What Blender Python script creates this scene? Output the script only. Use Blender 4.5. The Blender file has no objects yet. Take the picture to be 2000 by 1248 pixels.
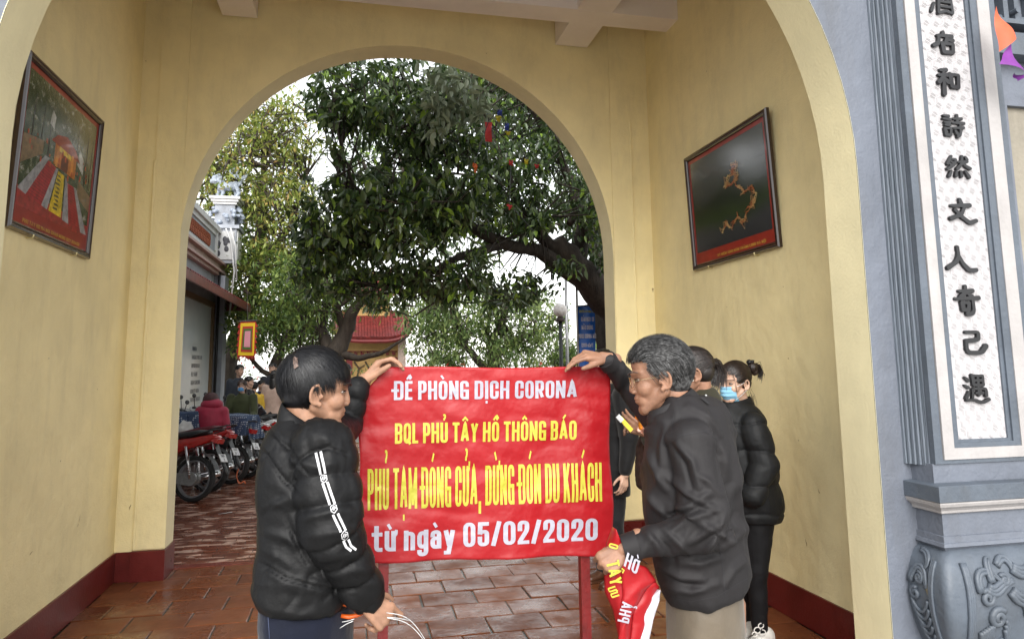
import bpy, bmesh, math, random, unicodedata
import numpy as np
from mathutils import Vector, Matrix, noise
from math import sin, cos, pi, radians, hypot, atan2, sqrt
random.seed(7)
sc = bpy.context.scene
COL = sc.collection
# ---------------------------------------------------------------- camera, sky, sun, exposure
FPX = 1387.4; CY = 531.5; CAM = Vector((0, 0, 1.6))
_y, _p, _r = radians(12.51), radians(7.465), radians(-.648)
FW = Vector((sin(_y)*cos(_p), cos(_y)*cos(_p), sin(_p)))
_r0 = Vector((cos(_y), -sin(_y), 0)); _u0 = _r0.cross(FW)
RT = _r0*cos(_r) + _u0*sin(_r); UP = _u0*cos(_r) - _r0*sin(_r)
cd = bpy.data.cameras.new('camera'); cam = bpy.data.objects.new('camera', cd); COL.objects.link(cam)
cd.lens = FPX/2000*36; cd.sensor_width = 36; cd.shift_y = -(624-CY)/2000; cd.clip_start = .05; cd.clip_end = 3000
m = Matrix((RT, UP, -FW)).transposed().to_4x4(); m.translation = CAM; cam.matrix_world = m
sc.camera = cam
world = bpy.data.worlds.new('World'); sc.world = world; world.use_nodes = True
wn = world.node_tree; bg = wn.nodes['Background']
sky = wn.nodes.new('ShaderNodeTexSky'); sky.sky_type = 'NISHITA'; sky.sun_disc = False
SUN_EL, SUN_ROT = radians(34), radians(190)
sky.sun_elevation = SUN_EL; sky.sun_rotation = SUN_ROT; sky.dust_density = 1; sky.air_density = 1.5
hs = wn.nodes.new('ShaderNodeHueSaturation'); hs.inputs['Saturation'].default_value = .14
wn.links.new(sky.outputs[0], hs.inputs['Color']); wn.links.new(hs.outputs[0], bg.inputs[0])
bg.inputs[1].default_value = .15
sl = bpy.data.lights.new('sun', 'SUN'); sl.energy = 1.4; sl.angle = radians(45); sl.color = (1, .97, .92)
so = bpy.data.objects.new('sun', sl); COL.objects.link(so)
sd = Vector((sin(SUN_ROT)*cos(SUN_EL), cos(SUN_ROT)*cos(SUN_EL), sin(SUN_EL)))
so.rotation_euler = sd.to_track_quat('Z', 'Y').to_euler(); so.location = (0, -5, 12)
sc.view_settings.view_transform = 'Standard'; sc.view_settings.look = 'None'
sc.view_settings.exposure = 1.25; sc.view_settings.gamma = 1; sc.view_settings.use_curve_mapping = False
sc.render.engine = 'CYCLES'; sc.cycles.use_denoising = True
sc.cycles.max_bounces = 10; sc.cycles.diffuse_bounces = 5; sc.cycles.transparent_max_bounces = 16
sc.cycles.sample_clamp_indirect = 8

# ---------------------------------------------------------------- helpers
def ray(px, py): return FW*FPX + RT*(px-1000) + UP*(CY-py)
def at(px, py, Y):
    r = ray(px, py); return CAM + r*(Y/r.y)
def atx(px, py, X):
    r = ray(px, py); return CAM + r*(X/r.x)
def atz(px, py, Z=0):
    r = ray(px, py); return CAM + r*((Z-1.6)/r.z)
def V(*a): return Vector(a)

_mats = {}
def mat(name, col, rough=.6, var=.1, scale=6, bump=.0, bscale=60, metal=0., spec=.5, coat=0., rvar=0., col2=None, mix=None,
        rand=0., sheen=0., sss=0., stretch=(1, 1, 1), bump2=0., b2scale=6, emit=None, trans=0., crease=None, island=False, dirt=0., dirtscale=2.):
    if name in _mats: return _mats[name]
    M = bpy.data.materials.new(name); _mats[name] = M; M.use_nodes = True
    nt = M.node_tree; N = nt.nodes; L = nt.links; b = N['Principled BSDF']
    b.inputs['Roughness'].default_value = rough; b.inputs['Metallic'].default_value = metal
    b.inputs['Specular IOR Level'].default_value = spec; b.inputs['Coat Weight'].default_value = coat
    b.inputs['Coat Roughness'].default_value = .06
    if trans: b.inputs['Transmission Weight'].default_value = trans
    if sheen: b.inputs['Sheen Weight'].default_value = sheen
    if sss: b.inputs['Subsurface Weight'].default_value = sss; b.inputs['Subsurface Scale'].default_value = .01; b.inputs['Subsurface Radius'].default_value = (1, .35, .2)
    if emit: b.inputs['Emission Color'].default_value = (*emit[:3], 1); b.inputs['Emission Strength'].default_value = emit[3]
    tc = N.new('ShaderNodeTexCoord'); mp = N.new('ShaderNodeMapping'); mp.inputs['Scale'].default_value = stretch
    L.new(tc.outputs['Object'], mp.inputs[0])
    ns = N.new('ShaderNodeTexNoise'); ns.inputs['Scale'].default_value = scale; ns.inputs['Detail'].default_value = 6
    ns.inputs['Roughness'].default_value = .6; L.new(mp.outputs[0], ns.inputs['Vector'])
    rp = N.new('ShaderNodeValToRGB'); L.new(ns.outputs[0], rp.inputs[0])
    c2 = col2 or tuple(min(1, c*(1+var*1.6)) for c in col); c1 = tuple(c*(1-var*1.6) for c in col) if not col2 else col
    lo, hi = mix or (.32, .68)
    rp.color_ramp.elements[0].position = lo; rp.color_ramp.elements[1].position = hi
    rp.color_ramp.elements[0].color = (*c1, 1); rp.color_ramp.elements[1].color = (*c2, 1)
    out = rp.outputs[0]
    if rand or island:
        if island:
            g = N.new('ShaderNodeNewGeometry'); ro = g.outputs['Random Per Island']
        else:
            g = N.new('ShaderNodeObjectInfo'); ro = g.outputs['Random']
        mr = N.new('ShaderNodeMapRange'); mr.inputs[3].default_value = 1-rand; mr.inputs[4].default_value = 1+rand
        L.new(ro, mr.inputs[0])
        h = N.new('ShaderNodeHueSaturation'); L.new(out, h.inputs['Color']); L.new(mr.outputs[0], h.inputs['Value'])
        out = h.outputs[0]
    if dirt:
        n2 = N.new('ShaderNodeTexNoise'); n2.inputs['Scale'].default_value = dirtscale; n2.inputs['Detail'].default_value = 8; n2.inputs['Roughness'].default_value = .7
        mp2 = N.new('ShaderNodeMapping'); mp2.inputs['Scale'].default_value = (2.2, 2.2, .5); L.new(tc.outputs['Object'], mp2.inputs[0]); L.new(mp2.outputs[0], n2.inputs['Vector'])
        r2 = N.new('ShaderNodeMapRange'); r2.inputs[1].default_value = .5; r2.inputs[2].default_value = .75; r2.inputs[3].default_value = 0; r2.inputs[4].default_value = dirt
        L.new(n2.outputs[0], r2.inputs[0]); mx = N.new('ShaderNodeMix'); mx.data_type = 'RGBA'
        L.new(r2.outputs[0], mx.inputs['Factor']); L.new(out, mx.inputs['A']); mx.inputs['B'].default_value = (.07, .06, .045, 1)
        out = mx.outputs['Result']
    L.new(out, b.inputs['Base Color'])
    if rvar:
        r3 = N.new('ShaderNodeMapRange'); r3.inputs[1].default_value = .3; r3.inputs[2].default_value = .7
        r3.inputs[3].default_value = max(.02, rough-rvar); r3.inputs[4].default_value = rough+rvar
        L.new(ns.outputs[0], r3.inputs[0]); L.new(r3.outputs[0], b.inputs['Roughness'])
    prev = None
    for bb, bs in ((bump2, b2scale), (bump, bscale)):
        if bb:
            n3 = N.new('ShaderNodeTexNoise'); n3.inputs['Scale'].default_value = bs; n3.inputs['Detail'].default_value = 4
            L.new(mp.outputs[0], n3.inputs['Vector'])
            bp = N.new('ShaderNodeBump'); bp.inputs['Strength'].default_value = bb; bp.inputs['Distance'].default_value = .6/bs
            L.new(n3.outputs[0], bp.inputs['Height'])
            if prev: L.new(prev.outputs[0], bp.inputs['Normal'])
            prev = bp
    if crease:       # thin ridged wrinkles
        n6 = N.new('ShaderNodeTexNoise'); n6.noise_type = 'RIDGED_MULTIFRACTAL'; n6.inputs['Scale'].default_value = crease[1]; n6.inputs['Detail'].default_value = 3; n6.inputs['Distortion'].default_value = .6
        mp6 = N.new('ShaderNodeMapping'); mp6.inputs['Scale'].default_value = crease[2]; mp6.inputs['Rotation'].default_value = (0, radians(25), 0); L.new(tc.outputs['Object'], mp6.inputs[0]); L.new(mp6.outputs[0], n6.inputs['Vector'])
        b6 = N.new('ShaderNodeBump'); b6.inputs['Strength'].default_value = crease[0]; b6.inputs['Distance'].default_value = .012; L.new(n6.outputs[0], b6.inputs['Height'])
        if prev: L.new(prev.outputs[0], b6.inputs['Normal'])
        prev = b6
    if prev: L.new(prev.outputs[0], b.inputs['Normal'])
    return M

def tag(o, label=None, cat=None, group=None, kind=None):
    if label: o['label'] = label
    if cat: o['category'] = cat
    if group: o['group'] = group
    if kind: o['kind'] = kind
    return o
def empty(name, loc=(0, 0, 0), rz=0, label=None, cat=None, group=None):
    o = bpy.data.objects.new(name, None); COL.objects.link(o); o.location = loc; o.rotation_euler = (0, 0, rz)
    o.empty_display_size = .1
    return tag(o, label, cat, group)
def link(name, me, m, parent=None, smooth=False, auto=None):
    if m is not None and not me.materials: me.materials.append(m)
    o = bpy.data.objects.new(name, me); COL.objects.link(o)
    if parent: o.parent = parent
    if smooth:
        me.shade_smooth()
    if auto:
        me.shade_smooth(); me.set_sharp_from_angle(angle=radians(auto))
    return o

class MB:
    """collects shapes in one mesh; coordinates are local to the parent"""
    def __init__(s): s.v = []; s.f = []; s.mi = []; s.cm = 0
    def add(s, vs, fs):
        n = len(s.v); s.v += [tuple(x) for x in vs]
        for f in fs: s.f.append(tuple(i+n for i in f)); s.mi.append(s.cm)
        return s
    def box(s, c, d, R=None):
        c = Vector(c); hx, hy, hz = d[0]/2, d[1]/2, d[2]/2
        vs = [Vector((x, y, z)) for x in (-hx, hx) for y in (-hy, hy) for z in (-hz, hz)]
        if R is not None: vs = [R @ v for v in vs]
        return s.add([c+v for v in vs], [(0, 1, 3, 2), (4, 6, 7, 5), (0, 4, 5, 1), (2, 3, 7, 6), (0, 2, 6, 4), (1, 5, 7, 3)])
    def bx(s, x0, x1, y0, y1, z0, z1): return s.box(((x0+x1)/2, (y0+y1)/2, (z0+z1)/2), (x1-x0, y1-y0, z1-z0))
    def tube(s, pts, r, n=8, cap=True, flat=1., upv=None):
        pts = [Vector(p) for p in pts]
        rs = r if isinstance(r, (list, tuple)) else [r]*len(pts)
        vs = []; prev = None
        for i, p in enumerate(pts):
            t = (pts[min(i+1, len(pts)-1)]-pts[max(i-1, 0)]);
            if t.length < 1e-9: t = Vector((0, 0, 1))
            t.normalize()
            if prev is None:
                a = Vector(upv) if upv else (Vector((0, 0, 1)) if abs(t.z) < .9 else Vector((0, 1, 0)))
                x = t.cross(a).normalized()
            else:
                x = (prev - t*prev.dot(t)); x = x.normalized() if x.length > 1e-6 else t.orthogonal().normalized()
            prev = x; y = t.cross(x)
            for k in range(n):
                a = 2*pi*k/n; vs.append(p + (x*cos(a)+y*sin(a)*flat)*rs[i])
        fs = []
        for i in range(len(pts)-1):
            for k in range(n):
                k2 = (k+1) % n; fs.append((i*n+k, i*n+k2, (i+1)*n+k2, (i+1)*n+k))
        if cap: fs += [tuple(range(n))[::-1], tuple((len(pts)-1)*n+k for k in range(n))]
        return s.add(vs, fs)
    def lathe(s, prof, c=(0, 0, 0), n=24, axis='Z', cap=True):
        c = Vector(c); vs = []
        for r, z in prof:
            for k in range(n):
                a = 2*pi*k/n
                q = (r*cos(a), r*sin(a), z) if axis == 'Z' else ((r*cos(a), z, r*sin(a)) if axis == 'Y' else (z, r*cos(a), r*sin(a)))
                vs.append(c+Vector(q))
        fs = [(i*n+k, i*n+(k+1) % n, (i+1)*n+(k+1) % n, (i+1)*n+k) for i in range(len(prof)-1) for k in range(n)]
        if cap and prof[0][0] > 1e-5: fs.append(tuple(range(n))[::-1])
        if cap and prof[-1][0] > 1e-5: fs.append(tuple((len(prof)-1)*n+k for k in range(n)))
        return s.add(vs, fs)
    def prism(s, poly, o, u, v, d):
        """poly 2d in (u,v) about o, pushed along d"""
        o, u, v, d = Vector(o), Vector(u), Vector(v), Vector(d); n = len(poly)
        vs = [o+u*a+v*b for a, b in poly]; vs += [p+d for p in vs]
        fs = [tuple(range(n)), tuple(range(2*n-1, n-1, -1))]+[(i, (i+1) % n, n+(i+1) % n, n+i) for i in range(n)]
        return s.add(vs, fs)
    def ell(s, c, r, R=None, n=16, m=10):
        c = Vector(c); vs = [Vector((0, 0, r[2]))]
        for i in range(1, m):
            th = pi*i/m
            for k in range(n):
                a = 2*pi*k/n; vs.append(Vector((r[0]*sin(th)*cos(a), r[1]*sin(th)*sin(a), r[2]*cos(th))))
        vs.append(Vector((0, 0, -r[2])))
        if R is not None: vs = [R @ v for v in vs]
        fs = [(0, 1+k, 1+(k+1) % n) for k in range(n)]
        for i in range(m-2):
            for k in range(n):
                a = 1+i*n+k; b2 = 1+i*n+(k+1) % n; fs.append((a, a+n, b2+n, b2))
        e = len(vs)-1; q = 1+(m-2)*n
        fs += [(q+(k+1) % n, q+k, e) for k in range(n)]
        return s.add([c+v for v in vs], fs)
    def cap(s, a, b, ra, rb, n=14):
        """tapered capsule"""
        a, b = Vector(a), Vector(b); t = b-a; L = t.length
        if L < 1e-6: return s.ell(a, (ra,)*3)
        R = t.to_track_quat('Z', 'Y').to_matrix(); prof = []
        for i in range(6): th = pi/2*i/6; prof.append((ra*sin(th), -ra*cos(th)))
        for i in range(6): th = pi/2*(i)/5; prof.append((rb*cos(th), L+rb*sin(th)))
        prof[0] = (1e-5, prof[0][1]); prof[-1] = (1e-5, prof[-1][1])
        vs = []
        for r, z in prof:
            for k in range(n): an = 2*pi*k/n; vs.append(a + R @ Vector((r*cos(an), r*sin(an), z)))
        fs = [(i*n+k, i*n+(k+1) % n, (i+1)*n+(k+1) % n, (i+1)*n+k) for i in range(len(prof)-1) for k in range(n)]
        fs += [tuple(range(n))[::-1], tuple((len(prof)-1)*n+k for k in range(n))]
        return s.add(vs, fs)
    def chain(s, pts, rs, n=14):
        for i in range(len(pts)-1): s.cap(pts[i], pts[i+1], rs[i], rs[i+1], n)
        return s
    def loft(s, secs, n=28, pw=2.0):
        """secs: (centre, u half-axis vector, v half-axis vector)"""
        vs = []
        for c, u, v in secs:
            c, u, v = Vector(c), Vector(u), Vector(v)
            for k in range(n):
                a = 2*pi*k/n; ca, sa = cos(a), sin(a)
                e = 2/pw
                x = abs(ca)**e*(1 if ca >= 0 else -1); y = abs(sa)**e*(1 if sa >= 0 else -1)
                vs.append(c+u*x+v*y)
        fs = [(i*n+k, i*n+(k+1) % n, (i+1)*n+(k+1) % n, (i+1)*n+k) for i in range(len(secs)-1) for k in range(n)]
        fs += [tuple(range(n))[::-1], tuple((len(secs)-1)*n+k for k in range(n))]
        return s.add(vs, fs)
    def mesh(s, name='mesh', mats=()):
        me = bpy.data.meshes.new(name); me.from_pydata(s.v, [], s.f)
        for m_ in mats: me.materials.append(m_)
        if len(mats) > 1: me.polygons.foreach_set('material_index', s.mi)
        me.update(); return me
    def build(s, name, m, parent=None, smooth=False, auto=None, fixn=False):
        ms = m if isinstance(m, (list, tuple)) else [m]
        me = s.mesh(name, ms)
        if fixn:
            bm = bmesh.new(); bm.from_mesh(me); bmesh.ops.recalc_face_normals(bm, faces=bm.faces); bm.to_mesh(me); bm.free()
        return link(name, me, None, parent, smooth, auto)

def blob(name, mb, m, parent=None, voxel=.006, smooth=4, fn=None, sub=0, fac=.5):
    """joins the collected volumes into one continuous skin, then lets fn(co, no) reshape it"""
    me = mb.mesh(name)
    bm = bmesh.new(); bm.from_mesh(me); bmesh.ops.recalc_face_normals(bm, faces=bm.faces); bm.to_mesh(me); bm.free()
    o = bpy.data.objects.new('tmp', me); COL.objects.link(o)
    r = o.modifiers.new('r', 'REMESH'); r.mode = 'VOXEL'; r.voxel_size = voxel; r.adaptivity = 0
    if smooth:
        q = o.modifiers.new('s', 'SMOOTH'); q.iterations = smooth; q.factor = fac
    dg = bpy.context.evaluated_depsgraph_get(); ev = o.evaluated_get(dg)
    me2 = bpy.data.meshes.new_from_object(ev); bpy.data.objects.remove(o); bpy.data.meshes.remove(me)
    me2.name = name; me2.materials.clear()
    if fn:
        n = len(me2.vertices); co = np.empty(n*3, 'f'); no = np.empty(n*3, 'f')
        me2.vertices.foreach_get('co', co); me2.vertices.foreach_get('normal', no)
        co = co.reshape(-1, 3); no = no.reshape(-1, 3)
        co = fn(co, no); me2.vertices.foreach_set('co', np.ascontiguousarray(co, 'f').ravel()); me2.update()
    for mm in (m if isinstance(m, (list, tuple)) else [m]): me2.materials.append(mm)
    me2.shade_smooth()
    ob = bpy.data.objects.new(name, me2); COL.objects.link(ob)
    if parent: ob.parent = parent
    return ob

def vnoise(co, s, seed=0., d=2):
    """cheap smooth noise for arrays: summed sines with warped phases"""
    p = co*s + seed*7.13; out = np.zeros(len(co)); a = 1.
    x, y, z = p[:, 0], p[:, 1], p[:, 2]
    for i in range(d):
        out += a*(np.sin(x*1.7+1.3*np.sin(y*1.1+seed)+.7*i)+np.sin(y*1.9+1.3*np.sin(z*1.3+2*seed))+np.sin(z*1.6+1.2*np.sin(x*1.2+3)))/3
        x, y, z = y*2.03+4, z*1.97-x*.3, x*2.11+2; a *= .5
    return out

# ---------------------------------------------------------------- lettering cut from strokes
def rnd(pts, r, n=5, closed=False):
    """round the corners of a polyline"""
    P_ = [Vector(p) for p in pts]; out = []
    N_ = len(P_)
    for i in range(N_):
        if not closed and i in (0, N_-1): out.append(P_[i]); continue
        a, b, c = P_[i-1], P_[i], P_[(i+1) % N_]
        d1 = min(r, (b-a).length/2); d2 = min(r, (c-b).length/2)
        p = b+(a-b).normalized()*d1; q = b+(c-b).normalized()*d2
        for k in range(n+1):
            t = k/n; out.append(p*(1-t)**2+b*2*t*(1-t)+q*t*t)
    if closed: out.append(out[0].copy())
    return out
G = {
 'A': ([[(0, 0), (.5, 1.04), (1, 0)], [(.2, .26), (.8, .26)]], .58, 0), 'B': ([[(0, 0), (0, 1)], ['r', (0, 1), (1, 1), (1, .53), (0, .53)], ['r', (0, .53), (1, .53), (1, 0), (0, 0)]], .5, 0),
 'C': ([['r', (1, .66), (1, 1), (0, 1), (0, 0), (1, 0), (1, .34)]], .5, 0), 'D': ([[(0, 0), (0, 1)], ['r', (0, 1), (1, 1), (1, 0), (0, 0)]], .5, 0),
 'Đ': ([[(0, 0), (0, 1)], ['r', (0, 1), (1, 1), (1, 0), (0, 0)], [(-.4, .5), (.3, .5)]], .55, 0),
 'E': ([[(0, 0), (0, 1)], [(0, 1), (1, 1)], [(0, .52), (.9, .52)], [(0, 0), (1, 0)]], .42, 0),
 'G': ([['r', (1, .78), (1, 1), (0, 1), (0, 0), (1, 0)], [(1, 0), (1, .44)], [(1.0, .46), (.62, .46)]], .5, 0),
 'H': ([[(0, 0), (0, 1)], [(1, 0), (1, 1)], [(0, .52), (1, .52)]], .52, 0), 'I': ([[(.5, 0), (.5, 1)]], .2, 0),
 'K': ([[(0, 0), (0, 1)], [(1, 1.05), (.1, .42)], [(.32, .62), (1, -.05)]], .54, 0), 'L': ([[(0, 1), (0, 0)], [(0, 0), (1, 0)]], .4, 0),
 'M': ([[(0, 0), (0, 1.0)], [(0, 1), (.5, .05)], [(.5, .05), (1, 1)], [(1, 1.0), (1, 0)]], .68, 0), 'N': ([[(0, 0), (0, 1)], [(0, 1), (1, 0)], [(1, 0), (1, 1)]], .54, 0),
 'O': ([['rc', (0, 0), (0, 1), (1, 1), (1, 0)]], .5, 0), 'P': ([[(0, 0), (0, 1)], ['r', (0, 1), (1, 1), (1, .42), (0, .42)]], .48, 0),
 'Q': ([['rc', (0, 0), (0, 1), (1, 1), (1, 0)], [(.55, .2), (1.15, -.12)]], .5, 0), 'R': ([[(0, 0), (0, 1)], ['r', (0, 1), (1, 1), (1, .45), (0, .45)], [(.55, .45), (1, 0)]], .5, 0),
 'S': ([['r', (1, .72), (1, 1), (0, 1), (0, .58), (1, .42), (1, 0), (0, 0), (0, .28)]], .48, 0), 'T': ([[(0, 1), (1, 1)], [(.5, 1), (.5, 0)]], .46, 0),
 'U': ([['r', (0, 1), (0, 0), (1, 0), (1, 1)]], .5, 0), 'V': ([[(0, 1), (.5, 0), (1, 1)]], .54, 0), 'Y': ([[(0, 1), (.5, .45), (1, 1)], [(.5, .5), (.5, 0)]], .52, 0),
 '0': ([['rc', (0, 0), (0, 1), (1, 1), (1, 0)]], .5, 0), '1': ([[(.15, .8), (.6, 1)], [(.6, 1), (.6, 0)]], .34, 0),
 '2': ([['r', (0, .66), (0, 1), (1, 1), (1, .6), (.05, .1), (.0, 0), (.1, 0)], [(0, 0), (1, 0)]], .48, 0), '5': ([[(.95, 1), (.05, 1), (0, .5)], ['r', (0, .5), (.2, .62), (1, .62), (1, 0), (0, 0), (0, .3)]], .48, 0),
 '9': ([['rc', (0, .42), (0, 1), (1, 1), (1, .42)], ['r', (1, .6), (1, 0), (0, 0), (0, .25)]], .48, 0), '/': ([[(-.1, -.1), (1.1, 1.1)]], .4, 0),
 ',': ([[(.5, .02), (.5, -.05), (.2, -.22)]], .2, 0), '-': ([[(0, .42), (1, .42)]], .3, 0), '(': ([['r', (1, 1.1), (0, .9), (0, .1), (1, -.1)]], .22, 0), ')': ([['r', (0, 1.1), (1, .9), (1, .1), (0, -.1)]], .22, 0),
 't': ([['r', (.35, 1.0), (.35, 0), (1, 0)], [(-.1, .7), (1, .7)]], .42, 0), 'u': ([['r', (0, .76), (0, 0), (1, 0)], [(1, .76), (1, 0)]], .46, 0), 'n': ([[(0, .76), (0, 0)], ['r', (0, .7), (1, .7), (1, 0)]], .46, 0),
 'g': ([['rc', (0, .05), (0, .7), (1, .7), (1, .05)], ['r', (1, .76), (1, -.3), (0, -.3), (0, -.18)]], .46, 0), 'a': ([['r', (0, .55), (0, .7), (1, .7), (1, 0)], ['r', (1, .4), (0, .4), (0, 0), (1, 0)]], .45, 0),
 'y': ([[(0, .76), (.5, .02)], [(1, .76), (.4, -.3), (.05, -.3)]], .48, 0), 'o': ([['rc', (0, 0), (0, .7), (1, .7), (1, 0)]], .46, 0),
 'c': ([['r', (1, .5), (1, .7), (0, .7), (0, 0), (1, 0), (1, .2)]], .44, 0), 'h': ([[(0, 1), (0, 0)], ['r', (0, .7), (1, .7), (1, 0)]], .46, 0), 'i': ([[(.5, .76), (.5, 0)], [(.5, .95), (.5, 1.05)]], .2, 0),
 'm': ([[(0, .76), (0, 0)], ['r', (0, .7), (.5, .7), (.5, 0)], ['r', (.5, .7), (1, .7), (1, 0)]], .68, 0), 'e': ([['r', (1, .15), (1, 0), (0, 0), (0, .7), (1, .7), (1, .36), (0, .36)]], .45, 0)}
ACC = {'\u0306': [['r', (.1, 1.36), (.3, 1.2), (.7, 1.2), (.9, 1.36)]], '\u0300': [[(.15, 1.42), (.6, 1.2)]], '\u0301': [[(.4, 1.2), (.85, 1.42)]], '\u0302': [[(.05, 1.18), (.5, 1.36), (.95, 1.18)]],
       '\u0309': [['r', (.3, 1.5), (.75, 1.52), (.7, 1.34), (.5, 1.3), (.5, 1.2)]], '\u031b': [['r', (1, .95), (1.4, .92), (1.42, 1.18)]], '\u0323': [[(.5, -.36), (.5, -.2)]]}
def text_strokes(s, H, stem=.17, bar=.14, gap=.09, space=.24, cw=1.0):
    """returns list of (polyline of 2d points, half thickness fn args) and the width, in metres"""
    x = 0; out = []
    for ch in s:
        if ch == ' ': x += space*cw; continue
        dec = unicodedata.normalize('NFD', ch); base = dec[0]
        if base not in G: x += .3*cw; continue
        st, w, _ = G[base]; w = w*cw; a, b = stem/2, w-stem/2; low = base.islower()
        def mp(p): return Vector(((x+a+(b-a)*p[0])*H, (bar/2+(1-bar)*p[1])*H))
        sts = [(q, False) for q in st]
        circ = '\u0302' in dec
        for m_ in dec[1:]:
            for q in ACC.get(m_, []):
                qq = []
                for p in q:
                    if p == 'r': qq.append(p); continue
                    px, py = p
                    if m_ not in ('\u0323', '\u031b') and low: py -= .27
                    if m_ == '\u031b' and low: py -= .28
                    if circ and m_ in ('\u0300', '\u0301', '\u0309'): px += .55; py += .05
                    qq.append((px, py))
                sts.append((qq, True))
        for q, acc in sts:
            tagr = q[0] if isinstance(q[0], str) else ''
            pts = [mp(p) for p in q if not isinstance(p, str)]
            if tagr != 'rc' and not acc:          # square ends on upright and level strokes
                for e, f in ((0, 1), (-1, -2)):
                    d = pts[e]-pts[f]
                    if abs(d.x) < 1e-6: pts[e] = pts[e]+Vector((0, bar*H/2*(1 if d.y > 0 else -1)))
                    elif abs(d.y) < 1e-6: pts[e] = pts[e]+Vector((stem*H/2*(1 if d.x > 0 else -1), 0))
            if tagr == 'r': pts = rnd(pts, .13*H)
            if tagr == 'rc': pts = rnd(pts, .19*H, closed=True)
            k = .62 if acc else 1
            out.append((pts, stem*H/2*k, bar*H/2*k*(1.15 if acc else 1)))
        x += w+gap
    return out, (x-gap)*H
def stroke_mesh(mb, strokes, place, maxseg=.03):
    """flat ribbons; place(x, y, lift) -> 3d point"""
    lift = 0.
    for pts, tx, ty in strokes:
        P2 = [pts[0]]
        for a, b in zip(pts, pts[1:]):
            n = max(1, int((b-a).length/maxseg))
            for k in range(1, n+1): P2.append(a+(b-a)*(k/n))
        P2 = [p for i, p in enumerate(P2) if i == 0 or (p-P2[i-1]).length > 1e-6]
        closed = (P2[0]-P2[-1]).length < 1e-6 and len(P2) > 3
        vs = []
        n = len(P2)
        for i, p in enumerate(P2):
            a = P2[i-1] if i > 0 else (P2[-2] if closed else None); c = P2[i+1] if i < n-1 else (P2[1] if closed else None)
            d1 = (p-a).normalized() if a is not None else (c-p).normalized(); d2 = (c-p).normalized() if c is not None else d1
            n1 = Vector((-d1.y, d1.x)); n2 = Vector((-d2.y, d2.x)); nn = n1+n2
            if nn.length < .3: nn = n1
            nn.normalize(); k = min(1.8, 1/max(.4, nn.dot(n1)))
            w = Vector((nn.x*tx, nn.y*ty))*k
            vs += [place(p.x+w.x, p.y+w.y, lift), place(p.x-w.x, p.y-w.y, lift)]
        mb.add(vs, [(2*i+1, 2*i+3, 2*i+2, 2*i) for i in range(n-1)])
        lift += .00006
        if lift > .0012: lift = 0
# ---------------------------------------------------------------- materials of the gate
YEL = mat('yellow plaster', (.86, .745, .425), .62, .045, 2.2, .30, 90, bump2=.16, b2scale=7, dirt=.13, dirtscale=2.6)
CREAM = mat('cream reveal paint', (.82, .74, .47), .6, .04, 3, .2, 70, dirt=.08)
GREY = mat('blue grey render', (.128, .143, .176), .6, .08, 3, .3, 60, bump2=.15, b2scale=12, dirt=.25, dirtscale=2.5)
GREYD = mat('slate grey trim paint', (.086, .103, .128), .5, .1, 5, .25, 40, dirt=.3, dirtscale=3)
GREYS = mat('streaky grey moulding paint', (.10, .122, .150), .5, .1, 9, .4, 30, stretch=(6, 6, .25), col2=(.18, .205, .245))
WHT = mat('white trim paint', (.37, .35, .345), .55, .06, 5, .2, 50, dirt=.22, dirtscale=3)
WHTR = mat('white relief plaster', (.45, .435, .445), .5, .05, 8, .2, 80)
WCEIL = mat('white ceiling paint', (.82, .76, .73), .7, .03, 3, .1, 60)
REDB = mat('dark red skirting paint', (.115, .010, .008), .35, .12, 4, .12, 60, rvar=.08)
BLK = mat('black character paint', (.012, .012, .014), .42, .1, 10)
YN0, YN1, YP = 2.885, 3.13, 2.74
XL, XR = -1.767, 2.735
YF0, YF1 = 6.181, 6.45

def arch_face(mb, x0, x1, z0, z1, cx, R, zs, y, flip=False, n=40):
    vs = []; top = []
    pts = [(cx-R, z0)]+[(cx-R*cos(pi*i/n), zs+R*sin(pi*i/n)) for i in range(n+1)]+[(cx+R, z0)]
    mb.add([(x0, y, z0), (pts[0][0], y, z0), (pts[1][0], y, zs), (x0, y, zs)], [(0, 1, 2, 3)[::-1 if flip else 1]])
    mb.add([(x0, y, zs), (cx-R, y, zs), (cx-R, y, z1), (x0, y, z1)], [(0, 1, 2, 3)[::-1 if flip else 1]])
    mb.add([(cx+R, y, z0), (x1, y, z0), (x1, y, z1), (cx+R, y, z1)], [(0, 1, 2, 3)[::-1 if flip else 1]])
    for a, b in zip(pts[1:-1], pts[2:-1]):
        mb.add([(a[0], y, a[1]), (b[0], y, b[1]), (b[0], y, z1), (a[0], y, z1)], [(0, 1, 2, 3)[::-1 if flip else 1]])
    return pts
def arch_reveal(mb, pts, y0, y1):
    n = len(pts); vs = [(x, y0, z) for x, z in pts]+[(x, y1, z) for x, z in pts]
    mb.add(vs, [(i, i+1, n+i+1, n+i) for i in range(n-1)])

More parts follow.
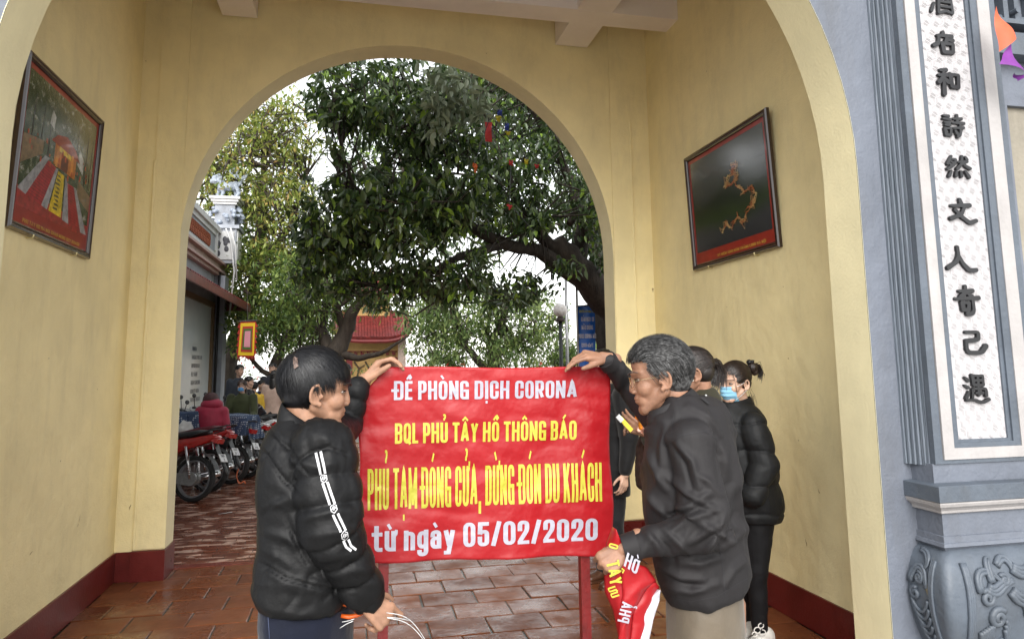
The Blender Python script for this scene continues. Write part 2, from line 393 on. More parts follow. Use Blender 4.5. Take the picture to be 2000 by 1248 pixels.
gate = empty('temple_gate', (0, 0, 0), 0, 'yellow and grey arched temple gate passage framing the courtyard and its trees', 'gate')
mb = MB(); ptsN = arch_face(mb, -5, XR+.35, 0, 6.2, .49, 1.85, 2.52, YN0)
mb.add([(XR+.35, YN0, 0), (6.5, YN0, 0), (6.5, YN0, 6.2), (XR+.35, YN0, 6.2)], [(0, 1, 2, 3)])
mb.add([(-5, YN0, 6.2), (6.5, YN0, 6.2), (6.5, 6.45, 6.2), (-5, 6.45, 6.2)], [(0, 1, 2, 3)])
mb.add([(-5, YN0, 0), (-5, YN0, 6.2), (-5, 6.45, 6.2), (-5, 6.45, 0)], [(0, 1, 2, 3)])
mb.add([(6.5, YN0, 0), (6.5, 6.45, 0), (6.5, 6.45, 6.2), (6.5, YN0, 6.2)], [(0, 1, 2, 3)])
mb.build('facade_wall', GREY, gate)
mb = MB(); arch_reveal(mb, ptsN, YN0-.004, YN1); arch_face(mb, XL-.05, XR+.05, 0, 4.95, .49, 1.85, 2.52, YN1, True)
mb.build('near_arch_reveal', CREAM, gate, auto=40)
# thin bright arris along the outer edge of the near arch
mb = MB(); rim = []
for (x, z) in ptsN:
    dx, dz = x-.49, max(0, z-2.52); l = hypot(dx, dz) if z > 2.52 else abs(dx)
    rim.append((x, z, dx/l if l else 0, dz/l if l and z > 2.52 else 0))
vs = []
for x, z, nx, nz in rim: vs += [(x+nx*.001, YN0-.006, z+nz*.001), (x+nx*.006, YN0-.002, z+nz*.006)]
mb.add(vs, [(2*i, 2*i+1, 2*i+3, 2*i+2) for i in range(len(rim)-1)]); mb.build('arch_edge_line', CREAM, gate)
# end wall with its arch, piers stand in front of the side walls
mb = MB(); ptsF = arch_face(mb, XL-.4, XR+.4, 0, 4.95, .465, 1.875, 2.605, YF0)
mb.build('end_wall', YEL, gate)
mb = MB(); arch_reveal(mb, ptsF, YF0+.001, YF1)
mb.build('far_arch_reveal', CREAM, gate, auto=40)
mb = MB(); pf = arch_face(mb, -5, 6.5, 0, 6.2, .465, 1.875, 2.605, YF1, True); mb.build('courtyard_face', GREY, gate)
# side walls, each a slab
mb = MB().bx(XL-.2, XL, YN1, YF0, .0, 4.95); mb.build('side_wall', YEL, gate)
mb = MB().bx(XR, XR+.2, YN1, YF0, .0, 4.95); mb.build('side_wall', YEL, gate)
# shallow corner pilasters and half-round beads on the end wall
mb = MB().bx(-1.625, -1.405, YF0-.014, YF0-.001, .232, 4.93); mb.tube([(-1.628, YF0-.012, .232), (-1.628, YF0-.012, 3.3)], .012, 8); mb.build('corner_pier', YEL, gate)
mb = MB().bx(2.345, 2.54, YF0-.014, YF0-.001, .232, 4.93); mb.tube([(2.543, YF0-.012, .232), (2.543, YF0-.012, 3.9)], .012, 8); mb.build('corner_pier', YEL, gate)
# skirting
mb = MB().bx(XL-.001, XL+.014, YN1, YF0-.002, 0, .215); mb.build('skirting', REDB, gate)
mb = MB().bx(XR-.014, XR+.001, YN1, YF0-.002, 0, .215); mb.build('skirting', REDB, gate)
mb = MB().bx(XL+.0145, -1.640, YF0-.012, YF0+.0, 0, .216).bx(-1.640, -1.397, YF0-.042, YF0-.003, 0, .222).bx(-1.414, -1.3965, YF0-.0025, YF1+.004, 0, .222); mb.build('skirting', REDB, gate)
mb = MB().bx(2.552, XR-.0145, YF0-.012, YF0+.0, 0, .216).bx(2.330, 2.552, YF0-.042, YF0-.003, 0, .222).bx(2.3265, 2.344, YF0-.0025, YF1+.004, 0, .222); mb.build('skirting', REDB, gate)
# ceiling slab and beams
mb = MB().bx(XL-.2, XR+.2, YN1, YF0, 4.95, 5.15); mb.build('ceiling', WCEIL, gate)
for a in ((XL, XR, 5.46, 5.70, 4.60, 4.949), (XL, XR, 3.6, 3.84, 4.6, 4.949)):
    mb = MB().bx(*a); mb.build('beam', WCEIL, gate)
for x0, x1 in ((1.81, 2.125), (-1.155, -.868)):
    mb = MB().bx(x0, x1, 5.701, YF0-.03, 4.603, 4.948).bx(x0, x1, 3.841, 5.459, 4.603, 4.948); mb.build('cross_beam', WCEIL, gate)

# ---------------------------------------------------------------- pilaster with the couplet panel
PX0, PX1 = 2.522, 3.09
mb = MB().bx(PX0, PX1, YP+.03, YN0+.001, 1.15, 6.2)
mb.build('pilaster', GREY, gate)
mb = MB()
# side mouldings of the pilaster: thin vertical fillets stepping out from the wall
for i, (w, y) in enumerate([(.040, 2.880), (.026, 2.862), (.014, 2.842), (.030, 2.823), (.012, 2.803), (.022, 2.787)]):
    mb.bx(PX0-.048+i*.0085, PX0+.002, y-.007, y+.007, 1.135, 6.2)
mb.build('side_moulding', GREYS, gate)
mb = MB()
mb.bx(PX0-.004, PX0+.036, YP+.006, YP+.031, 1.145, 6.2).bx(PX1-.036, PX1+.004, YP+.006, YP+.031, 1.145, 6.2).bx(PX0+.036, PX1-.036, YP+.006, YP+.031, 1.145, 1.163)
mb.build('panel_edge', GREYD, gate)
panel = MB().bx(2.562, 2.618, YP, YP+.03, 1.163, 6.15).bx(2.985, 3.054, YP, YP+.03, 1.163, 6.15).bx(2.618, 2.985, YP, YP+.03, 1.163, 1.212).build('couplet_panel', WHT, gate)
mb = MB()
mb.bx(2.6185, 2.640, YP+.004, YP+.028, 1.2125, 6.14).bx(2.9445, 2.9845, YP+.004, YP+.028, 1.2125, 6.14).bx(2.640, 2.9445, YP+.004, YP+.028, 1.2125, 1.234)
mb.bx(2.636, 2.656, YP+.013, YP+.029, 1.22, 6.13).bx(2.925, 2.9475, YP+.013, YP+.029, 1.22, 6.13).bx(2.656, 2.925, YP+.013, YP+.029, 1.22, 1.247)
mb.build('inner_frame', GREYD, panel)
mb = MB().bx(2.650, 2.935, YP+.022, YP+.029, 1.24, 6.1); mb.build('relief_ground', WHTR, panel)
# hexagon relief, three rings per cell and a little cross
mb = MB(); hw = .0288; row = 0; z = 1.27
def hexpts(cx, cz, r): return [(cx+r*sin(pi/3*k), cz+r*cos(pi/3*k)*.92) for k in range(6)]
while z < 3.75:
    for c in range(5):
        cx = 2.680+c*hw*2*1.0+(hw if row % 2 else 0)
        if cx > 2.922: continue
        for r, t, h in ((hw*1.02, .0028, .0033), (hw*.72, .0024, .0027)):
            o_ = hexpts(cx, z, r); i_ = hexpts(cx, z, r-t*1.5)
            mid = hexpts(cx, z, r-t*.75)
            y0_, y1_ = YP+.0221, YP+.0221-h
            for k in range(6):
                k2 = (k+1) % 6
                mb.add([(o_[k][0], y0_, o_[k][1]), (o_[k2][0], y0_, o_[k2][1]), (mid[k2][0], y1_, mid[k2][1]), (mid[k][0], y1_, mid[k][1]), (i_[k2][0], y0_, i_[k2][1]), (i_[k][0], y0_, i_[k][1])],
                       [(0, 3, 2, 1), (3, 5, 4, 2)])
        for k in range(3):
            a = pi*k/3+pi/6; dx, dz = cos(a)*hw*.38, sin(a)*hw*.38; nx, nz = -sin(a)*.0025, cos(a)*.0025
            mb.add([(cx-dx, YP+.022, z-dz), (cx+nx, YP+.0195, z+nz), (cx+dx, YP+.022, z+dz), (cx-nx, YP+.0195, z-nz)], [(0, 1, 2, 3)])
    z += hw*1.74*.92; row += 1
mb.build('hexagon_relief', WHTR, panel)
CH = {
 '酒': [[(6, 92), (16, 82)], [(2, 62), (14, 52)], [(18, 34), (4, 6)], [(34, 94), (98, 94)], [(42, 72), (90, 72), (96, 4), (66, 10), (34, 2), (42, 72)], [(56, 92), (54, 46)], [(76, 92), (78, 46)], [(44, 40), (90, 40)], [(44, 24), (92, 24)]],
 '店': [[(52, 102), (52, 88)], [(24, 84), (94, 84)], [(30, 84), (28, 56), (22, 42), (4, 34)], [(66, 76), (62, 52)], [(64, 66), (96, 64)], [(44, 46), (94, 46), (90, 6), (48, 6), (44, 46)]],
 '和': [[(14, 94), (44, 96)], [(6, 74), (48, 76)], [(30, 94), (28, 40), (26, 0)], [(28, 70), (6, 46)], [(30, 62), (48, 48)], [(60, 80), (98, 78), (94, 30), (64, 32), (60, 80)]],
 '詩': [[(10, 96), (34, 94)], [(6, 82), (40, 80)], [(12, 66), (36, 66)], [(12, 54), (36, 54)], [(12, 38), (38, 40), (36, 10), (14, 10), (12, 38)], [(50, 84), (92, 86)], [(72, 102), (70, 68)], [(46, 66), (102, 66)], [(48, 42), (98, 46)], [(82, 62), (80, 14), (66, 4)], [(56, 30), (64, 18)]],
 '然': [[(26, 98), (6, 62)], [(26, 84), (46, 84), (34, 58), (4, 38)], [(22, 72), (32, 66)], [(14, 62), (24, 54)], [(50, 72), (94, 76)], [(72, 100), (68, 64), (46, 40)], [(70, 70), (84, 54), (104, 44)], [(86, 96), (92, 84)], [(18, 28), (8, 6)], [(40, 28), (38, 8)], [(60, 28), (62, 8)], [(80, 30), (96, 4)]],
 '文': [[(46, 102), (50, 84)], [(8, 76), (88, 80)], [(64, 76), (48, 42), (2, 24)], [(22, 60), (48, 32), (80, 8), (106, 18)]],
 '人': [[(42, 98), (44, 68), (34, 44), (0, 22)], [(44, 66), (58, 38), (80, 14), (106, 16)]],
 '奇': [[(18, 86), (78, 88)], [(46, 104), (44, 80), (22, 66)], [(50, 80), (72, 66)], [(0, 58), (102, 62)], [(26, 44), (54, 44), (50, 18), (28, 18), (26, 44)], [(72, 58), (74, 14), (62, 2), (44, 4)]],
 '己': [[(24, 96), (78, 96), (76, 66), (24, 60)], [(24, 62), (22, 26), (32, 14), (84, 14), (106, 40)]],
 '遇': [[(10, 96), (22, 86)], [(6, 68), (20, 60)], [(20, 44), (8, 22)], [(8, 14), (40, 16), (74, 4), (104, 16)], [(40, 104), (84, 102), (84, 68), (42, 70), (40, 104)], [(42, 86), (84, 86)], [(62, 102), (62, 34)], [(34, 22), (36, 56), (92, 56), (92, 30)], [(48, 40), (78, 40)]]}
def glyph3d(mb, strokes, cx, cz, w, h, y0, depth, th):
    lift = 0
    for s in strokes:
        s2 = [Vector((cx+(a/100-.5)*w, cz+(b/100-.5)*h)) for a, b in s]
        q = rnd(s2, .012, 4) if len(s2) > 2 and (s2[0]-s2[-1]).length > .001 else s2
        n = len(q); tot = n-1
        for i in range(n-1):
            a, b = q[i], q[i+1]; d = (b-a); l = d.length
            if l < 1e-5: continue
            d /= l; nx = Vector((-d.y, d.x))
            # brush weight: strokes swell to their end, level strokes a little thinner
            def wt(t): return th*(.82+.36*t)*(.86 if abs(d.x) > .8 else 1)
            ra, rb = wt(i/tot)/2, wt((i+1)/tot)/2
            poly = []
            for k in range(7): an = atan2(nx.y, nx.x)+pi*k/6; poly.append((a.x+cos(an)*ra, a.y+sin(an)*ra))
            for k in range(7): an = atan2(-nx.y, -nx.x)+pi*k/6; poly.append((b.x+cos(an)*rb, b.y+sin(an)*rb))
            dd = depth+lift; lift += .00007
            pl = [(x, y0-dd*.75, z) for x, z in poly]; m_ = len(pl); ctr = Vector((sum(p[0] for p in pl)/m_, 0, sum(p[2] for p in pl)/m_))
            top = [(ctr.x+(p[0]-ctr.x)*.93, y0-dd, ctr.z+(p[2]-ctr.z)*.93) for p in pl]
            base = [(p[0], y0, p[2]) for p in pl]
            mb.add(base+pl+top, [(k, (k+1) % m_, m_+(k+1) % m_, m_+k) for k in range(m_)]+[(m_+k, m_+(k+1) % m_, 2*m_+(k+1) % m_, 2*m_+k) for k in range(m_)]+[tuple(range(2*m_, 3*m_))])
for ch, px, py, wd, hh in [('酒', 1838, -2, 88, 76), ('店', 1843, 84, 80, 52), ('和', 1853, 160, 80, 62), ('詩', 1862, 247, 82, 54), ('然', 1871, 326, 84, 52), ('文', 1879, 415, 88, 58), ('人', 1883, 505, 96, 86), ('奇', 1890, 588, 84, 62), ('己', 1900, 671, 84, 56), ('遇', 1906, 762, 84, 60)]:
    c = at(px, py, YP+.01); w = wd*YP/FPX*1.04*.74; h = hh*YP/FPX*1.04
    if ch == '人': h = 66*YP/FPX; c = at(px-3, 508, YP)
    mb = MB(); glyph3d(mb, CH[ch], c.x, c.z, w, h, YP+.0225, .014, .0215 if len(CH[ch]) < 8 else .0155)
    mb.build('character', BLK, panel, auto=35, fixn=True)
# ledge, white moulding, neck, cushion base
mb = MB().bx(PX0-.012, PX1+.012, YP+.016, YN0+.001, 1.062, 1.145); mb.build('pedestal_neck', GREY, gate)
mb = MB()
def ring(mb, prof):      # prof: (z, out) round three sides of the pilaster
    for (z0, o0), (z1, o1) in zip(prof, prof[1:]):
        A = [(PX0-o0, YN0, z0), (PX0-o0, YP-o0, z0), (PX1+o0, YP-o0, z0), (PX1+o0, YN0, z0)]
        B = [(PX0-o1, YN0, z1), (PX0-o1, YP-o1, z1), (PX1+o1, YP-o1, z1), (PX1+o1, YN0, z1)]
        mb.add(A+B, [(k, k+1, 5+k, 4+k) for k in range(3)])
ring(mb, [(1.064, -.01), (1.062, .055), (1.058, .060), (.995, .060), (.992, .056), (.992, .0)]); mb.build('ledge', GREYD, gate, auto=30)
mb = MB(); ring(mb, [(.9915, .052), (.985, .054), (.972, .048), (.962, .034), (.952, .024), (.942, .022), (.938, .016), (.936, -.01)]); mb.build('white_moulding', WHT, gate, auto=30)
mb = MB(); ring(mb, [(.9355, .004), (.842, .004), (.84, .010), (.815, .012), (.812, .018), (.798, .022), (.792, .012), (.78, .0)]); mb.build('pedestal_block', GREY, gate, auto=30)
CUSH = [(.785, .0), (.772, .022), (.74, .044), (.70, .062), (.65, .074), (.59, .078), (.52, .072), (.45, .056), (.38, .032), (.31, .008), (.24, -.01), (.16, -.01), (.0, -.01)]
def cush_out(z):
    for (z0, o0), (z1, o1) in zip(CUSH, CUSH[1:]):
        if z1 <= z <= z0: return o0+(o1-o0)*(z0-z)/(z0-z1)
    return 0
mb = MB()
zs_ = [.785-.02*i for i in range(40)]+[0]; vs = []; NP = 0
for z in zs_:
    o_ = cush_out(z); r = .035; loop = [(PX0-o_, YN0)]
    loop += [(PX0-o_+r-r*cos(a), YP-o_+r-r*sin(a)) for a in [pi/2*k/5 for k in range(6)]]
    loop += [(PX1+o_-r+r*sin(a), YP-o_+r-r*cos(a)) for a in [pi/2*k/5 for k in range(6)]]+[(PX1+o_, YN0)]
    NP = len(loop); vs += [(x, y, z) for x, y in loop]
mb.add(vs, [(i*NP+k, i*NP+k+1, (i+1)*NP+k+1, (i+1)*NP+k) for i in range(len(zs_)-1) for k in range(NP-1)])
cush = mb.build('cushion_base', GREYD, gate, auto=50, fixn=True)
def on_front(x, z): return Vector((x, YP-cush_out(z), z))
def on_side(y, z): return Vector((PX0-cush_out(z), y, z))
def spiral(cx, cz, r0, turns, a0, sgn=1, n=34):
    return [(cx+cos(a0+sgn*t*turns*2*pi/n)*r0*(1-.86*t/n), cz+sin(a0+sgn*t*turns*2*pi/n)*r0*(1-.86*t/n)) for t in range(n+1)]
def relief(mb, pts, fn, r):
    k_ = 1.6; rr = [x*k_ for x in r] if isinstance(r, list) else r*k_
    mb.tube([fn(*p)+(Vector((0, -.006, 0)) if fn is on_front else Vector((-.006, 0, 0))) for p in pts], rr, 8)
mb = MB()
def bez(p0, p1, p2, p3, n=14):
    return [tuple((Vector(p0)*(1-t)**3+Vector(p1)*3*t*(1-t)**2+Vector(p2)*3*t*t*(1-t)+Vector(p3)*t**3)) for t in [k/n for k in range(n+1)]]
fr = lambda pts, r: relief(mb, pts, on_front, r)
def leafy(mb, pts, fn, r0, r1, n=3, gapk=.9):
    """a band of parallel ridges following a curve, wide in the middle"""
    for j in range(n):
        q = []
        for i, (x, z) in enumerate(pts):
            a = pts[max(0, i-1)]; b = pts[min(len(pts)-1, i+1)]; dx, dz = b[0]-a[0], b[1]-a[1]; l = hypot(dx, dz) or 1
            t = i/(len(pts)-1); off = (j-(n-1)/2)*r0*gapk*2*(.25+.75*sin(pi*min(1, .15+t*.85)))
            q.append((x-dz/l*off, z+dx/l*off))
        relief(mb, q, fn, [r0+(r1-r0)*i/(len(q)-1) for i in range(len(q))])
X0 = PX0
leafy(mb, bez((X0+.035, .74), (X0+.03, .6), (X0+.035, .4), (X0+.06, .2)), on_front, .006, .004, 3)
fr(spiral(X0+.115, .60, .034, 1.6, 2.3, -1), .0075); fr(spiral(X0+.165, .515, .040, 1.7, .6, 1), .0085)
leafy(mb, bez((X0+.085, .625), (X0+.06, .73), (X0+.16, .72), (X0+.20, .655)), on_front, .008, .004, 2)
leafy(mb, bez((X0+.12, .64), (X0+.17, .60), (X0+.18, .66), (X0+.26, .66)), on_front, .009, .005, 3)
leafy(mb, bez((X0+.15, .66), (X0+.14, .73), (X0+.165, .76), (X0+.18, .745)), on_front, .008, .003, 2)
fr(spiral(X0+.215, .665, .024, 1.4, 2.5, -1), .0065); leafy(mb, bez((X0+.20, .72), (X0+.25, .775), (X0+.28, .73), (X0+.27, .69)), on_front, .008, .004, 2)
leafy(mb, bez((X0+.27, .71), (X0+.33, .66), (X0+.36, .70), (X0+.44, .74)), on_front, .009, .004, 3)
leafy(mb, bez((X0+.24, .62), (X0+.28, .56), (X0+.32, .60), (X0+.31, .51)), on_front, .009, .004, 3)
fr(spiral(X0+.315, .56, .026, 1.3, 0, 1), .007); fr(spiral(X0+.42, .63, .03, 1.5, 1, -1), .008)
for k in range(6):
    fr(bez((X0+.145-.012*k, .49-.006*k), (X0+.13-.008*k, .42), (X0+.15, .36-.03*k), (X0+.205-.012*k, .42-.045*k)), .0065)
for k in range(3): fr(bez((X0+.205, .50-.02*k), (X0+.23, .47-.03*k), (X0+.23, .42-.03*k), (X0+.20, .38-.03*k)), .006)
mb.build('front_scroll_relief', GREYD, cush, smooth=True)
mb = MB()
sd_ = lambda pts, r: relief(mb, pts, on_side, r)
sd_(spiral(YP+.075, .655, .024, 1.5, 1.2, 1), .006); sd_(spiral(YP+.10, .585, .026, 1.5, 2, -1), .006)
leafy(mb, bez((YP+.125, .63), (YP+.10, .74), (YP+.04, .71), (YP+.035, .62)), on_side, .007, .004, 2)
leafy(mb, bez((YP+.10, .765), (YP+.05, .77), (YP+.03, .72), (YP+.05, .70)), on_side, .006, .003, 2)
for k in range(6): sd_(bez((YP+.125-.006*k, .56-.02*k), (YP+.10, .50-.03*k), (YP+.06, .49-.03*k), (YP+.03, .57-.035*k)), .005)
for k in range(3): sd_(bez((YP+.02-.008*k, .74), (YP+.015-.006*k, .6), (YP+.014-.006*k, .4), (YP+.03-.006*k, .22)), .004)
mb.build('side_scroll_relief', GREYD, cush, smooth=True)
# patch where the paint has flaked
PAT = mat('bare flaked plaster', (.20, .17, .11), .8, .25, 20)
pts = [(cos(a)*(.011+.003*sin(3*a+1)), sin(a)*(.02+.004*cos(4*a))) for a in [2*pi*k/16 for k in range(16)]]
vs = [on_side(YP+.028+a, .62+b)+Vector((-.006, 0, 0)) for a, b in pts]; mb = MB().add([on_side(YP+.028, .62)+Vector((-.008, 0, 0))]+vs, [(0, 1+k, 1+(k+1) % 16) for k in range(16)]); mb.build('flaked_patch', PAT, cush)
# upper wall right of the pilaster: bracketed balustrade slab, beam, window recess
WX = PX1+.0
mb = MB()
mb.bx(WX+.02, 6.4, YN0-.09, YN0+.01, 3.135, 3.235).bx(WX+.02, 6.4, YN0-.075, YN0+.01, 3.31, 3.335).bx(WX+.02, 6.4, YN0-.06, YN0+.01, 3.236, 3.27)
x = WX+.06
while x < 5.8:
    mb.bx(x, x+.03, YN0-.05, YN0+.01, 3.335, 3.62).bx(x+.1, x+.13, YN0-.05, YN0+.01, 3.335, 3.62).bx(x+.03, x+.1, YN0-.04, YN0+.01, 3.335, 3.37).bx(x+.03, x+.1, YN0-.04, YN0+.01, 3.50, 3.55)
    mb.lathe([(.018, -.075), (.018, -.03), (.008, -.03)], (x+.065, YN0, 3.53), 12, 'Y'); mb.lathe([(.014, -.07), (.014, -.03), (.006, -.03)], (x+.0, YN0, 3.39), 12, 'Y')
    x += .17
mb.bx(WX+.02, 6.4, YN0-.08, YN0+.01, 3.62, 3.67)
mb.build('balustrade_relief', GREYD, gate, auto=30)
DARK = mat('deep shadowed hollow', (.03, .032, .04), .8)
CREW = mat('cream weathered render', (.24, .215, .17), .7, .12, 3, .3, 40, dirt=.5, dirtscale=3)
mb = MB().bx(3.23, 6.2, YN0-.004, YN0-.001, .9, 2.885); mb.build('side_panel', CREW, gate)
mb = MB().bx(3.19, 3.23, YN0-.03, YN0-.0005, .85, 2.92).bx(3.23, 6.2, YN0-.03, YN0-.0005, 2.885, 2.92); mb.build('side_panel_frame', GREY, gate)

# ---------------------------------------------------------------- floor: passage tiles, courtyard pavers, ground
def wetmat(name, c1, c2, rlo, rhi, rand, bump, pscale=2.2, spots=None, coat=.0):
    M = bpy.data.materials.new(name); M.use_nodes = True; nt = M.node_tree; N = nt.nodes; L = nt.links; b = N['Principled BSDF']
    tc = N.new('ShaderNodeTexCoord'); g = N.new('ShaderNodeNewGeometry')
    n1 = N.new('ShaderNodeTexNoise'); n1.inputs['Scale'].default_value = 9; n1.inputs['Detail'].default_value = 8; n1.inputs['Roughness'].default_value = .65
    L.new(g.outputs['Position'], n1.inputs['Vector'])
    oi = N.new('ShaderNodeObjectInfo'); rp = N.new('ShaderNodeValToRGB')
    rp.color_ramp.elements[0].color = (*c1, 1); rp.color_ramp.elements[1].color = (*c2, 1)
    ad = N.new('ShaderNodeMath'); ad.operation = 'MULTIPLY_ADD'; ad.inputs[1].default_value = 1.4; ad.inputs[2].default_value = -.2; L.new(n1.outputs[0], ad.inputs[0])
    ad2 = N.new('ShaderNodeMath'); ad2.operation = 'MULTIPLY_ADD'; ad2.inputs[1].default_value = rand; L.new(oi.outputs['Random'], ad2.inputs[0]); L.new(ad.outputs[0], ad2.inputs[2])
    sb = N.new('ShaderNodeMath'); sb.operation = 'SUBTRACT'; sb.inputs[1].default_value = rand/2; L.new(ad2.outputs[0], sb.inputs[0])
    L.new(sb.outputs[0], rp.inputs[0]); col = rp.outputs[0]
    n2 = N.new('ShaderNodeTexNoise'); n2.inputs['Scale'].default_value = pscale; n2.inputs['Detail'].default_value = 5; L.new(g.outputs['Position'], n2.inputs['Vector'])
    mr = N.new('ShaderNodeMapRange'); mr.inputs[1].default_value = .36; mr.inputs[2].default_value = .62; mr.inputs[3].default_value = rlo; mr.inputs[4].default_value = rhi
    L.new(n2.outputs[0], mr.inputs[0]); L.new(mr.outputs[0], b.inputs['Roughness'])
    if spots:
        mp = N.new('ShaderNodeMapping'); mp.inputs['Scale'].default_value = spots[1]; L.new(g.outputs['Position'], mp.inputs[0])
        n4 = N.new('ShaderNodeTexNoise'); n4.inputs['Scale'].default_value = 1; n4.inputs['Detail'].default_value = 2; L.new(mp.outputs[0], n4.inputs['Vector'])
        m4 = N.new('ShaderNodeMapRange'); m4.inputs[1].default_value = .535; m4.inputs[2].default_value = .575; L.new(n4.outputs[0], m4.inputs[0])
        mx = N.new('ShaderNodeMix'); mx.data_type = 'RGBA'; L.new(m4.outputs[0], mx.inputs['Factor']); L.new(col, mx.inputs['A']); mx.inputs['B'].default_value = (*spots[0], 1); col = mx.outputs['Result']
    L.new(col, b.inputs['Base Color']); b.inputs['Specular IOR Level'].default_value = .5
    b.inputs['Specular IOR Level'].default_value = .22; b.inputs['Coat Roughness'].default_value = .05; b.inputs['Coat IOR'].default_value = 1.33
    n7 = N.new('ShaderNodeTexNoise'); n7.inputs['Scale'].default_value = 3.6; n7.inputs['Detail'].default_value = 7; n7.inputs['Roughness'].default_value = .62; L.new(g.outputs['Position'], n7.inputs['Vector'])
    m7 = N.new('ShaderNodeMapRange'); m7.inputs[1].default_value = .44; m7.inputs[2].default_value = .58; m7.inputs[3].default_value = coat*.12; m7.inputs[4].default_value = coat; L.new(n7.outputs[0], m7.inputs[0]); L.new(m7.outputs[0], b.inputs['Coat Weight'])
    n3 = N.new('ShaderNodeTexNoise'); n3.inputs['Scale'].default_value = 26; n3.inputs['Detail'].default_value = 5; n3.inputs['Roughness'].default_value = .6; L.new(g.outputs['Position'], n3.inputs['Vector'])
    bp = N.new('ShaderNodeBump'); bp.inputs['Strength'].default_value = bump; bp.inputs['Distance'].default_value = .01; L.new(n3.outputs[0], bp.inputs['Height'])
    n5 = N.new('ShaderNodeTexNoise'); n5.inputs['Scale'].default_value = 5; n5.inputs['Detail'].default_value = 3; L.new(g.outputs['Position'], n5.inputs['Vector'])
    bp2 = N.new('ShaderNodeBump'); bp2.inputs['Strength'].default_value = bump; bp2.inputs['Distance'].default_value = .02; L.new(n5.outputs[0], bp2.inputs['Height']); L.new(bp.outputs[0], bp2.inputs['Normal'])
    L.new(bp2.outputs[0], b.inputs['Normal']); L.new(bp2.outputs[0], b.inputs['Coat Normal'])
    return M
TILE = wetmat('wet terracotta tile', (.095, .027, .010), (.215, .072, .028), .10, .55, .5, .24, coat=.55)
MORT = wetmat('wet grey mortar', (.022, .022, .017), (.055, .055, .042), .12, .4, 0, .4, coat=.3)
PAVE = wetmat('damp red paver', (.10, .028, .014), (.21, .068, .036), .12, .45, .5, .2, 3, ((.55, .36, .28), (3.2, 11, 1)), coat=.25)
mb = MB().bx(XL-.2, XR+.2, YN0-.02, YF1, -.06, -.008); pfl = tag(mb.build('passage_floor', MORT), kind='structure')
TW, TD = .372, .283
def tile_mesh(w, d, h=.03, b=.006, jit=0):
    mb = MB(); x, y = w/2, d/2
    rr = [random.uniform(-jit, jit) for _ in range(8)]
    def L4(a, z, k=0): return [(-x+a+rr[0]*k, -y+a+rr[1]*k, z), (x-a+rr[2]*k, -y+a+rr[3]*k, z), (x-a+rr[4]*k, y-a+rr[5]*k, z), (-x+a+rr[6]*k, y-a+rr[7]*k, z)]
    mb.add(L4(0, -h, 1)+L4(0, -b*.5, 1)+L4(b, 0, 1), [(k, (k+1) % 4, 4+(k+1) % 4, 4+k) for k in range(4)]+[(4+k, 4+(k+1) % 4, 8+(k+1) % 4, 8+k) for k in range(4)]+[(8, 9, 10, 11)])
    return mb.mesh('tile', [TILE])
tms = [tile_mesh(TW-.011, TD-.008, jit=.004) for _ in range(8)]
r = 0; y = YF1-TD/2
while y > YN0:
    off = (r % 2)*TW*.5+random.uniform(-.02, .02); x = XL+.015-TW/2+off
    while x < XR+.1:
        if XL-.1 < x < XR+.12:
            o = bpy.data.objects.new('tile', random.choice(tms)); COL.objects.link(o); o.parent = pfl
            o.location = (x, y, random.uniform(-.003, .0025)); o.rotation_euler = (random.gauss(0, .006), random.gauss(0, .006), random.gauss(0, .006)+(pi if random.random() < .5 else 0))
        x += TW
    y -= TD; r += 1
# forecourt where the two men stand
mb = MB().bx(-60, 60, -60, YN0-.02, -.10, -.01); FORE = wetmat('wet grey street', (.26, .25, .23), (.36, .35, .33), .2, .5, 0, .3)
tag(mb.build('street', FORE), kind='structure')
# courtyard pavers
mb = MB().bx(-9, 8, YF1, 16, -.06, -.010); court = tag(mb.build('courtyard_paving', MORT), kind='structure')
PW, PD = .21, .105
pms = []
for _ in range(6):
    me = tile_mesh(PW-.007, PD-.007, .03, .003, .0015); me.materials[0] = PAVE; pms.append(me)
cand = []
r = 0; y = YF1+PD/2+.12
while y < 15.9:
    x = -4+(r % 2)*PW/2
    while x < 3.6:
        cand.append((x, y)); x += PW
    y += PD; r += 1
def vis(c):
    x, y = c; pr = 1000+FPX*((Vector((x, y, 0))-CAM).dot(RT))/((Vector((x, y, 0))-CAM).dot(FW))
    return 340 < pr < 520 or 1170 < pr < 1215
near = sorted([c for c in cand if vis(c)], key=lambda c: c[1])[:296]; ns_ = set(near)
for (x, y) in near:
    o = bpy.data.objects.new('brick', random.choice(pms)); COL.objects.link(o); o.parent = court
    o.location = (x, y, random.uniform(-.003, .001)); o.rotation_euler = (random.gauss(0, .008), random.gauss(0, .008), random.gauss(0, .01))
mb = MB()
for (x, y) in cand:
    if (x, y) in ns_: continue
    z = random.uniform(-.003, .001); w, d = (PW-.007)/2, (PD-.007)/2; e = random.uniform(-.0015, .0015)
    mb.add([(x-w, y-d, z-.02), (x+w, y-d, z-.02), (x+w, y+d, z-.02), (x-w, y+d, z-.02), (x-w, y-d, z), (x+w, y-d, z+e), (x+w, y+d, z+e), (x-w, y+d, z)], [(0, 1, 5, 4), (1, 2, 6, 5), (2, 3, 7, 6), (3, 0, 4, 7), (4, 5, 6, 7)])
o = mb.build('brick_field', PAVE, court); o['kind'] = 'stuff'
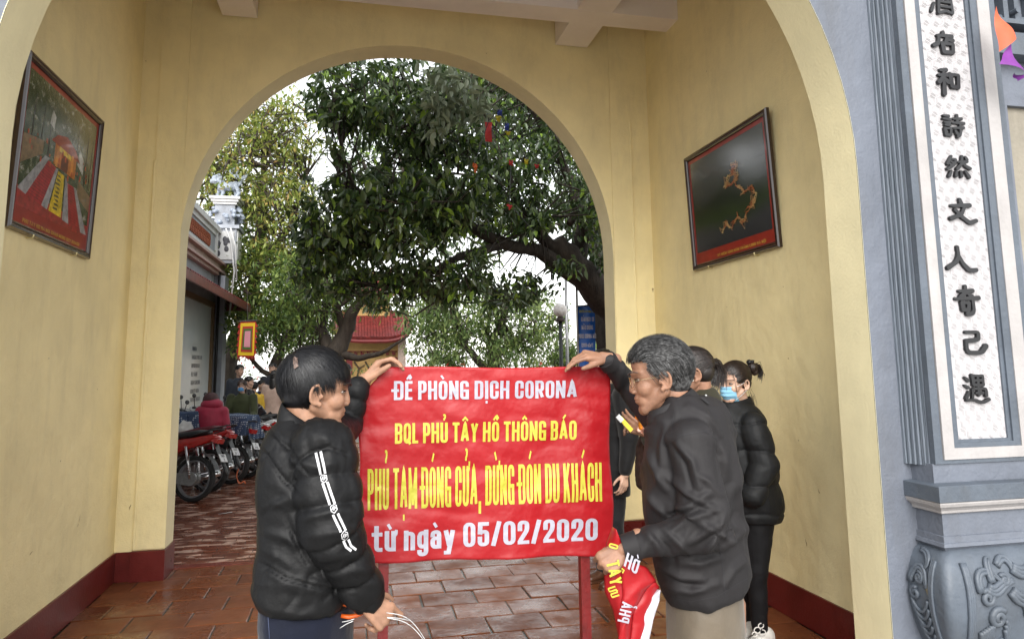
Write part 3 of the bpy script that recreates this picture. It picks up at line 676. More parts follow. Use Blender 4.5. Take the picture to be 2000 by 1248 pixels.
# threshold strip
mb = MB().bx(XL-.2, XR+.2, YF1+.002, YF1+.108, -.03, .006); mb.build('threshold_strip', wetmat('wet red threshold', (.14, .035, .025), (.24, .08, .06), .08, .3, 0, .2, coat=.4), court)
mb = MB().bx(-60, 60, 16, 30, -.12, -.02).bx(-60, -9, YF1, 16, -.12, -.02).bx(8, 60, YF1, 16, -.12, -.02)
tag(mb.build('ground', FORE), kind='structure')
WATER = mat('pale lake water', (.30, .34, .36), .12, .1, .3, .3, 1.5)
mb = MB().add([(-1500, 30, -.5), (1500, 30, -.5), (1500, 2500, -.5), (-1500, 2500, -.5)], [(0, 1, 2, 3)]); tag(mb.build('lake', WATER), kind='structure')
mb = MB().bx(-60, 60, 29.9, 30.1, -.6, -.02); tag(mb.build('lake_bank', GREY), kind='structure')

# ---------------------------------------------------------------- two framed pictures
FRW = mat('dark lacquered frame wood', (.028, .010, .007), .25, .2, 12, coat=.5, stretch=(1, 4, 4))
RMAT = mat('red picture mount', (.30, .025, .015), .3, .1, 8, coat=.5)
GOLD = mat('gold print', (.55, .30, .05), .4)
HOOK = mat('brass hook', (.75, .65, .35), .3, metal=.8)
def picture(label, corner_a, corner_b, inward, paint, mtop):
    """corner_a/b: the two bottom corners (y,z) on the wall plane; built in local coords: x along wall, y out of wall, z up"""
    X_, ya, yb, z0, z1 = corner_a
    root = empty('framed_picture', (X_, (ya+yb)/2, z0), inward, label, 'picture')
    W, H = abs(yb-ya), z1-z0
    tilt = Matrix.Rotation(radians(corner_b), 3, 'X')
    def fix(o): o.rotation_euler = (radians(corner_b), 0, 0); return o
    mb = MB(); e = .045
    for k, (w, d0, d1) in enumerate([(.0, .0, .022), (.010, .0, .034), (.026, .0, .028)]):
        ww = e-w
    prof = [(0, 0), (0, .022), (.008, .032), (.018, .034), (.024, .028), (.034, .028), (.040, .020), (e, .018), (e, 0)]
    cs = [(-W/2, 0, 1, 1), (W/2, 0, -1, 1), (W/2, H, -1, -1), (-W/2, H, 1, -1)]
    n = len(prof)
    vs = []
    for (cx, cz, sx, sz) in cs:
        for a, d in prof: vs.append((cx+sx*a, -d, cz+sz*a))
    mb.add(vs, [(c*n+k, ((c+1) % 4)*n+k, ((c+1) % 4)*n+k+1, c*n+k+1) for c in range(4) for k in range(n-1)])
    fix(mb.build('frame', FRW, root, fixn=True))
    fix(MB().bx(-W/2+e-.004, W/2-e+.004, -.012, -.004, e-.004, H-e+.004).build('mount', RMAT, root))
    paint(root, W, H, e, fix)
    mb = MB()
    for x in (-W*.27, W*.27): mb.tube([(x, -.002, -.012), (x, -.036, -.012), (x, -.040, .006)], .004, 6)
    mb.build('hook', HOOK, root)
    mb = MB()
    for x in (-W*.27, W*.27): mb.tube([(x, -.012, H+.03), (x, -.03, H+.025), (x, -.035, H-.002)], .003, 6)
    mb.build('hook', HOOK, root)
    return root
def glossmat(name, build):
    M = bpy.data.materials.new(name); M.use_nodes = True; b = M.node_tree.nodes['Principled BSDF']; b.inputs['Roughness'].default_value = .25; b.inputs['Coat Weight'].default_value = 1; b.inputs['Coat Roughness'].default_value = .07
    col = build(M.node_tree); M.node_tree.links.new(col, b.inputs['Base Color'])
    nt = M.node_tree; n = nt.nodes.new('ShaderNodeTexNoise'); n.inputs['Scale'].default_value = 60; bp = nt.nodes.new('ShaderNodeBump'); bp.inputs['Strength'].default_value = .18; bp.inputs['Distance'].default_value = .003
    tc = nt.nodes.new('ShaderNodeTexCoord'); nt.links.new(tc.outputs['Object'], n.inputs['Vector']); nt.links.new(n.outputs[0], bp.inputs['Height']); nt.links.new(bp.outputs[0], b.inputs['Coat Normal'])
    return M
def ramp(nt, src, stops):
    r = nt.nodes.new('ShaderNodeValToRGB'); nt.links.new(src, r.inputs[0])
    while len(r.color_ramp.elements) < len(stops): r.color_ramp.elements.new(.5)
    for e, (p, c) in zip(r.color_ramp.elements, stops): e.position = p; e.color = (*c, 1)
    return r.outputs[0]
def temple_print(nt):
    tc = nt.nodes.new('ShaderNodeTexCoord'); n = nt.nodes.new('ShaderNodeTexNoise'); n.inputs['Scale'].default_value = 22; n.inputs['Detail'].default_value = 8; n.inputs['Roughness'].default_value = .75
    nt.links.new(tc.outputs['Object'], n.inputs['Vector'])
    return ramp(nt, n.outputs[0], [(.35, (.012, .02, .008)), (.48, (.05, .07, .03)), (.56, (.12, .13, .07)), (.66, (.45, .45, .42))])
def smoke_print(nt):
    tc = nt.nodes.new('ShaderNodeTexCoord'); s = nt.nodes.new('ShaderNodeSeparateXYZ'); nt.links.new(tc.outputs['Object'], s.inputs[0])
    n = nt.nodes.new('ShaderNodeTexNoise'); n.inputs['Scale'].default_value = 2.5; nt.links.new(tc.outputs['Object'], n.inputs['Vector'])
    a = nt.nodes.new('ShaderNodeMath'); a.operation = 'MULTIPLY_ADD'; a.inputs[1].default_value = .25; nt.links.new(n.outputs[0], a.inputs[0]); nt.links.new(s.outputs[2], a.inputs[2])
    return ramp(nt, a.outputs[0], [(.15, (.016, .017, .024)), (.36, (.045, .045, .052)), (.48, (.030, .048, .018)), (.60, (.024, .030, .020)), (.72, (.055, .060, .060)), (.95, (.085, .090, .088))])
def flat(mb, poly, d): mb.add([(a, -d, b) for a, b in poly], [tuple(range(len(poly)))])
def paint_left(root, W, H, e, fix):
    i = e+.03; x0, x1, z0, z1 = -W/2+i, W/2-i, i+.06, H-i
    fix(MB().add([(x0, -.0125, z0), (x1, -.0125, z0), (x1, -.0125, z1), (x0, -.0125, z1)], [(0, 1, 2, 3)]).build('photo_print', glossmat('printed trees', temple_print), root))
    w, h = x1-x0, z1-z0
    P_ = lambda pts: [(x0+a*w, z0+b*h) for a, b in pts]
    def pc(name, col, polys, d=.013, r=.3):
        mb = MB()
        for k, p in enumerate(polys): flat(mb, P_(p), d+k*.0001)
        fix(mb.build(name, mat('print '+name, col, r, .25, 30, coat=.5), root))
    lp = lambda p, q, t: (p[0]+(q[0]-p[0])*t, p[1]+(q[1]-p[1])*t)
    pc('painted_sky_gap', (.55, .56, .54), [[(.30, .72), (.36, .70), (.37, .80), (.32, .84)]], .0129)
    pc('painted_sky_gap', (.55, .56, .54), [[(.74, .56), (.84, .50), (.84, .62), (.76, .70)]], .0129)
    pc('painted_red_ground', (.34, .03, .025), [[(0, 0), (1, 0), (1, .10), (0, .14)]])
    for q in ([(.0, .12), (.1, .10), (.34, .46), (.28, .46)], [(.30, .08), (.38, .07), (.47, .42), (.44, .42)], [(.6, .05), (.7, .04), (.62, .36), (.585, .40)], [(.90, .02), (1, .02), (.76, .36), (.72, .36)]): pc('painted_stone_steps', (.33, .33, .35), [q], .0136)
    for q in ([(.10, .10), (.30, .08), (.44, .42), (.33, .44)], [(.70, .04), (.90, .02), (.72, .36), (.62, .36)]):
        pc('painted_red_carpet', (.36, .02, .025), [q], .0132)
        for k in range(1, 15):
            t = k/15; A_, B_ = lp(q[0], q[3], t), lp(q[1], q[2], t); A2, B2 = lp(q[0], q[3], t+.014), lp(q[1], q[2], t+.014)
            fixo = pc('painted_step_edge', (.16, .01, .015), [[A_, B_, B2, A2]], .0134)
    pc('painted_banner', (.66, .48, .02), [[(.40, .07), (.58, .06), (.565, .40), (.475, .41)]], .0134)
    for k in range(9): pc('painted_banner_figure', (.10, .08, .02), [[(.45+.02*(k % 3), .10+.033*k), (.52+.01*(k % 2), .10+.033*k), (.51, .118+.033*k), (.455, .115+.033*k)]], .0137)
    pc('painted_gate_building', (.50, .17, .03), [[(.40, .44), (.72, .42), (.72, .60), (.40, .62)]], .0130)
    pc('painted_gate_roof', (.30, .06, .03), [[(.34, .61), (.78, .58), (.70, .66), (.56, .72), (.42, .68)]], .0131)
    pc('painted_gate_sign', (.70, .50, .05), [[(.46, .565), (.66, .55), (.66, .59), (.46, .605)]], .0133)
    pc('painted_gate_opening', (.14, .03, .01), [[(.50, .43), (.60, .43), (.60, .54), (.55, .56), (.50, .54)]], .0133)
    for x in (.42, .64): pc('painted_gate_pillar', (.62, .26, .05), [[(x, .43), (x+.035, .43), (x+.035, .6), (x, .6)]], .0134)
    pc('painted_side_wall', (.22, .15, .08), [[(0, .3), (.25, .46), (.25, .56), (0, .52)]], .0131); pc('painted_side_wall', (.22, .15, .08), [[(.78, .30), (1, .22), (1, .36), (.78, .44)]], .0131)
    rq = random.Random(9)
    for k in range(26):
        x, z_ = rq.uniform(.02, .97), rq.uniform(.40, .60)-.1*abs(rq.gauss(0, .3)); c_ = rq.choice([(.45, .08, .02), (.40, .12, .28), (.6, .45, .05), (.05, .20, .18), (.5, .5, .48)]); w2 = rq.uniform(.008, .022)
        pc('painted_flag', c_, [[(x, z_), (x+w2, z_), (x+w2, z_+w2*2.2), (x, z_+w2*2)]], .0138)
    for x, w2 in ((.08, .018), (.20, .012), (.30, .020), (.86, .02), (.94, .014), (.70, .012)): pc('painted_tree_trunk', (.03, .022, .015), [[(x, .42), (x+w2, .42), (x+w2*.3+.02, .86), (x+.02, .86)]], .0129)
    st, tw = text_strokes('PHU TAY HO HA NOI CHAO MUNG QUY KHACH', .022, space=.3); mb = MB(); s = w*.8/tw
    stroke_mesh(mb, st, lambda a, b, l: Vector((-W/2+i+w*.1+a*s, -.0145-l, e+.014+b))); fix(mb.build('caption', GOLD, root))
def paint_right(root, W, H, e, fix):
    i = e+.03; x0, x1, z0, z1 = -W/2+i, W/2-i, i+.06, H-i
    fix(MB().add([(x0, -.0125, z0), (x1, -.0125, z0), (x1, -.0125, z1), (x0, -.0125, z1)], [(0, 1, 2, 3)]).build('photo_print', glossmat('printed dusk cloud', smoke_print), root))
    w, h = x1-x0, z1-z0
    path = [(.60, .76), (.66, .72), (.58, .70), (.64, .66), (.52, .66), (.48, .58), (.62, .58), (.66, .66), (.62, .55), (.68, .50), (.72, .44), (.82, .46), (.86, .38), (.78, .28), (.84, .32), (.72, .22), (.66, .16), (.60, .24), (.52, .14), (.44, .20), (.38, .10)]
    rs_ = random.Random(3); mb = MB(); pts = []
    for a, b in zip(path, path[1:]):
        for k in range(6):
            t = k/6; pts.append(Vector((x0+(a[0]+(b[0]-a[0])*t+rs_.gauss(0, .008))*w, 0, z0+(a[1]+(b[1]-a[1])*t+rs_.gauss(0, .008))*h)))
    vs = []
    base_ = list(pts); pts = []
    for rep in range(4): pts += [p+Vector((rs_.gauss(0, .007)*rep, 0, rs_.gauss(0, .007)*rep)) for p in (base_ if rep % 2 == 0 else base_[::-1])]
    for k, p in enumerate(pts):
        d = pts[min(k+1, len(pts)-1)]-pts[max(0, k-1)]; d.normalize(); nx = Vector((-d.z, 0, d.x)); wd = (.002+.008*rs_.random())
        vs += [p+nx*wd*.5+Vector((0, -.0128-k*.00001, 0)), p-nx*wd*.5+Vector((0, -.0128-k*.00001, 0))]
    mb.add(vs, [(2*k, 2*k+1, 2*k+3, 2*k+2) for k in range(len(pts)-1)])
    fix(mb.build('glowing_cloud_print', mat('printed glowing cloud', (.34, .08, .015), .3, 0, 14, col2=(.62, .48, .22), mix=(.42, .66), coat=.8), root))
    st, tw = text_strokes('KỶ NIỆM 1000 NĂM THĂNG LONG HÀ NỘI', .022, space=.3); mb = MB(); s = w*.62/tw
    stroke_mesh(mb, st, lambda a, b, l: Vector((x0+w*.3+a*s, -.0145-l, e+.014+b))); fix(mb.build('caption', GOLD, root))
picture('dark framed colour print of temple steps with red carpets, on the left passage wall', (XL, 4.04, 5.20, 2.333, 3.295), 2.0, pi/2, paint_left, 0)
picture('dark framed glossy print of a fiery cloud, on the right passage wall', (XR, 4.11, 5.33, 2.35, 3.30), 2.5, -pi/2, paint_right, 0)

# scuffs and small chips in the plaster
SCF = mat('scuffed plaster', (.33, .24, .11), .8, .3, 40)
rs_ = random.Random(4)
def scuff(c, u, v, n, L_, W_, ang):
    mb = MB(); k = 12; pts = []
    for i in range(k):
        a = 2*pi*i/k; rr_ = 1+.35*sin(3*a+ang*7)+.2*rs_.uniform(-1, 1); x, y = cos(a)*L_*rr_, sin(a)*W_*rr_; pts.append((x*cos(ang)-y*sin(ang), x*sin(ang)+y*cos(ang)))
    mb.add([Vector(c)+Vector(u)*a+Vector(v)*b+Vector(n)*.0012 for a, b in pts], [tuple(range(k))]); mb.build('scuff', SCF, gate)
for px, py, L_, W_, an in ((155, 1013, .022, .003, 1.2), (152, 1025, .012, .003, .8), (118, 900, .006, .004, 0), (60, 1080, .02, .003, .3), (190, 760, .005, .004, 0), (95, 700, .004, .004, 0)): scuff(atx(px, py, XL), (0, 1, 0), (0, 0, 1), (1, 0, 0), L_, W_, an)
for px, py, L_, W_, an in ((1540, 700, .006, .004, .4), (1600, 960, .014, .003, 1.0), (1560, 860, .007, .003, .2), (1575, 1060, .02, .004, 1.3), (1420, 600, .004, .003, 0), (1380, 140, .004, .004, 0), (1530, 560, .004, .003, 0)): scuff(atx(px, py, XR), (0, 1, 0), (0, 0, 1), (-1, 0, 0), L_, W_, an)
for px, py, L_, W_, an in ((254, 990, .018, .004, 1.3), (285, 120, .004, .004, 0), (1263, 107, .006, .01, 0), (1275, 566, .008, .02, 0), (330, 255, .003, .004, 0), (950, 105, .005, .003, 0)): scuff(at(px, py, YF0), (1, 0, 0), (0, 0, 1), (0, -1, 0), L_, W_, an)
# ================================================================ people
from mathutils.bvhtree import BVHTree
RTf = Vector((RT.x, RT.y, 0)).normalized(); FWf = Vector((FW.x, FW.y, 0)).normalized()
def skinmat(name, col): return mat(name, col, .52, .16, 20, .25, 190, sss=.06, spec=.4, bump2=.05, b2scale=40)
SK_A = skinmat('warm tan skin', (.33, .178, .112)); SK_B = skinmat('weathered brown skin', (.275, .142, .088)); SK_C = skinmat('fair skin', (.47, .295, .215))
def clothmat(name, col, rough=.7, bump2=.35, b2=14, sheen=.15, var=.12, stretch=(1, 1, 1), bump=.15, bs=260, crease=(.35, 7, (1, 1, 1.8))):
    return mat(name, col, rough, var, 7, bump, bs, crease=crease, spec=.5 if max(col) > .05 else (.42 if 'jacket' in name else .22), sheen=sheen, bump2=bump2*.35, b2scale=b2, stretch=stretch)
def sec(y, xl, xr, Y, dh, y2=None, n=None):
    a = at(xl, y, Y); b = at(xr, y2 if y2 is not None else y, Y)
    return ((a+b)/2, (b-a)/2, FWf*dh)
def frame(x, z):
    x = Vector(x).normalized(); z = Vector(z); z = (z-x*z.dot(x)).normalized(); return x, z
def hand_shape(mb, wrist, xdir, back, thumb, curls=(25, 30, 20), tcurl=20, s=1., spread=1., per=None, thumbdir=None, tlen=1.):
    """palm, four jointed fingers of unequal length and an opposable thumb"""
    x, z = frame(xdir, back); y = z.cross(x).normalized()
    if y.dot(Vector(thumb)) < 0: y = -y
    W = Vector(wrist); Pt = lambda a, b, c: W+(x*a+y*b+z*c)*s
    mb.cap(Pt(-.05, 0, 0), Pt(.01, 0, 0), .026*s, .025*s)
    for b0, b1, r in ((.013, .030, .0135), (.004, .010, .0145), (-.004, -.011, .014), (-.012, -.031, .012)):
        mb.cap(Pt(.005, b0, 0), Pt(.086-abs(b1)*.25, b1, .001), .016*s, r*s)
    base = [(.086, .031), (.091, .0105), (.087, -.0105), (.078, -.031)]
    lens = [(.044, .026, .020), (.049, .030, .021), (.045, .028, .020), (.035, .021, .018)]
    for i in range(4):
        c = per[i] if per else curls
        p = Pt(base[i][0], base[i][1], .001); ang = 0; r = [.0098, .0092, .0082, .0068]; r = [q*(1 if i < 3 else .88) for q in r]
        sp = (1.5-i)*.07*spread
        for j in range(3):
            ang += radians(c[j]); d = (x*cos(ang)-z*sin(ang)+y*sp).normalized(); q = p+d*lens[i][j]*s
            mb.cap(p, q, r[j]*s, r[j+1]*s, 10)
            if j < 2: mb.ell(q+z*.0012*s, (r[j+1]*1.08*s,)*3, None, 8, 6)
            p = q
    td = Vector(thumbdir).normalized() if thumbdir else (x*.62+y*.62-z*.45).normalized()
    p0 = Pt(.012, .018, -.006); p1 = p0+td*.042*s*tlen; t2 = (td+(x*.8-y*.5)*radians(tcurl)).normalized(); p2 = p1+t2*.034*s*tlen
    t3 = (t2+(x*.7-y*.6)*radians(tcurl)).normalized(); p3 = p2+t3*.026*s*tlen
    mb.cap(p0, p1, .017*s, .0125*s); mb.cap(p1, p2, .0125*s, .0112*s); mb.cap(p2, p3, .0115*s, .0085*s)
    return p3
def nails(mb, pts):
    for p, n, u, w, l in pts:
        n, u = Vector(n).normalized(), Vector(u).normalized(); v = n.cross(u).normalized()
        mb.add([Vector(p)+u*l*cos(a)+v*w*sin(a)+n*.0005 for a in [2*pi*k/10 for k in range(10)]], [tuple(range(10))])
def head_shape(mb, o, R, s=1., fem=False, neck=True, jaw=1., ear=True, age=0, neckdir=None):
    T = lambda x, y, z: Vector(o)+R @ (Vector((x, y, z))*s)
    E = lambda c, r, q=None: mb.ell(T(*c), tuple(k*s for k in r), R @ q if q is not None else R, 22, 14)
    E((0, -.014, .036), (.074, .095, .078)); E((0, -.045, .01), (.066, .056, .066)); E((0, .022, .012), (.066, .062, .064))
    E((0, .032, -.035), (.055, .052, .055)); E((0, .028, -.068), (.050*jaw, .052, .040)); E((0, .064, -.093), (.025, .021, .020))
    for sx in (-1, 1):
        mb.cap(T(sx*.053, -.005, -.045), T(sx*.02, .062, -.092), .018*s*jaw, .018*s)          # jaw line
        E((sx*.036, .050, -.024), (.028, .030, .030)); mb.cap(T(sx*.012, .080, .024), T(sx*.048, .056, .026), .0095*s, .009*s)   # cheek, brow
        E((sx*.0135, .088, -.032), (.009, .010, .008))                                     # nostril wing
        E((sx*.020, .058, -.062), (.022, .024, .028))
        if ear:
            q = Matrix.Rotation(sx*radians(18), 3, 'Z') @ Matrix.Rotation(radians(-10), 3, 'X')
            pts = []
            for k in range(11):
                a = radians(-60+k*27); pts.append(T(sx*(.077+.008*sin(k/10*pi)), -.012-.0165*sin(a), -.008+.028*cos(a)))
            mb.chain(pts, [.0052*s]*11, 8)
            E((sx*.076, -.008, -.010), (.0035, .015, .025), q); E((sx*.077, .002, -.036), (.0055, .0075, .0085))
            E((sx*.078, .006, -.012), (.004, .004, .007))
    mb.cap(T(0, .080, .018), T(0, .091, -.020), .0080*s, .0105*s); E((0, .0925, -.027), (.0112, .0100, .0090)); E((0, .040, .050), (.052, .042, .040))
    mb.cap(T(-.016, .081, -.0545), T(.016, .081, -.0545), .0068*s, .0068*s); mb.cap(T(-.014, .079, -.066), T(.014, .079, -.066), .0076*s, .0076*s)
    E((0, .070, -.058), (.028, .022, .020))
    if neck:
        nd = T(0, -.035, -.06); e = Vector(neckdir) if neckdir else T(0, -.055, -.17)
        mb.cap(nd, e, .050*s*(.88 if fem else 1), .056*s*(.86 if fem else 1), 18)
        mb.cap(T(0, .005, -.075), e+R @ Vector((0, .02, .0)), .032*s, .04*s)
def eye_dents(o, R, s, depth=.006):
    Ri = np.array(R.transposed()); oo = np.array(o)
    Rn = np.array(R)
    def f(co, no):
        l = (co-oo) @ Ri.T / s
        for sx in (-1, 1):
            d2 = ((l[:, 0]-sx*.031)/.017)**2+((l[:, 2]-.004)/.011)**2
            m_ = (l[:, 1] > .03); w = np.exp(-d2)*m_
            co = co - (w*depth*s)[:, None]*(Rn @ np.array([0, 1, 0]))[None, :]
            # concha of the ear
            d3 = ((l[:, 1]+.006)/.008)**2+((l[:, 2]+.010)/.012)**2
            m3 = (l[:, 0]*sx > .070); w3 = np.exp(-d3)*m3
            co = co - (w3*.003*s)[:, None]*(Rn @ np.array([sx, 0, 0]))[None, :]
        # groove between the lips
        d4 = ((l[:, 2]+.0605)/.0026)**2+(l[:, 0]/.026)**4; w = np.exp(-d4)*(l[:, 1] > .06)
        co = co - (w*.0035*s)[:, None]*(Rn @ np.array([0, 1, 0]))[None, :]
        return co
    return f
EYEW = mat('eye white', (.36, .31, .28), .25); EYED = mat('dark iris and lashes', (.018, .012, .009), .25); LIP = mat('lip skin', (.27, .115, .085), .5, .1, 40, sss=.1); BROWM = mat('eyebrow hair', (.02, .016, .014), .6)
def face_bits(root, o, R, s, lips=True, brow=True, lid=.5, brow_m=None, lipc=None):
    T = lambda x, y, z: Vector(o)+R @ (Vector((x, y, z))*s)
    for sx in (-1, 1):
        mb = MB(); n = 12
        mb.ell(T(sx*.031, .068, .003), (.0120*s, .0110*s, .0040*s), R, 14, 8); mb.build('eye', EYEW, root, smooth=True)
        mb = MB().ell(T(sx*.031, .0735, .003), (.0056*s, .0066*s, .0044*s), R, 10, 6); mb.build('iris', EYED, root, smooth=True)
        mb = MB(); pts = [T(sx*(.031+.0165*t), .0795-.006*t*t-.004*abs(t), .0040+.0036*(1-t*t)) for t in [k/5-1 for k in range(11)]]
        mb.tube(pts, [.0012*s+.0012*s*(1-abs(k/5-1)) for k in range(11)], 5); mb.build('lash_line', EYED, root)
        if brow:
            mb = MB(); pts = [T(sx*(.014+.040*t), .0945-.028*t*t, .0225+.008*sin(t*pi*.8)) for t in [k/8 for k in range(9)]]
            mb.tube(pts, [.0035*s*(.5+.5*sin(pi*(.2+.75*k/8))) for k in range(9)], 6, flat=.5); mb.build('eyebrow', brow_m or BROWM, root, smooth=True)
    if lips:
        mb = MB()
        mb.tube([T(.021*t, .0868-.009*t*t, -.0555+.001*(1-t*t)) for t in [k/4-1 for k in range(9)]], [.0010*s+.0024*s*(1-(k/4-1)**2) for k in range(9)], 6)
        mb.tube([T(.019*t, .0850-.008*t*t, -.0650-.001*(1-t*t)) for t in [k/4-1 for k in range(9)]], [.0010*s+.0032*s*(1-(k/4-1)**2) for k in range(9)], 6)
        mb.build('lips', lipc or LIP, root, smooth=True)

def hairpiece(root, o, R, s, m, mask, comb, count=4000, length=.07, lift=.010, rad=(.080, .102, .088), cen=(0, -.014, .034), width=.0022, caps=(), seed=1, tips=.5, name='hair', wave=0.):
    rs_ = random.Random(seed); c = Vector(cen); rr = Vector(rad); mb = MB()
    T = lambda v: Vector(o)+R @ (v*s)
    def proj(p, k):
        q = Vector(((p.x-c.x)/rr.x, (p.y-c.y)/rr.y, (p.z-c.z)/rr.z)); q.normalize(); q *= k
        return Vector((c.x+q.x*rr.x, c.y+q.y*rr.y, c.z+q.z*rr.z))
    made = 0; tries = 0
    while made < count and tries < count*30:
        tries += 1
        q = Vector((rs_.gauss(0, 1), rs_.gauss(0, 1), rs_.gauss(0, 1))).normalized()
        p = Vector((c.x+q.x*rr.x, c.y+q.y*rr.y, c.z+q.z*rr.z))
        if not mask(p): continue
        made += 1
        n = 6; L = length*rs_.uniform(.5, 1.1)/n; k0 = 1+(rs_.uniform(0, lift) if rs_.random() < .94 else lift*1.12)/.09; pts = []
        cl = noise.noise(p*45+Vector((seed*9, 0, 0))); jit = Vector((rs_.gauss(0, .06), rs_.gauss(0, .05), rs_.gauss(0, .05)))+Vector((cl, -cl*.7, cl*.4))*.12
        for i in range(n+1):
            pts.append(proj(p, k0+(.02*i/n*(1+cl*2))))
            d = (comb(p)+jit); nq = (p-c); nq.normalize(); d = d-nq*d.dot(nq)
            if wave: d = d+Vector((sin(p.y*70+cl*6), 0, cos(p.y*60+p.x*50))) * wave
            if d.length < 1e-6: break
            p = p+d.normalized()*L
        vs = []
        for i, a in enumerate(pts):
            t = (pts[min(i+1, len(pts)-1)]-pts[max(0, i-1)]); nn = (a-c); wv = t.cross(nn)
            if wv.length < 1e-9: wv = Vector((1, 0, 0))
            wv.normalize(); w = width*(1-(1-tips*.2)*(i/len(pts))**1.6)*.5
            vs += [T(a+wv*w), T(a+nn.normalized()*w*.6), T(a-wv*w)]
        mb.add(vs, [f for i in range(len(pts)-1) for f in ((3*i, 3*i+1, 3*i+4, 3*i+3), (3*i+1, 3*i+2, 3*i+5, 3*i+4))])
    for cc, cr in caps: mb.ell(T(Vector(cc)), tuple(k*s for k in cr), R, 26, 16)
    return mb.build(name, m, root, smooth=True)
def project_on(ob, pts, off=.0015):
    bv = getattr(project_on, 'cache', {}).get(ob.name)
    if bv is None:
        me = ob.data; bv = BVHTree.FromPolygons([v.co.copy() for v in me.vertices], [tuple(p.vertices) for p in me.polygons]); project_on.cache = getattr(project_on, 'cache', {}); project_on.cache[ob.name] = bv
    out = []
    for px, py in pts:
        d = ray(px, py).normalized(); h = bv.ray_cast(CAM, d)
        if h[0] is not None: out.append((h[0]+h[1]*off*(1 if h[1].dot(d) < 0 else -1), h[1] if h[1].dot(d) < 0 else -h[1]))
    return out
def densify(pts, step=6):
    out = [pts[0]]
    for a, b in zip(pts, pts[1:]):
        n = max(1, int(hypot(b[0]-a[0], b[1]-a[1])/step))
        for k in range(1, n+1): out.append((a[0]+(b[0]-a[0])*k/n, a[1]+(b[1]-a[1])*k/n))
    return out
def sewn(mb, ob, pts, w, off=.0016, step=5):
    """a flat strip of width w lying on the garment along a path"""
    q = project_on(ob, densify(pts, step), off)
    if len(q) < 2: return
    vs = []
    for i, (p, n) in enumerate(q):
        t = q[min(i+1, len(q)-1)][0]-q[max(0, i-1)][0]; s_ = t.cross(n).normalized()*w/2; vs += [p+s_, p-s_]
    mb.add(vs, [(2*i, 2*i+1, 2*i+3, 2*i+2) for i in range(len(q)-1)])
def rot(fwd, pitch=0, roll=0):
    f_ = Vector((fwd[0], fwd[1], 0)).normalized(); r_ = Vector((f_.y, -f_.x, 0)); M = Matrix((r_, f_, Vector((0, 0, 1)))).transposed()
    return M @ Matrix.Rotation(radians(pitch), 3, 'X') @ Matrix.Rotation(radians(roll), 3, 'Y')
def shoe(root, p, fwd, m, L=.27, sole=None, h=.075, name='shoe'):
    f_ = Vector((fwd[0], fwd[1], 0)).normalized(); r_ = Vector((f_.y, -f_.x, 0)); p = Vector(p); M = Matrix((r_, f_, Vector((0, 0, 1)))).transposed()
    mb = MB(); T = lambda x, y, z: p+M @ Vector((x, y, z))
    mb.loft([(T(0, -L*.33, .05), M @ Vector((.034, 0, 0)), M @ Vector((0, .0, .045))), (T(0, -L*.2, .055), M @ Vector((.040, 0, 0)), M @ Vector((0, 0, .055))), (T(0, 0, .05), M @ Vector((.042, 0, 0)), M @ Vector((0, 0, .05))),
             (T(0, L*.25, .034), M @ Vector((.047, 0, 0)), M @ Vector((0, 0, .034))), (T(0, L*.5, .028), M @ Vector((.043, 0, 0)), M @ Vector((0, 0, .026))), (T(0, L*.64, .022), M @ Vector((.026, 0, 0)), M @ Vector((0, 0, .018)))], 18)
    o_ = blob(name, mb, m, root, .005, 2)
    mb = MB(); prof = [(-.034, -.35), (-.044, -.1), (-.048, .25), (-.042, .52), (-.02, .67), (.02, .67), (.042, .52), (.048, .25), (.044, -.1), (.034, -.35), (0, -.40)]
    mb.prism([(a, b*L) for a, b in prof], T(0, 0, 0), M @ Vector((1, 0, 0)), M @ Vector((0, 1, 0)), (0, 0, .016)); mb.build('sole', sole or m, o_, fixn=True)
    return o_

# ---------------------------------------------------------------- man on the left
YA = 2.13
manA = empty('person', atz(600, 1248).to_2d().to_3d()*0+Vector((-.24, YA, 0)), 0, 'man in black puffer jacket with white sleeve stripes, left of the red notice', 'person')
inv = Vector(manA.location)
def under(root, objs):
    for o in objs:
        if o is None: continue
        o.parent = root; o.matrix_parent_inverse = Matrix.Translation(-Vector(root.location))
def adopt(root):
    """children were built in place: keep them there under the root standing at the feet"""
    for o in list(root.children): o.matrix_parent_inverse = Matrix.Translation(-Vector(root.location)) @ Matrix.Identity(4)
RA = rot((.985, .17), -6, 3); oA = at(620, 762, 2.17); sA = .965
bmA = MB(); head_shape(bmA, oA, RA, sA, jaw=1.1, neckdir=at(603, 838, 2.17))
secsA = [(806, 560, 640, .050, 842), (822, 541, 660, .082, 856), (842, 524, 676, .110, 868), (868, 511, 690, .128, 884), (910, 504, 696, .142), (960, 503, 698, .150), (1020, 505, 700, .150), (1065, 506, 702, .150), (1100, 498, 706, .160), (1140, 494, 704, .166), (1163, 502, 700, .162), (1176, 508, 692, .150)]
bmA.loft([sec(q[0], q[1]+26, q[2]-26, YA, q[3]-.035) for q in secsA if q[0] > 880])
shR, elR, wrR = at(632, 880, 2.02), at(648, 1030, 1.98), at(716, 1165, 2.04)
shL, elL, wrL = at(640, 850, 2.28), at(676, 838, 2.44), at(698, 758, 2.44)
bmA.chain([shR, elR, wrR], [.05, .04, .028]); bmA.chain([shL, elL, wrL], [.045, .035, .028])
hipA = sec(1180, 520, 680, YA, .12)[0]
for sx in (-1, 1): bmA.chain([hipA+RTf*sx*.05+Vector((0, 0, -.06)), Vector((hipA.x+sx*.07, YA, .45)), Vector((hipA.x+sx*.075, YA, .09))], [.065, .05, .038])
bmA.cap(hipA+Vector((0, 0, .05)), hipA+Vector((0, 0, -.07)), .09, .09)
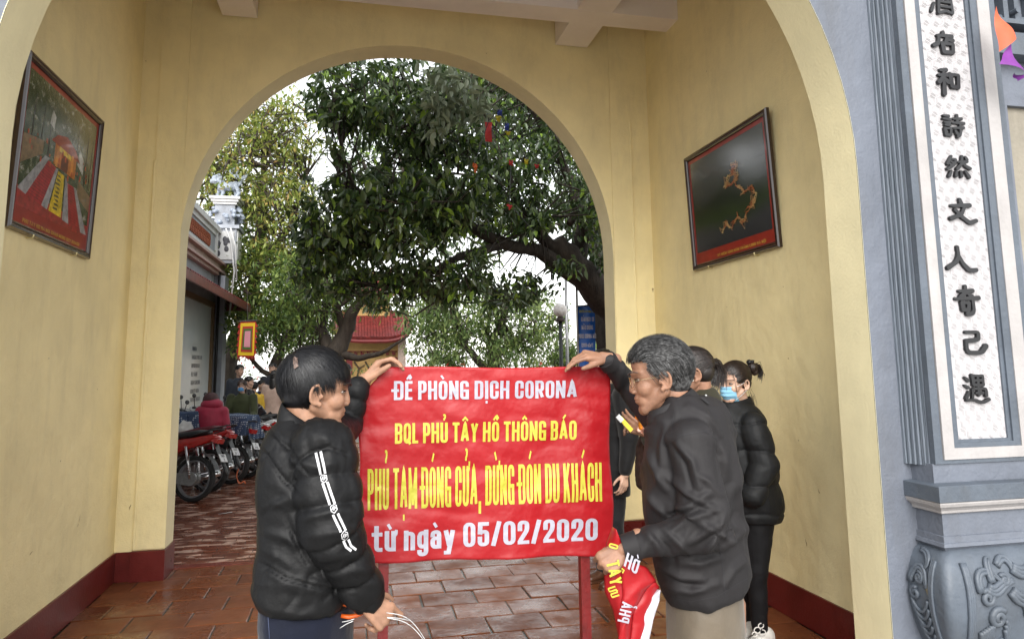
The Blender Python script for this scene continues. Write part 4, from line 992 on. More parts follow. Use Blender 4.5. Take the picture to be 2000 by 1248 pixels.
hand_shape(bmA, at(709, 746, 2.46), at(738, 712, 2.47)-at(709, 746, 2.46), (-.55, .10, .80), (0, -1, -.15), per=[(38, 42, 22), (42, 44, 24), (46, 46, 26), (50, 48, 26)], tcurl=4, s=.94, thumbdir=at(758, 722, 2.38)-at(722, 744, 2.40), tlen=.92)
hand_shape(bmA, at(712, 1172, 2.03), (.74, .12, -.64), (.34, -.88, .42), (.45, -.2, .85), per=[(28, 34, 18), (72, 78, 50), (76, 80, 50), (80, 82, 50)], tcurl=18, s=.95)
bodyA = blob('body', bmA, SK_A, manA, .0030, 5, eye_dents(oA, RA, sA))
face_bits(manA, oA, RA, sA)
HBLK = mat('jet black hair', (.008, .008, .0095), .36, .2, 40, spec=.45, island=True, rand=.35)
def whorl(p): v = (p-Vector((.01, -.075, .095))).normalized(); return v+Vector((.25*v.y, .5*max(0, p.z*12-.4)-.25*v.x, -.2))
def maskA(p):
    if (p-Vector((-.012, -.112, .062))).length < .0: return False
    if p.y > .028: return p.z > .066-(p.y-.03)*.1
    if p.y > -.0: return p.z > .040
    if p.y > -.040: return p.z > .030
    return p.z > -.088
hairA = hairpiece(manA, oA, RA, sA, HBLK, maskA, whorl, 11000, .05, .010, (.078, .098, .092), (0, -.016, .030), .0017, (((0, -.020, .044), (.078, .094, .080)), ((0, -.050, -.004), (.071, .060, .064))), 3)
# thinning patch near the crown
PATCH = mat('bald patch scalp', (.13, .085, .068), .6, .25, 60)
q = project_on(hairA, [(578+5*cos(a)-2*sin(a)+1.5*sin(3*a), 709+11*sin(a)+3*cos(a)+1.6*cos(4*a)) for a in [2*pi*k/14 for k in range(14)]]+[(578, 709)], .003)
if len(q) == 15: MB().add([p for p, n in q], [(14, k, (k+1) % 14) for k in range(14)]).build('bald_patch', PATCH, manA)
PUFF = clothmat('black puffer nylon', (.0065, .0065, .0070), .52, .45, 30, .0, .15, bump=.10, bs=150, crease=(.45, 11, (1, 1, 1.6)))
ja = MB(); ja.loft([sec(q[0], q[1], q[2], YA, q[3], q[4] if len(q) > 4 else None) for q in secsA])
ja.chain([shR+Vector((-.01, .02, .0)), elR, wrR], [.086, .080, .046], 20); ja.cap(shR, elR, .088, .080, 20)
ja.chain([shL, elL, wrL], [.075, .054, .040], 18); ja.cap(at(612, 868, 2.2), shL, .085, .070, 18)
def seg_param(co, a, b):
    a, b = np.array(a), np.array(b); d = b-a; L2 = (d@d); t = np.clip(((co-a)@d)/L2, 0, 1); r = np.linalg.norm(co-a-t[:, None]*d, axis=1); return t, r, np.sqrt(L2)
def folds(co, direction, freq, warp, seed, sharp=3., thr=.0):
    """sharp-crested cloth folds running across a direction, fading in and out"""
    d = np.array(direction, float); d /= np.linalg.norm(d)
    s = np.sin(2*np.pi*freq*(co@d)+warp*vnoise(co, 5, seed, 2)); m_ = np.clip(vnoise(co, 6, seed+3, 2)*1.3+.5-thr, 0, 1)
    return ((.5+.5*s)**sharp)*m_
def crests(co, no, lines, wpx, h):
    """soft-edged ridges on the side of the garment we look at, along hand-set lines"""
    v = co-np.array(CAM); z = v@np.array(FW); px = 1000+FPX*(v@np.array(RT))/z; py = CY-FPX*(v@np.array(UP))/z
    face = np.clip(-(no*v).sum(1)/np.linalg.norm(v, axis=1)*3, 0, 1); out = np.zeros(len(co))
    for ln in lines:
        for i, (a, b) in enumerate(zip(ln, ln[1:])):
            ax, ay = a; dx, dy = b[0]-ax, b[1]-ay; L2 = dx*dx+dy*dy; t = ((px-ax)*dx+(py-ay)*dy)/L2; tc = np.clip(t, 0, 1)
            dd = np.hypot(px-ax-tc*dx, py-ay-tc*dy); s_ = (i+tc)/(len(ln)-1); out = np.maximum(out, np.exp(-(dd/wpx)**2)*np.sin(np.pi*(.12+.76*s_))**.7)
    return out*h*face
SEAMA = [[(522, 832), (556, 868), (590, 905), (604, 925)], [(503, 872), (530, 905), (558, 940), (585, 962)], [(566, 940), (578, 908), (606, 884), (640, 874), (676, 888)], [(506, 1100), (560, 1130), (620, 1146), (690, 1150)], [(560, 1010), (580, 1060), (600, 1100)]]
RIDGA = [[(522, 990), (548, 982), (574, 966)], [(560, 960), (572, 975), (588, 982)], [(596, 1012), (640, 1000), (684, 996)], [(604, 1046), (648, 1038), (694, 1040)], [(622, 1090), (660, 1082), (704, 1082)], [(652, 1118), (690, 1110), (720, 1112)], [(520, 1040), (560, 1050), (590, 1075)], [(512, 1075), (545, 1088), (575, 1110)], [(530, 1120), (570, 1135), (610, 1140)], [(600, 905), (622, 912), (650, 905)], [(690, 925), (694, 960), (700, 1000)]]
def puffA(co, no):
    z = co[:, 2]; x = co[:, 0]; y = co[:, 1]; n1 = vnoise(co, 7, 1, 2); hf = vnoise(co*np.array([2.2, 1, .6]), 46, 4, 2)
    t1, r1, l1 = seg_param(co, shR, elR); t2, r2, l2 = seg_param(co, elR, wrR)
    s_ = np.where(r1 < r2, t1*l1, l1+t2*l2); near = np.minimum(r1, r2)
    arm = 1/(1+np.exp((near-.105)/.006))*(y < 2.14)
    pa = np.abs(np.sin(np.pi*(s_+.008*n1)/.070)); pb = np.abs(np.sin(np.pi*(z-1.05*np.abs(x+.27)+.008*n1+.02)/.150))
    pa, pb = pa**.40, pb**.36
    puck = .0042*hf*(1-np.where(arm > .5, pa, pb))
    d = arm*.012*pa+(1-arm)*.004*pb-.006+puck+.0050*folds(co, (.5, 0, 1), 13, 3.0, 3, 2)+.0045*folds(co, (1, 0, .3), 15, 3.0, 8, 2)*pb+.0010*vnoise(co, 20, 2, 2)
    t3, r3, l3 = seg_param(co, elL, wrL); far = (r3 < .075)
    d = np.where(far, .008*np.abs(np.sin(np.pi*t3*l3/.05))**.4-.006, d)
    d = d+crests(co, no, RIDGA, 9, .007)-crests(co, no, SEAMA, 3.6, .011)
    return co+no*d[:, None]
jackA = blob('jacket', ja, PUFF, manA, .0058, 5, puffA)
co_ = MB()
def collar(mb, ring_lo, ring_hi, n=26, t=.010):
    """a standing collar: two tilted ellipses joined, with thickness"""
    vs = []
    for (c, u, v) in (ring_lo, ring_hi):
        for k_, s_ in ((1, 1), (0, 1-t/ u.length)):
            for k in range(n): a = 2*pi*k/n; vs.append(c+(u*cos(a)+v*sin(a))*s_)
    o1, i1, o2, i2 = 0, n, 2*n, 3*n; fs = []
    for k in range(n):
        j = (k+1) % n; fs += [(o1+k, o1+j, o2+j, o2+k), (i1+j, i1+k, i2+k, i2+j), (o2+k, o2+j, i2+j, i2+k), (o1+j, o1+k, i1+k, i1+j)]
    mb.add(vs, fs)
def build_collar(ob_name, mb, m, root, lev=2):
    o = mb.build(ob_name, m, root, smooth=True, fixn=True)
    q = o.modifiers.new('s', 'SUBSURF'); q.levels = lev; q.render_levels = lev; return o
def colring(pl, pr, Y, dv, dz=0): a, b = at(*pl, Y), at(*pr, Y); return ((a+b)/2, (b-a)/2, FWf*dv+Vector((0, 0, dz)))
collar(co_, colring((540, 822), (662, 866), 2.15, .088), colring((551, 781), (640, 840), 2.16, .068))
build_collar('collar', co_, PUFF, manA)
# cuffs
mb = MB(); d_ = (wrL-elL).normalized(); mb.tube([wrL-d_*.012, wrL+d_*.020], [.041, .038], 24, cap=True); mb.build('cuff', PUFF, manA, auto=50)
WST = mat('white sleeve tape', (.68, .68, .70), .5, .04, 20)
stripeA = [(622, 884), (627, 912), (632, 926)]
paths = [[(622, 884), (631, 925)], [(635, 942), (649, 984)], [(655, 1003), (670, 1037)], [(675, 1053), (680, 1066), (690, 1074)]]
for pth in paths:
    for dx in (-4.6, 4.6):
        mb = MB(); sewn(mb, jackA, [(x+dx, y-dx*.25) for x, y in pth], .0060, .0022); mb.build('sleeve_stripe', WST, jackA)
for cx, cy in ((633, 934), (652, 993), (673, 1045)):
    mb = MB()
    hexp = [(cx+6.6*sin(pi/3*k+.25), cy+8.2*cos(pi/3*k+.25)) for k in range(7)]
    sewn(mb, jackA, hexp, .0020, .0024, 3)
    sewn(mb, jackA, [(cx-3, cy+3), (cx-1, cy-4)], .0022, .0024, 3); sewn(mb, jackA, [(cx, cy+4), (cx+1.5, cy-3.5), (cx+4, cy-2), (cx+3, cy+.6), (cx+1, cy+.4)], .0020, .0024, 2)
    mb.build('sleeve_badge', WST, jackA)
NAVY = clothmat('navy tracksuit cloth', (.003, .005, .015), .75, .35, 12)
tr = MB(); tr.loft([sec(1160, 512, 690, YA, .135), sec(1200, 512, 690, YA, .145), sec(1248, 512, 688, YA, .140), ((Vector((hipA.x, YA, .74))), RTf*.135, FWf*.13)])
for sx in (-1, 1): tr.chain([Vector((hipA.x+sx*.062, YA, .74)), Vector((hipA.x+sx*.07, YA, .45)), Vector((hipA.x+sx*.078, YA, .08))], [.085, .075, .062], 18)
trA = blob('trousers', tr, NAVY, manA, .0075, 4, lambda co, no: co+no*(.004*(1-2*np.abs(vnoise(co*np.array([1, 1, .5]), 14, 2, 3))))[:, None])
mb = MB(); sewn(mb, trA, [(521, 1177), (524, 1205), (527, 1246)], .003, .001); sewn(mb, trA, [(530, 1190), (560, 1196), (600, 1194)], .0025, .001); mb.build('seam', mat('navy seam', (.03, .04, .08), .7), trA)
BSH = mat('black shoe leather', (.012, .012, .012), .35, .1, 20)
for sx in (-1, 1): shoe(manA, (hipA.x+sx*.078, YA+.0, 0), (.9, .4), BSH)
adopt(manA)

# ---------------------------------------------------------------- man on the right
YB = 2.12
manB = empty('person', (.92, YB, 0), 0, 'grey-haired man with glasses, dark jacket and khaki trousers, right of the red notice', 'person')
RB = rot((-.945, .33), -9, 0); oB = at(1287, 737, 2.14); sB = .985
bb = MB(); head_shape(bb, oB, RB, sB, jaw=.98, neckdir=at(1322, 812, 2.14))
secsB = [(772, 1296, 1384, .055, 768), (792, 1284, 1412, .092, 788), (815, 1270, 1426, .118, 812), (845, 1258, 1434, .134, 845), (890, 1253, 1441, .145, 890), (940, 1253, 1446, .150, 940), (1000, 1256, 1452, .150, 1000), (1050, 1262, 1457, .150, 1048), (1095, 1272, 1463, .155, 1088), (1135, 1284, 1464, .157, 1118), (1165, 1296, 1462, .155, 1134), (1180, 1304, 1456, .145, 1143)]
bb.loft([sec(y, xl+24, xr-24, YB, d-.035, y2) for y, xl, xr, d, y2 in secsB if y > 800])
sh1, el1, wr1 = at(1352, 868, 1.99), at(1380, 1030, 1.95), at(1232, 1068, 2.00)
sh2, el2, wr2 = at(1292, 812, 2.30), at(1236, 762, 2.50), at(1188, 706, 2.42)
bb.chain([sh1, el1, wr1], [.045, .038, .027]); bb.chain([sh2, el2, wr2], [.045, .035, .027])
hipB = sec(1190, 1305, 1450, YB, .12)[0]
for sx in (-1, 1): bb.chain([hipB+RTf*sx*.05, Vector((hipB.x+sx*.06, YB, .45)), Vector((hipB.x+sx*.065, YB, .09))], [.075, .05, .038])
hand_shape(bb, at(1180, 699, 2.42), (-.95, .02, .12), (-.12, -.42, .90), (-.2, -.85, -.6), per=[(24, 22, 8), (34, 26, 12), (40, 30, 14), (46, 34, 14)], tcurl=4, s=.86, thumbdir=at(1134, 720, 2.36)-at(1165, 706, 2.38), tlen=.98)
hand_shape(bb, at(1222, 1068, 2.0), (-.62, -.02, -.42), (-.42, -.85, .32), (.2, -.3, .9), per=[(84, 88, 50), (86, 90, 50), (86, 90, 50), (86, 90, 50)], tcurl=15, s=.92, thumbdir=(-.2, .6, -.7), tlen=.8)
bodyB = blob('body', bb, SK_B, manB, .0030, 5, eye_dents(oB, RB, sB))
GREYH = mat('grizzled grey hair', (.018, .017, .017), .5, .3, 90, spec=.4, col2=(.15, .15, .15), mix=(.42, .80), island=True, rand=.95)
face_bits(manB, oB, RB, sB, brow_m=GREYH)
def maskB(p):
    if p.y > .035: return p.z > .060-(p.y-.03)*.1
    if p.y > .004: return p.z > .034
    if p.y > -.036: return p.z > .028
    return p.z > -.080
def backcomb(p):
    if p.z > .05: return Vector((p.x*1.5, -1, .25 if p.y > .03 else -.3))
    return Vector((0, -.55, -1))
hairB = hairpiece(manB, oB, RB, sB, GREYH, maskB, backcomb, 10000, .055, .016, (.076, .094, .087), (0, -.010, .034), .0017, (((0, -.016, .044), (.076, .089, .080)), ((0, -.048, -.004), (.070, .057, .066))), 5, wave=.0)
# sideburn, glasses
T = lambda x, y, z: Vector(oB)+RB @ (Vector((x, y, z))*sB)
GOLDM = mat('thin gold metal', (.55, .42, .25), .25, metal=.9); LENS = mat('spectacle lens', (.9, .9, .9), .03, trans=.95, spec=.4)
gl = MB()
for sx in (-1, 1):
    pts = [T(sx*(.031+.023*cos(a)), .094-.010*abs(cos(a))*(1 if cos(a) > 0 else 0), -.002+.0165*sin(a)) for a in [2*pi*k/20 for k in range(21)]]; gl.tube(pts, .0011, 6)
    gl.tube([T(sx*.054, .086, .004), T(sx*.075, .060, .004), T(sx*.079, .0, .004), T(sx*.078, -.016, -.006)], .0011, 6)
gl.tube([T(-.008, .092, .002), T(0, .094, .006), T(.008, .092, .002)], .001, 6)
glasses = gl.build('spectacles', GOLDM, manB)
for sx in (-1, 1):
    MB().add([T(sx*(.031+.022*cos(a)), .094, -.002+.0155*sin(a)) for a in [2*pi*k/20 for k in range(20)]], [tuple(range(20))]).build('lens', LENS, glasses)
JKB = clothmat('dark charcoal jacket cloth', (.0105, .0088, .0096), .70, .30, 16, .0, .10, crease=(.4, 4.5, (1.6, 1, .9)), bump=.12, bs=300)
jb = MB(); jb.loft([sec(y, xl, xr, YB, d, y2) for y, xl, xr, d, y2 in secsB])
jb.chain([sh1+Vector((0, .01, 0)), el1], [.078, .068], 20); jb.cap(el1, wr1, .066, .042, 20); jb.ell(el1+Vector((.012, .0, -.012)), (.07, .06, .06))
jb.chain([sh2, el2, wr2], [.075, .056, .036], 18)
RIDGB = [[(1322, 868), (1352, 900), (1366, 950)], [(1300, 930), (1340, 965), (1392, 990)], [(1297, 1000), (1340, 990), (1388, 962)], [(1312, 1036), (1350, 1012), (1400, 996)], [(1345, 1062), (1378, 1040), (1408, 1022)], [(1296, 1030), (1322, 1058), (1346, 1078)], [(1262, 1040), (1282, 1060), (1292, 1086)], [(1392, 850), (1412, 885), (1420, 935)],
 [(1430, 950), (1420, 1000), (1414, 1040)], [(1452, 1040), (1428, 1060), (1404, 1078)], [(1460, 1092), (1434, 1112), (1420, 1142)], [(1345, 792), (1380, 818), (1404, 850)], [(1262, 885), (1284, 925), (1298, 955)], [(1262, 965), (1284, 992), (1302, 1008)], [(1286, 1108), (1330, 1128), (1376, 1132)], [(1300, 1146), (1350, 1156), (1404, 1140)], [(1330, 1098), (1370, 1100), (1410, 1088)], [(1356, 925), (1384, 940), (1404, 965)], [(1432, 860), (1440, 905), (1440, 950)], [(1300, 838), (1292, 870), (1290, 905)]]
VALB = [[(1310, 945), (1348, 980), (1398, 1006)], [(1300, 1014), (1344, 1003), (1392, 978)], [(1310, 870), (1335, 905), (1350, 955)], [(1352, 1076), (1385, 1055), (1412, 1036)], [(1440, 1000), (1428, 1030), (1418, 1062)], [(1280, 1046), (1304, 1070), (1318, 1092)], [(1296, 1120), (1340, 1142), (1386, 1146)], [(1402, 862), (1404, 900), (1408, 950)]]
def foldB(co, no):
    t1, r1, l1 = seg_param(co, sh1, el1); t2, r2, l2 = seg_param(co, el1, wr1); near = np.minimum(r1, r2); arm = 1/(1+np.exp((near-.088)/.006))*(co[:, 1] < 2.10)
    el = np.array(el1); de = co-el[None, :]; rr = np.linalg.norm(de, axis=1); ang = np.arctan2(de[:, 2], -de[:, 0]); k = np.exp(-((rr-.07)/.075)**2)*arm
    elbow = ((.5+.5*np.sin(ang*4.2+.9*vnoise(co, 7, 2, 2)))**2.5)*k*.012
    up = folds(co, (.55, 0, 1), 11, 2.2, 4, 4)*arm*.020*(r1 < r2)
    fore = folds(co, (1, 0, -.35), 11, 2.0, 9, 4)*arm*.014*(r2 <= r1)
    body = (folds(co, (1, 0, .45), 8, 3.0, 5, 4)*.020+folds(co, (.25, 0, 1), 7, 3.2, 12, 4)*.018+folds(co, (1, 0, -.2), 10, 2.5, 17, 4)*.014)*(1-arm)
    return co+no*(elbow+up*.5+fore*.5+body*.5+crests(co, no, RIDGB, 7.5, .0125)-crests(co, no, VALB, 5, .007)-.006+.0020*vnoise(co, 13, 4, 2))[:, None]
jackB = blob('jacket', jb, JKB, manB, .0058, 5, foldB)
cb = MB(); collar(cb, colring((1262, 832), (1378, 784), 2.13, .082), colring((1264, 803), (1350, 754), 2.13, .064))
build_collar('collar', cb, JKB, manB)
SEAM = mat('dark jacket seam', (.014, .013, .015), .7)
for pth in ([(1318, 800), (1312, 840), (1308, 875)], [(1405, 1060), (1412, 1110), (1416, 1160)], [(1306, 1166), (1350, 1174), (1400, 1164), (1460, 1128)], [(1290, 840), (1300, 870), (1330, 850), (1375, 842), (1402, 858)], [(1240, 1046), (1232, 1070), (1240, 1098)]):
    mb = MB(); sewn(mb, jackB, pth, .0022, .0012, 5); mb.build('seam', SEAM, jackB)
mb = MB(); sewn(mb, jackB, [(1369, 778), (1384, 790)], .016, .004, 4); mb.build('shoulder_tab', SEAM, jackB)
for p in ((1378, 774), (1248, 1094)):
    q = project_on(jackB, [p], .003)
    if q: MB().ell(q[0][0], (.004, .004, .004)).build('button', mat('silver button', (.5, .5, .5), .3, metal=.8), jackB)
mb = MB(); d_ = (wr1-el1).normalized(); mb.tube([wr1-d_*.02, wr1+d_*.024], [.043, .039], 24); mb.build('cuff', JKB, manB, auto=50)
mb = MB(); d_ = (wr2-el2).normalized(); mb.tube([wr2-d_*.02, wr2+d_*.012], [.039, .036], 24); mb.build('cuff', JKB, manB, auto=50)
KH = clothmat('khaki trouser cloth', (.105, .082, .055), .6, .3, 9, .2)
tr = MB(); tr.loft([sec(1140, 1310, 1448, YB, .125, 1120), sec(1185, 1306, 1452, YB, .138), sec(1248, 1304, 1452, YB, .135), ((Vector((hipB.x, YB, .74))), RTf*.115, FWf*.13)])
for sx in (-1, 1): tr.chain([Vector((hipB.x+sx*.052, YB, .74)), Vector((hipB.x+sx*.06, YB, .45)), Vector((hipB.x+sx*.066, YB, .08))], [.08, .072, .06], 18)
blob('trousers', tr, KH, manB, .0075, 4, lambda co, no: co+no*(.006*(1-2*np.abs(vnoise(co*np.array([1.3, 1, .6]), 9, 6, 2))))[:, None])
for sx in (-1, 1): shoe(manB, (hipB.x+sx*.066, YB, 0), (-.9, .4), BSH)
adopt(manB)
# ================================================================ the red notice on its two posts
YB_ = 2.47
BRED = mat('red vinyl banner', (.30, .005, .009), .40, .10, 3, .06, 14, bump2=.22, b2scale=4, coat=.08, spec=.35, col2=(.345, .008, .012), crease=(.15, 3, (1, 1, 1)))
BWHT = mat('white vinyl print', (.38, .37, .43), .45, .04, 20, bump2=.3, b2scale=5, coat=.05)
BYEL = mat('yellow vinyl print', (.46, .42, .04), .45, .05, 20, bump2=.3, b2scale=5, coat=.05)
POST = mat('dark red painted post', (.17, .010, .010), .4, .2, 12, .2, 60)
tl, tr_, bl, br = at(762, 717, YB_), at(1190, 716, YB_), at(708, 1099, YB_), at(1197, 1084, YB_)
tl0 = at(722, 718, YB_)   # the corner itself is pulled behind the hand
lz, rx = bl.x, br.x
notice = empty('notice_board', (( bl.x+br.x)/2, YB_+.03, 0), 0, 'red notice banner with white and yellow lettering stretched on two red posts', 'notice board')
nl = Vector(notice.location)
def bpt(px, py, lift=0.):
    """banner surface: pixel rows map to the sheet, with soft folds running from the held corners"""
    p = at(px, py, YB_)
    u, v = (px-700)/495, (py-717)/375
    d = .006*sin(u*5+v*2.1)*sin(v*3+.6) + .0035*noise.noise(Vector((u*7, v*5, 1.3)))*1.8 + .0007*noise.noise(Vector((u*16+v*6, v*15, 4)))*2
    d += .010*math.exp(-((u-.05)**2+(v-.05)**2)/.02) - .006*math.exp(-((u-.5)**2)/.1)*v
    d += .0026*abs(noise.noise(Vector((u*5-v*6, v*6+u*2, 8))))*3
    return p+Vector((0, -d-lift, 0))-nl
NU, NV = 110, 84
mb = MB(); vs = []
for j in range(NV+1):
    v = j/NV; py0 = 717+v*(382-15*0)
    xl = 762+(699-762)*min(1, v/.16)**.8 if v < .16 else 699+(703-699)*((v-.16)/.5) if v < .66 else 703+(708-703)*((v-.66)/.34)
    xl += 1.6*sin(v*17); xr = 1190+(1197-1190)*v+2.2*sin(v*9+1)
    for i in range(NU+1):
        u = i/NU; px = xl+(xr-xl)*u; top = 717-1.2*sin(u*9); bot = 1100-16*u+1.5*sin(u*14)
        vs.append(bpt(px, top+(bot-top)*v))
W1 = NU+1
mb.add(vs, [(j*W1+i, (j+1)*W1+i, (j+1)*W1+i+1, j*W1+i+1) for j in range(NV) for i in range(NU)])
sheet = mb.build('banner_sheet', BRED, notice, smooth=True)
mod = sheet.modifiers.new('s', 'SOLIDIFY'); mod.thickness = .0012; mod.offset = -1
def bline(s, m, x0, x1, yb0, yb1, hpx0, hpx1, stem, bar, name, cw=1.0, gap=.09, space=.24):
    """one line of print set between two pixel edges; baseline from yb0 to yb1, cap height hpx"""
    st, tw = text_strokes(s, 1.0, stem, bar, gap, space, cw)
    mb = MB()
    def place(a, b, l):
        t = a/tw; px = x0+(x1-x0)*t; hp = hpx0+(hpx1-hpx0)*t
        return bpt(px, yb0+(yb1-yb0)*t-b*hp, .0012+l)
    stroke_mesh(mb, st, place, .07); o = mb.build(name, m, sheet); return o
bline('ĐỀ PHÒNG DỊCH CORONA', BWHT, 769, 1127, 781, 777, 37, 34, .185, .14, 'lettering')
bline('BQL PHỦ TÂY HỒ THÔNG BÁO', BYEL, 771, 1127, 866, 859, 40, 38, .185, .14, 'lettering')
bline('PHỦ TẠM ĐÓNG CỬA, DỪNG ĐÓN DU KHÁCH', BYEL, 718, 1175, 996, 978, 81, 75, .20, .095, 'lettering')
bline('từ ngày 05/02/2020', BWHT, 727, 1167, 1078, 1054, 51, 43, .19, .15, 'lettering')
# eyelets and posts
EYL = mat('eyelet metal', (.5, .5, .5), .3, metal=.9)
for p in ((1186, 727), (728, 1088)):
    c = bpt(p[0], p[1], .002); mb = MB(); mb.lathe([(.004, -.001), (.0065, -.002), (.0065, .0)], c, 14, 'Y'); mb.build('eyelet', EYL, sheet)
for xt, yt, xb in ((749, 1090, 749), (1140, 1070, 1142)):
    a = at(xt, yt, YB_+.03); mb = MB().bx(a.x-.0165, a.x+.0165, YB_+.014, YB_+.046, 0, at(xt, 722, YB_).z)
    o = mb.build('post', POST, notice); o.matrix_parent_inverse = Matrix.Translation(-nl)
    mb = MB().bx(a.x-.018, a.x+.018, YB_-.12, YB_+.22, .0, .03); o = mb.build('foot', POST, notice); o.matrix_parent_inverse = Matrix.Translation(-nl)
mb = MB().bx(tl.x+.01, tr_.x-.03, YB_+.012, YB_+.04, tl.z-.035, tl.z-.012); o = mb.build('top_rail', POST, notice); o.matrix_parent_inverse = Matrix.Translation(-nl)
# ---- folded second banner in the right man's fist
YF_ = 2.0
fold = empty('folded_banner', at(1225, 1075, YF_), 0, 'folded red banner with yellow and white letters gripped in the right man\'s fist', 'banner')
fl = Vector(fold.location)
def ribbon(name, A, B, m, Y0, Y1, thick=.0012, n=24, bow=.012):
    """sheet between two pixel edge paths A and B"""
    mb = MB(); vs = []; nn = 10
    def samp(P_, t):
        k = t*(len(P_)-1); i = min(int(k), len(P_)-2); f_ = k-i; return P_[i][0]*(1-f_)+P_[i+1][0]*f_, P_[i][1]*(1-f_)+P_[i+1][1]*f_
    for j in range(n+1):
        a, b = samp(A, j/n), samp(B, j/n)
        for i in range(nn+1):
            t = i/nn; vs.append(at(a[0]+(b[0]-a[0])*t, a[1]+(b[1]-a[1])*t, Y0+(Y1-Y0)*t-bow*sin(pi*t)+.002*sin(j*.9+t*4))-fl)
    mb.add(vs, [(j*(nn+1)+i, (j+1)*(nn+1)+i, (j+1)*(nn+1)+i+1, j*(nn+1)+i+1) for j in range(n) for i in range(nn)])
    o = mb.build(name, m, fold, smooth=True); q = o.modifiers.new('s', 'SOLIDIFY'); q.thickness = thick; return o
BACK = mat('white banner backing', (.48, .47, .52), .5, .04, 20, bump2=.3, b2scale=9)
ribbon('front_fold', [(1196, 1028), (1184, 1060), (1179, 1110), (1181, 1155), (1197, 1192), (1209, 1250), (1214, 1300)], [(1204, 1034), (1214, 1060), (1222, 1100), (1219, 1140), (1217, 1180), (1228, 1240), (1234, 1300)], BRED, 2.03, 1.99)
ribbon('middle_fold', [(1208, 1090), (1214, 1120), (1216, 1160), (1210, 1200), (1207, 1250), (1209, 1300)], [(1262, 1106), (1272, 1118), (1283, 1135), (1263, 1150), (1236, 1200), (1226, 1300)], BRED, 1.985, 2.0, bow=.02)
ribbon('rear_fold', [(1272, 1122), (1262, 1148), (1238, 1190), (1230, 1250), (1226, 1300)], [(1288, 1146), (1284, 1160), (1276, 1190), (1262, 1250), (1256, 1300)], BRED, 2.0, 2.02)
ribbon('folded_back_edge', [(1284, 1150), (1262, 1172), (1246, 1210), (1240, 1250), (1236, 1300)], [(1290, 1152), (1288, 1172), (1276, 1210), (1268, 1250), (1262, 1300)], BACK, 2.012, 2.0, bow=.004)
def oblique(s, m, o, ex, ey, H, Y, stem=.17, name='lettering'):
    """letters along pixel vectors ex (advance) and ey (up) per unit of cap height"""
    st, tw = text_strokes(s, 1.0, stem, .14, .1, .3); mb = MB()
    stroke_mesh(mb, st, lambda a, b, l: at(o[0]+ex[0]*a*H+ey[0]*b*H, o[1]+ex[1]*a*H+ey[1]*b*H, Y-l)-fl, .1); mb.build(name, m, fold)
oblique('TÂY', BYEL, (1184, 1098), (.18, 1.0), (.95, -.22), 26, 1.972)
oblique('ƯU', BYEL, (1186, 1148), (.42, .9), (.75, -.25), 20, 1.972)
oblique('HÒ', BWHT, (1218, 1104), (.86, .62), (.30, -1.0), 26, 1.955)
oblique('PHẢ', BWHT, (1206, 1212), (.22, -1.0), (1.0, .25), 22, 1.962)
oblique('O', BYEL, (1188, 1068), (.3, -1), (1, .3), 18, 1.985)
adopt_ = None

# ---------------------------------------------------------------- pliers and loose wire in the left man's hand
PL = empty('pliers', at(715, 1185, 2.0), 0, 'pliers with orange grips held in the left man\'s lowered hand', 'pliers'); pl = Vector(PL.location)
ORG = mat('orange rubber grip', (.62, .10, .01), .4, .1, 30); STL = mat('steel', (.45, .45, .44), .28, metal=.9)
for pts in ([(664, 1178), (678, 1180), (694, 1180), (712, 1183)], [(666, 1202), (682, 1204), (697, 1201), (715, 1193)]):
    MB().tube([at(x, y, 2.06)-pl for x, y in pts], [.0062, .0075, .0072, .006], 12, flat=.8).build('grip', ORG, PL, smooth=True)
MB().tube([at(x, y, 2.05)-pl for x, y in [(712, 1184), (735, 1184), (752, 1176), (764, 1173)]], [.006, .009, .008, .0035], 10, flat=.6).build('jaw', STL, PL, smooth=True)
MB().tube([at(x, y, 2.05)-pl for x, y in [(712, 1190), (738, 1186), (752, 1184), (763, 1178)]], [.006, .007, .006, .003], 10, flat=.6).build('jaw', STL, PL, smooth=True)
WIRE = mat('pale wire', (.60, .60, .60), .3, metal=.3)
wr_ = empty('tie_wire', at(760, 1200, 2.0), 0, 'loose loops of pale wire trailing from the left man\'s lowered hand', 'wire'); wl_ = Vector(wr_.location)
for pts in ([(755, 1196), (785, 1200), (808, 1215), (832, 1250), (850, 1290)], [(756, 1206), (790, 1212), (815, 1232), (836, 1262), (855, 1300)], [(756, 1205), (776, 1206), (800, 1211)], [(690, 1212), (676, 1218), (664, 1226)], [(692, 1208), (680, 1212), (668, 1214)]):
    q = rnd([Vector(p) for p in pts], 30, 8); MB().tube([at(p.x, p.y, 2.0+.01*i/len(q))-wl_ for i, p in enumerate(q)], .0011, 6).build('strand', WIRE, wr_, smooth=True)
